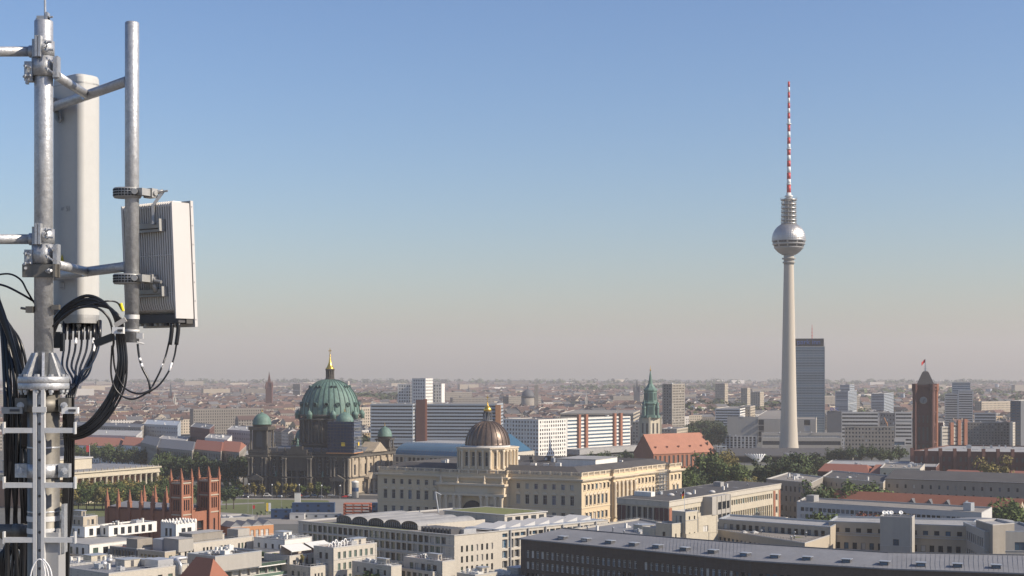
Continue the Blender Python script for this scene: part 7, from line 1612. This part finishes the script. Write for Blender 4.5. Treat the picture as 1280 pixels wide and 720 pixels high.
# ================================================================== ROOF UNDER THE MAST (below the frame)
fp = [Vector(p) for p in ((-16, -22), (14, -22), (14, 12.5), (-16, 12.5))]
block('tower_block', 'plain roof edge of the high building that carries the antenna mast', 'building', fp, 77.0, 'concrete_grey', {2: dict(rows=rowsof(0, 76, 22, 1.7, style='plain', w=1.6, pitch=3.2), **W0)}, roofm='gravel_roof', par=.3)

# ================================================================== ANTENNA MAST
YM = 8.9; SM = YM/F
X3, Y3 = Vector((1, 0, 0)), Vector((0, 1, 0))
def mp(px, py, Y=YM): return atY(px, py, Y)
mc = Vector((xof(54.6, YM), YM, 0))
mast = thing('antenna_mast', (mc.x, mc.y, 76.7), 'galvanised steel antenna mast with ladder, flange, side arms and vertical mounting pipe', 'antenna mast')
def mz(py): return zof(py, YM)
def mb(name, m, fn, parent=mast, **kw): b = MB(); fn(b); return b.build(name, m, parent, **kw)
mb('upper_pole', 'galvanised', lambda b: (b.lathe([(11.6*SM, mz(475)), (11.4*SM, mz(27)), (10.6*SM, mz(26))], mc, 36)))
mb('lower_tube', 'aged_steel', lambda b: b.lathe([(19.5*SM, 76.7), (19.5*SM, mz(488))], mc, 40))
def tubeseam(b):
    for py in (560, 640): b.lathe([(19.8*SM, mz(py)), (20.1*SM, mz(py-1)), (19.8*SM, mz(py-2))], mc, 40, caps=False)
mb('weld_seam', 'galvanised', tubeseam)
for py in (478.5, 486.5): mb('flange', 'galvanised', lambda b: b.lathe([(30.4*SM, mz(py)), (31*SM, mz(py-1)), (31*SM, mz(py-7)), (30.4*SM, mz(py-7.8))], mc, 48))
for i in range(10):
    a = 2*math.pi*(i+.5)/10; q = mc+Vector((math.cos(a), math.sin(a), 0))*26.5*SM
    def bolt(b):
        b.lathe([(3.4*SM, mz(490.5)), (3.4*SM, mz(487))], q, 6); b.lathe([(1.9*SM, mz(493)), (1.9*SM, mz(468))], q, 8); b.lathe([(3.4*SM, mz(470.6)), (3.4*SM, mz(467.6))], q, 6)
    mb('flange_bolt', 'galvanised', bolt)
for i in range(8):
    a = 2*math.pi*(i+.35)/8; e = Vector((math.cos(a), math.sin(a), 0)); t = Vector((-e.y, e.x, 0))*1.6*SM
    def gus(b):
        P = [mc+e*11*SM+UP*mz(441), mc+e*14.5*SM+UP*mz(441), mc+e*28*SM+UP*mz(470.5), mc+e*11*SM+UP*mz(470.5)]
        b.quad(*[p+t for p in P]); b.quad(*[p-t for p in P[::-1]])
        for k in range(4): b.quad(P[k]-t, P[(k+1) % 4]-t, P[(k+1) % 4]+t, P[k]+t)
    mb('gusset', 'galvanised', gus)
def rodtip(b):
    b.box(mp(54, 23), (14*SM, 9*SM, 5*SM)); b.box(mp(59.5, 20.5), (3*SM, 10*SM, 9*SM)); b.rod(mp(45, 24), mp(66, 21), 1.3*SM, 8)
rc = mb('rod_clamp', 'galvanised', rodtip)
mb('lightning_rod', 'galvanised', lambda b: b.rod(mp(56.5, 24), mp(55.5, -60), 1.5*SM, 8, 1.0*SM), rc)
# clamp sets carrying the side arms
def clampset(dy, k=0):
    def shell(b):
        b.lathe([(13.2*SM, mz(70+dy)), (13.2*SM, mz(52+dy))], mc, 30); 
        b.lathe([(14.6*SM, mz(96+dy)), (14.6*SM, mz(71.5+dy))], mc, 30)
    mb('collar', 'galvanised', shell)
    def plates(b):
        b.box(mp(46.5, 58+dy, YM-.07), (3.2*SM, 10*SM, 26*SM)); b.box(mp(50.5, 58+dy, YM-.07), (3.2*SM, 10*SM, 26*SM)); b.box(mp(43, 60+dy, YM-.055), (5*SM, 4*SM, 22*SM))
    mb('clamp_plate', 'galvanised', plates)
    mb('clamp_plate', 'galvanised', lambda b: (b.box(mp(72.5, 84+dy, YM-.03), (3*SM, 12*SM, 26*SM)), b.box(mp(69, 84+dy, YM-.06), (5*SM, 3*SM, 25*SM))))
    mb('clamp_ear', 'galvanised', lambda b: (b.box(mp(37.5, 90+dy, YM-.02), (10*SM, 14*SM, 24*SM)), b.box(mp(34, 92+dy, YM-.05), (3*SM, 6*SM, 26*SM))))
    for (x0, y0, x1, y1, yy) in ((55, 53, 65, 52.5, .075), (55, 62, 67, 62.5, .075), (58, 72, 66, 78, .09), (57, 85, 66, 91, .09), (30, 82, 38, 84, .06), (29, 96, 38, 94, .06), (56, 58, 60, 57.6, .075)):
        def bl(b): p, q = mp(x0, y0+dy, YM-yy), mp(x1, y1+dy, YM-yy-.02); b.rod(p, q, 1.25*SM, 8); b.lathe([(2.6*SM, -1.3*SM), (2.6*SM, 1.3*SM)], p.lerp(q, .3), 6, (UP, (q-p).normalized().cross(UP).normalized(), (q-p).normalized()))
        mb('bolt', 'galvanised', bl)
    def arm(b): b.rod(Vector((xof(-150, YM), YM, mz(64.5+dy))), Vector((xof(39, YM), YM, mz(64.5+dy))), 6.2*SM, 24); b.rod(Vector((xof(37, YM), YM, mz(64.5+dy))), Vector((xof(44, YM), YM, mz(64.5+dy))), 7.6*SM, 20)
    mb('side_arm', 'galvanised', arm)
clampset(0); clampset(234.5)
mb('mounting_pipe', 'galvanised', lambda b: b.rod((xof(-150, YM), YM, mz(470)), (xof(-150, YM), YM, mz(-40)), 8*SM, 20))
def strap(b):
    for (x, w, d) in ((36, 15, .10), (55, 26, .115), (70, 9, .10)): b.box(mp(x, 338.5, YM-d*.55), (w*SM, 5*SM, 16*SM))
    b.box(mp(54, 338.5, YM-.035), (36*SM, 11*SM, 15*SM)); b.box(mp(70.5, 338.5, YM-.06), (3*SM, 20*SM, 16*SM))
st_ = mb('strap_bracket', 'aged_steel', strap)
mb('bolt', 'galvanised', lambda b: (b.rod(mp(32, 335, YM-.08), mp(32, 335, YM-.055), 2.0*SM, 10), ), st_)
mb('bolt', 'galvanised', lambda b: (b.rod(mp(58, 339, YM-.085), mp(64, 338, YM-.12), 1.8*SM, 8), b.rod(mp(60, 339, YM-.08), mp(62, 338.6, YM-.10), 3.3*SM, 6)), st_)
# V brackets to the pipe on the right
YP = 9.02
for zz in (H+365*YP/F, H+133*YP/F):
    P0, P1 = Vector((xof(160, YP), YP, zz)), Vector((xof(63, 9.95), 9.95, zz)); J = P0.lerp(P1, .50)
    mb('cross_tube', 'galvanised', lambda b: b.rod(P0, P1, .0305, 24))
    mb('strut', 'galvanised', lambda b: (b.rod(Vector((xof(71, 8.87), 8.87, zz)), J, .0275, 22)))
    mb('weld_bead', 'galvanised', lambda b: b.rod(J+Vector((-.02, -.02, 0)), J+Vector((.004, .004, 0)), .032, 20))
PIPE = Vector((xof(165, YP), YP, 0)); SP = YP/F
def pz(py): return zof(py, YP)
mb('mounting_pipe', 'galvanised', lambda b: b.lathe([(8.7*SP, pz(428)), (8.7*SP, pz(29)), (7.6*SP, pz(27.6)), (6.6*SP, pz(27.4)), (6.2*SP, pz(30))], PIPE, 30))
mb('pipe_sleeve', 'aluminium', lambda b: b.lathe([(9.3*SP, pz(399)), (9.3*SP, pz(393.5))], PIPE, 30, caps=False))
mb('hose_clamp', 'aluminium', lambda b: (b.lathe([(9.6*SP, pz(415.5)), (9.6*SP, pz(412))], PIPE, 30), b.box(PIPE+Vector((11*SP, -.02, pz(420))), (8*SP, 4*SP, 7*SP)), b.rod(PIPE+Vector((8*SP, -.035, pz(428))), PIPE+Vector((16*SP, -.02, pz(430))), 1.2*SP, 6)))
# antenna support pipe hidden behind the mast
YB = 9.9; mb('rear_pipe', 'galvanised', lambda b: b.rod((xof(60, YB), YB, zof(420, YB)), (xof(60, YB), YB, zof(96, YB)), .03, 20))
# clamps and bands on the lower tube
for (py, h) in ((506, 17), (588, 17)):
    mb('band_clamp', 'aged_steel' if py < 550 else 'galvanised', lambda b: (b.lathe([(21.2*SM, mz(py+h/2)), (21.2*SM, mz(py-h/2))], mc, 40), b.box(mp(28, py, YM-.03), (15*SM, 12*SM, h*SM)), b.box(mp(81, py, YM-.03), (13*SM, 12*SM, h*SM))))
    for x in (25.5, 80): mb('bolt', 'galvanised', lambda b: (b.rod(mp(x, py+1, YM-.065), mp(x, py+1, YM-.05), 4.6*SM, 8), b.rod(mp(x, py+1, YM-.085), mp(x, py+1, YM-.05), 2.2*SM, 8)))
for py in (647.5, 662.5): mb('steel_band', 'aluminium', lambda b: b.lathe([(20.2*SM, mz(py+3.3)), (20.3*SM, mz(py)), (20.2*SM, mz(py-3.3))], mc, 40, caps=False))
# climbing rail with rungs
YL = YM-.125; SL = YL/F
def rail(x):
    return lambda b: b.box(Vector((xof(x, YL), YL, (76.9+zof(486, YL))/2)), (4.3*SL, 6*SL, zof(486, YL)-76.9))
for x in (44.2, 54.2): mb('ladder_rail', 'aluminium', rail(x))
mb('ladder_web', 'zinc', lambda b: b.box(Vector((xof(49.2, YL), YL+.012, (76.9+zof(490, YL))/2)), (6*SL, 2*SL, zof(490, YL)-76.9)))
for k in range(22):
    py = 496+k*11.3
    if py > 740: break
    mb('web_bolt', 'frame_dark' if k % 2 else 'zinc', lambda b: b.rod(Vector((xof(49.2, YL), YL+.010, zof(py, YL))), Vector((xof(49.2, YL), YL+.002, zof(py, YL))), 1.9*SL, 8))
mb('ladder_bracket', 'aluminium', lambda b: b.box(mp(49.3, 512, YL-.014), (17*SL, 2.5*SL, 7*SL)))
for k in range(5):
    py = 538+68.4*k; z = zof(py, YL)
    for s, x0, x1 in ((-1, 6.5, 41.8), (1, 56.6, 92.5)):
        def rung(b): b.box(Vector(((xof(x0, YL)+xof(x1, YL))/2, YL, z)), ((x1-x0)*SL, 5.5*SL, 6.4*SL)); 
        rg = mb('rung', 'aluminium', rung)
        xe = 5.2 if s < 0 else 94
        mb('end_stop', 'aluminium', lambda b: b.box(Vector((xof(xe, YL), YL, z+3*SL)), (1.9*SL, 6.5*SL, 15*SL)), rg)
# lower junk: fat grounding drum and cable tray at the left bottom
mb('cross_pipe', 'aged_steel', lambda b: (b.rod(Vector((xof(-30, 9.05), 9.05, zof(664, 9.05))), Vector((xof(38, 9.05), 9.05, zof(664, 9.05))), 9*SM, 24), b.rod(Vector((xof(17, 9.05), 9.05, zof(664, 9.05))), Vector((xof(30, 9.05), 9.05, zof(664, 9.05))), 9.6*SM, 24)))
mb('junction_box', 'frame_grey', lambda b: (b.box(mp(66, 705, YM-.05), (22*SM, 26*SM, 80*SM)), b.box(mp(76, 700, YM-.03), (4*SM, 26*SM, 80*SM))))
mb('wall_plate', 'galvanised', lambda b: b.box(mp(80.5, 660, YM-.03), (3.5*SM, 14*SM, 60*SM)))
# cable hangers
for x, py, w in ((16, 513, 26), (88, 513, 20), (148, 413, 14)):
    def hg(b):
        b.box(mp(x, py, YM-.06), (w*SM, 7*SM, 8*SM)); 
    h_ = mb('cable_hanger', 'white_paint' if x > 50 else 'cast_aluminium', hg)
    mb('slot', 'frame_dark', lambda b: b.box(mp(x+2, py, YM-.081), (w*.45*SM, 1*SM, 3*SM)), h_)
mb('black_bracket', 'cable_black', lambda b: b.box(mp(131, 425, YP), (26*SP, 8*SP, 9*SP), (Vector((.93, 0, .36)), Y3, Vector((-.36, 0, .93)))))
mb('pole_fitting', 'aged_steel', lambda b: (b.rod(mp(26, 385), mp(44, 388), 1.6*SM, 8), b.box(mp(38, 387, YM-.03), (9*SM, 10*SM, 8*SM)), b.box(mp(70, 384, YM-.03), (9*SM, 8*SM, 6*SM))))

# ---- panel antenna
def panel():
    YA = 10.0; k = YA/F; ph = R(40); a = Vector((math.cos(ph), -math.sin(ph), 0)); d = Vector((math.sin(ph), math.cos(ph), 0))
    zb, zt = zof(398, YA), zof(97, YA); Wd, Dp = .305, .205; c = Vector((xof(98.5, YA), YA, 0))
    r = thing('panel_antenna', (c.x, c.y, zb), 'tall off white panel antenna hanging behind the mast with cables below', 'panel antenna')
    pts = []; rr_ = (.022, .03, .085, .085)
    for (sx, sy, a0, q) in ((-1, -1, 180, .02), (1, -1, 270, .05), (1, 1, 0, .10), (-1, 1, 90, .095)):
        for i in range(7): an = R(a0+15*i); pts.append((sx*(Wd/2-q)+q*math.cos(an), sy*(Dp/2-q)+q*math.sin(an)))
    P = [c+a*x+d*y for x, y in pts]
    def ring(s, z): return [c+(p-c)*s+UP*z for p in P]
    b = MB(); b.smooth = True; R_ = [ring(.97, zb), ring(1, zb+.008), ring(1, zt-.05), ring(.985, zt-.02), ring(.93, zt-.004), ring(.85, zt)]; n = len(P)
    for i in range(5):
        for j in range(n): b.quad(R_[i][j], R_[i][(j+1) % n], R_[i+1][(j+1) % n], R_[i+1][j])
    b.smooth = False; b.quad(*R_[5]); b.quad(*R_[0][::-1]); b.build('radome', 'radome', r)
    b = MB(); R2 = [ring(1.012, zt-.062), ring(1.012, zt-.054)]
    for j in range(n): b.quad(R2[0][j], R2[0][(j+1) % n], R2[1][(j+1) % n], R2[1][j])
    b.build('cap_seam', 'cast_aluminium', r)
    b = MB(); R3 = [ring(.995, zb-.035), ring(1.006, zb+.002), ring(1.006, zb+.02)]
    for i in range(2):
        for j in range(n): b.quad(R3[i][j], R3[i][(j+1) % n], R3[i+1][(j+1) % n], R3[i+1][j])
    b.quad(*R3[0][::-1]); b.build('bottom_cap', 'cast_aluminium', r)
    for i in range(8):
        q = c + a*(-.10+.029*i) + d*(.03 if i % 2 else -.05); b = MB(); b.lathe([(.011, zb-.085), (.011, zb-.06), (.016, zb-.058), (.016, zb-.033)], q, 10); b.build('connector', 'cast_aluminium', r)
    back = c - d*(Dp/2+.002)
    def on(x, py, w, h, m, nm, dd=.0015): z = zof(py, YA-.1); b = MB(); q = back+a*x+UP*z; b.box(q, (w, dd*2, h), (a, d, UP)); return b.build(nm, m, r)
    z = zof(322, YA-.1); q = back+a*(-.035)+UP*z-d*.001; b = MB(); s = .024
    b.quad(q-a*s-UP*s, q+a*s-UP*s, q+UP*s*1.1); b.quad(q-a*s*.25-UP*s*.6-d*.001, q+a*s*.25-UP*s*.6-d*.001, q+UP*s*.5-d*.001); b.mi[-1] = 1; b.build('warning_sticker', ['warn_yellow', 'black_paint'], r)
    on(-.035, 357, .055, .04, 'bluish_white', 'label_plate'); on(-.035, 352, .038, .004, 'frame_grey', 'print_line', .0025); on(-.035, 359, .045, .004, 'frame_grey', 'print_line', .0025)
    q = back+a*.035+UP*zof(264, YA-.1)-d*.002; t = text_mesh('51', .05, q, math.atan2(a.y, a.x), 'frame_grey', r, 'handwriting', .0004)
    q = back+a*-.03+UP*zof(262, YA-.1)-d*.002; text_mesh('////', .028, q, math.atan2(a.y, a.x), 'frame_grey', r, 'handwriting', .0004)
    for py in (128, 388):
        z = zof(py, YA); b = MB(); q = c-d*(Dp/2+.05)+a*(-.12); b.box(q+UP*z, (.05, .10, .05), (a, d, UP)); b.box(q+UP*z-a*.01-d*.03, (.10, .02, .075), (a, d, UP)); b.rod(q+UP*(z-.02)-d*.05, q+UP*(z-.02)+d*.05, .01, 8); b.build('mount_bracket', 'cast_aluminium', r)
    q = c-d*(Dp/2+.02)+a*(-.055)
    for k2 in range(3): b = MB(); b.lathe([(.03-.004*k2, 0), (.03-.004*k2, .012)], q+UP*zof(146+k2*3, YA)+a*.012*k2, 14, (a, UP, -d)); b.build('tilt_disc', 'cast_aluminium', r)
panel()

# ---- radio unit on the pipe
def radio():
    N = Vector((xof(220.5, 9.0), 9.0, 0)); w = Vector((.8, -.6, 0)); t = Vector((.6, .8, 0)); up = (UP-t*.05).normalized(); Wd, T = .47, .160
    z0, z1 = H+61*9/F, H+216*9/F; Hh = z1-z0
    r = thing('radio_unit', (N.x, N.y, z0), 'white radio unit with cooling fins over a shade-dark painted housing clamped to the right pipe', 'radio unit')
    C = lambda x, d, z: N + w*(x-Wd) + t*d + up*z + UP*z0         # x 0..Wd from far left, d 0 = fin tips, z 0..Hh
    b = MB(); b.box(C(Wd/2, .085+(T-.085)/2-.008, Hh/2), (Wd-.012, T-.101, Hh-.01), (w, t, up)); b.build('housing', 'fin_gap_shade', r)
    b = MB(); b.box(C(Wd-.005, T/2-.012, Hh/2+.012), (.010, T-.024, Hh-.045), (w, t, up)); b.box(C(.005, T/2-.012, Hh/2+.012), (.010, T-.024, Hh-.045), (w, t, up)); b.build('side_panel', 'radio_white', r)
    n = 22
    b = MB()
    for i in range(n):
        x = .014+(Wd-.028)*i/(n-1)
        P = [C(x, 0, Hh-.02), C(x, 0, .13), C(x, .012, .09), C(x, .085, .05), C(x, .09, .05), C(x, .09, Hh-.004), C(x, .02, Hh-.004)]; tt = w*.0034
        b.quad(*[p-tt for p in P]); b.quad(*[p+tt for p in P[::-1]])
        for k in range(7): b.quad(P[k]-tt, P[(k+1) % 7]-tt, P[(k+1) % 7]+tt, P[k]+tt)
    b.build('cooling_fins', 'fin_grey', r)
    for z in (Hh-.035, Hh*.56, .19): b = MB(); b.box(C(Wd/2, .018, z), (Wd-.02, .03, .005), (w, t, up)); b.build('fin_bridge', 'radio_white', r)
    b = MB(); b.box(C(Wd/2, T-.010, Hh/2-.004), (Wd+.014, .020, Hh+.02), (w, t, up)); fr = b.build('front_cover', 'radio_white', r)
    for i in range(7): b = MB(); q = C(Wd+.0075, T-.012, .03+(Hh-.06)*i/6); b.rod(q-w*.002, q+w*.0016, .0042, 8); b.build('screw', 'frame_grey', fr)
    b = MB(); b.box(C(Wd*.5, .075, .035), (Wd-.03, .09, .05), (w, t, up)); b.build('port_block', 'frame_dark', r)
    for i in range(9): b = MB(); q = C(.04+.047*i, .055, .005); b.box(q, (.022, .03, .022), (w, t, up)); b.build('port', 'cast_aluminium' if i % 3 else 'frame_dark', r)
    for z, hh in ((Hh*.80, .032), (Hh*.265, .026)):
        q = C(Wd*.30, -.02, z); b = MB(); b.box(q+w*.09, (.30, .028, hh), (w, t, up)); b.box(q+w*.10-up*hh*.9, (.27, .008, hh*.5), (w, t, up)); b.box(C(Wd*.85, -.02, z), (.008, .05, hh*2.3), (w, t, up)); b.build('mounting_rail', 'cast_aluminium', r)
    def knuckle(py, scissor):
        z = zof(py, YP); q = PIPE+UP*z
        c = q+Vector((-.028, .0, 0)); b = MB(); b.lathe([(.078, -.030), (.084, -.022), (.084, .026), (.078, .032)], c, 26, (X3, Vector((0, .75, 0)), UP)); cl = b.build('pipe_clamp', 'cast_aluminium', r)
        b = MB()
        for i in range(13):
            an = R(185+i*13); e = Vector((math.cos(an), .75*math.sin(an), 0)); nn = Vector((math.cos(an), math.sin(an)/.75, 0)).normalized(); tt = Vector((-nn.y, nn.x, 0))
            for zz in (-.014, .002, .018): b.box(c+e*.0845+UP*zz, (.002, .0135, .0105), (nn, tt, UP))
        b.build('recess_shade', 'black_paint', cl)  # black boxes on the surface paint the shade inside the cast holes
        e1 = q+Vector((.060, -.045, .004)); b = MB(); b.rod(e1+Vector((-.03, -.004, 0)), e1+Vector((-.028, -.028, 0)), .018, 14); b.build('bolt_head', 'cast_aluminium', cl)
        e2 = q+Vector((.105, .03, .002)); b = MB(); d = (e2-e1).normalized(); s_ = d.cross(UP).normalized(); b.box((e1+e2)/2, ((e2-e1).length+.02, .05, .042), (d, s_, UP)); b.box(e2+UP*.0, (.05, .07, .055), (d, s_, UP)); b.rod(e2-s_*.045, e2+s_*.045, .016, 12); b.build('arm', 'cast_aluminium', r)
        tgt = C(Wd*.72, -.03, Hh*.80 if scissor else Hh*.265)
        if scissor:
            m = e2+Vector((.075, -.0, .012)); lo = e2+Vector((.018, -.02, -.075)); b = MB(); 
            for (p0, p1) in ((m, lo), (lo, tgt+Vector((0, -.02, .01)))): dd = (p1-p0).normalized(); ss = Y3-dd*dd.y; ss.normalize(); b.box((p0+p1)/2, ((p1-p0).length+.016, .014, .016), (dd, ss, dd.cross(ss)))
            b.rod(m+Vector((-.02, -.01, -.004)), m+Vector((.03, -.01, .003)), .006, 8); b.rod(e2, m, .014, 10); b.build('scissor_arm', 'cast_aluminium', r)
        else:
            b = MB(); b.rod(e2, tgt, .016, 12); b.rod(e2+Vector((.03, -.03, -.01)), e2+Vector((.075, -.05, -.02)), .010, 8); b.build('arm_link', 'cast_aluminium', r)
    knuckle(241.5, True); knuckle(349, False)
radio()

# ---- cables
def cable(pts, r, label, group=None, name='cable', m='cable_black', tags=()):
    P = [atY(p[0], p[1], p[2] if len(p) > 2 else YM) for p in pts]
    b = MB(); b.tube([p for p in P], r, 10, 8); o = Vector(P[0]); root = thing(name, o, label, 'cable', group); b.build('jacket', m, root)
    for (i, t, L) in tags:
        p, q = P[i].lerp(P[i+1], t), P[i].lerp(P[i+1], t+L); b = MB(); b.rod(p, q, r*1.35, 10); b.build('marker_sleeve', 'tape_white', root)
    return root
cr_ = random.Random(5)
G1 = 'thick black cables running down left of the mast'
for i in range(11):
    x = 6+i*3.1; j = cr_.uniform
    top = (-14-i*3, 300+i*8, 9.2+.02*i) if i < 4 else (cr_.uniform(-20, -6), 330+i*5, 9.1+.02*i)
    mid = (x*.5-2, 400+i*5, 9.15) if i < 7 else (x*.75-6, 420, 9.1)
    cable([top, mid, (x*.9+j(-2, 2), 470, 9.1), (x+j(-2, 2), 520, 9.05+.01*i), (x+j(-3, 3), 600, 9.1), (x+j(-4, 4), 670, 9.2), (x+j(-5, 5), 760, 9.2)], cr_.choice([.0085, .011, .014]), 'thick black cable in the bundle running down left of the mast', G1)
for i in range(3): cable([(-12, 350+i*9, 9.0), (6+i, 400+i*6, 9.0), (20+i*2, 450+i*6, 9.0), (29+i*2, 500, 9.0), (30+i*2, 560, 9.05)], .016, 'fattest black cable sweeping in from the left edge to the flange', 'fattest cables sweeping in from the left edge')
for i in range(14): cable([(cr_.uniform(-4, 42), 672, 9.3), (cr_.uniform(-4, 42), 700, 9.25), (cr_.uniform(-4, 42), 770, 9.3)], .011, 'black cable in the dark tangle at the bottom left corner', 'dark tangle of cables in the bottom left corner')
cable([(-8, 344), (12, 342.5), (26, 350), (34, 364), (43, 379, 8.95)], .0055, 'thin black cable curving from the left edge to the pole, upper one')
cable([(-8, 354), (8, 358), (26, 367), (43, 377, 8.95)], .0065, 'thin black cable curving from the left edge to the pole, lower one')
G2 = 'bundle of black cables arching over to the pipe and swinging down left again'
for i in range(9):
    o = (i-4)*1.15+cr_.uniform(-.8, .8); q = cr_.uniform(-3, 3)
    cable([(63, 424+o*2, 9.0), (70+o*.4, 402+o*.9, 9.0), (84, 386+o*1.2, 8.95), (108, 375+o*1.1+q, 8.9), (132+o*.5, 381+o*.8, 8.9), (147+o*.8, 398, 8.9), (151+o*1.1, 425, 8.95), (153+o*1.2, 455, 8.95), (146+o*1.3+q, 487, 8.95), (130+o*1.5, 516+o*.8, 8.95), (110+o*.8, 536+o*1.3, 8.95), (90, 542+o*1.5, 8.98), (80, 530+o*2, 9.0)], (.0085, .0075, .0065)[i % 3], 'black cable in the thick bundle arching to the pipe and back to the mast', G2)
cable([(66, 408, 8.85), (90, 388, 8.8), (118, 384, 8.8), (136, 398, 8.82), (142, 425, 8.85), (140, 437, 8.9)], .007, 'single thinner cable looping inside the arching bundle')
cable([(74, 402, 8.85), (96, 386, 8.8), (112, 381, 8.8), (132, 376.5, 8.8), (146, 378, 8.85), (152, 387, 8.88)], .005, 'thin cable with yellow end running up to the pipe')
b = MB(); b.rod(atY(151, 379, 8.86), atY(154, 389, 8.86), .009, 8); yt = thing('cable_tag', atY(152, 384, 8.86), 'small yellow and black tape tag beside the pipe bottom', 'tape tag'); b.build('tape', 'warn_yellow', yt)
b = MB(); b.box(atY(150.5, 403, 8.9), (.075, .015, .028), (Vector((.85, 0, .5)), Y3, Vector((-.5, 0, .85)))); bt = thing('metal_tag', atY(150.5, 403, 8.9), 'bent beige metal tag hanging at the pipe bottom', 'metal tag'); b.build('plate', 'coping', bt)
G3 = 'antenna cables dropping from the panel antenna'
for i in range(7):
    x = 81+i*7.3; e = 84+i*2.3
    cable([(x, 403, 9.95), (x-.5, 420, 9.9), (x-1.5-i*.2, 438, 9.7), (x-3-i*1.6, 458, 9.4), (e+3+(i % 3)*2, 478-i*2, 9.2), (e-1-i*.8, 497, 9.05), (84-i*.7, 520, 9.0), (83+i*.8-3, 600, 9.0), (80+i*1.3-2, 690, 9.0), (78+i, 760, 9.0)], .0075, 'jumper cable dropping from the bottom of the panel antenna to the mast', G3, tags=((1, .2, .35),) if i in (2, 5) else ())
    b = MB(); b.rod(atY(x, 401, 9.95), atY(x-.6, 424, 9.88), .0135, 10); q = thing('cable_boot', atY(x, 401, 9.95), 'black rubber boot on a cable end under the panel antenna', 'cable boot', 'rubber boots under the panel antenna'); b.build('boot', 'cable_black', q)
for i in range(3): cable([(119+i*2, 404, 9.95), (118+i*2, 425, 9.85), (112+i*2, 450, 9.6), (101+i*4, 470, 9.3), (84+i*2, 486, 9.05), (78+i*2, 492, 9.0)], .007, 'cable curving from the right end of the panel antenna into the flange', 'cables curving into the flange', tags=((1, .1, .5),) if i == 1 else ())
b = MB(); b.box(atY(72.5, 425, 9.3), (.04, .05, .10)); b.box(atY(78, 428, 9.3), (.02, .04, .11)); jb = thing('junction_box', atY(73, 425, 9.3), 'small black box hanging between pole and antenna cables', 'junction box'); b.build('body', 'cable_black', jb)
r1 = cable([(215, 409, 9.05), (212, 424, 9.05), (207, 445, 9.05), (201, 462, 9.0), (192, 480, 9.0), (187, 488, 8.98), (172, 492, 8.95), (155, 484, 8.95), (144, 462, 8.92), (141, 432, 8.9)], .0055, 'left thin cable hanging from the radio unit in a wide loop', tags=((2, .6, .3),))
r2 = cable([(223, 408, 9.05), (221, 426, 9.05), (218, 445, 9.05), (212, 462, 9.02), (200, 480, 9.0), (186, 490, 8.98), (165, 499, 8.95), (147, 490, 8.93), (139, 468, 8.92), (140, 432, 8.9)], .0055, 'right thin cable hanging from the radio unit in a wide loop', tags=((2, .5, .6),))
for (x, lab) in ((214.5, 'left black rubber boot below the radio unit'), (222.5, 'right black rubber boot below the radio unit')):
    b = MB(); b.tube([atY(x+.5, 404, 9.05), atY(x, 415, 9.05), atY(x-2.2, 431, 9.05)], .0125, 10, 5); q = thing('cable_boot', atY(x, 404, 9.05), lab, 'cable boot'); b.build('boot', 'cable_black', q)
cable([(172, 430, 9.0), (174, 446, 9.0), (178, 460, 9.0), (185, 474, 9.0), (187.5, 486, 9.0), (186, 492, 9.0)], .0068, 'short cable dropping from the foot of the right pipe', tags=((1, .1, .25), (1, .6, .3)))
for i in range(4): cable([(84+i*2.6, 492, 8.98), (85+i*2.4, 540, 8.98), (84+i*2.6, 600, 9.0), (82+i*2.4, 655, 9.0), (77+i*1.6, 688, 9.0)], .006, 'slim cable running straight down right behind the ladder rungs', 'slim cables right of the lower tube')
for i in range(2): cable([(38+i*20, 762, 8.7), (38+i*19, 722, 8.7), (44+i*10, 703, 8.7), (52+i*3, 700, 8.7), (60+i*4, 716, 8.7), (64+i*3, 762, 8.7)], .004, 'pale thin wire loop in front of the ladder foot', 'pale wire loops at the ladder foot', m='tape_white')
# ================================================================== AIR
def air():
    b = MB(); b.box((0, (13980-300)/2, (374-1)/2), (17900, 13980+300, 375)); 
    m = bpy.data.materials.new('haze'); m.use_nodes = True; n = m.node_tree.nodes; l = m.node_tree.links
    n.clear(); out = n.new('ShaderNodeOutputMaterial'); v = n.new('ShaderNodeVolumePrincipled')
    v.inputs['Color'].default_value = (0.77, 0.745, 0.745, 1); v.inputs['Density'].default_value = HAZE
    v.inputs['Anisotropy'].default_value = 0.1
    l.new(v.outputs[0], out.inputs['Volume']); MATS['haze'] = m
    b.build('haze', 'haze', kind='stuff')
scene.cycles.volume_bounces = 2
HAZE = 0.9e-4
air()
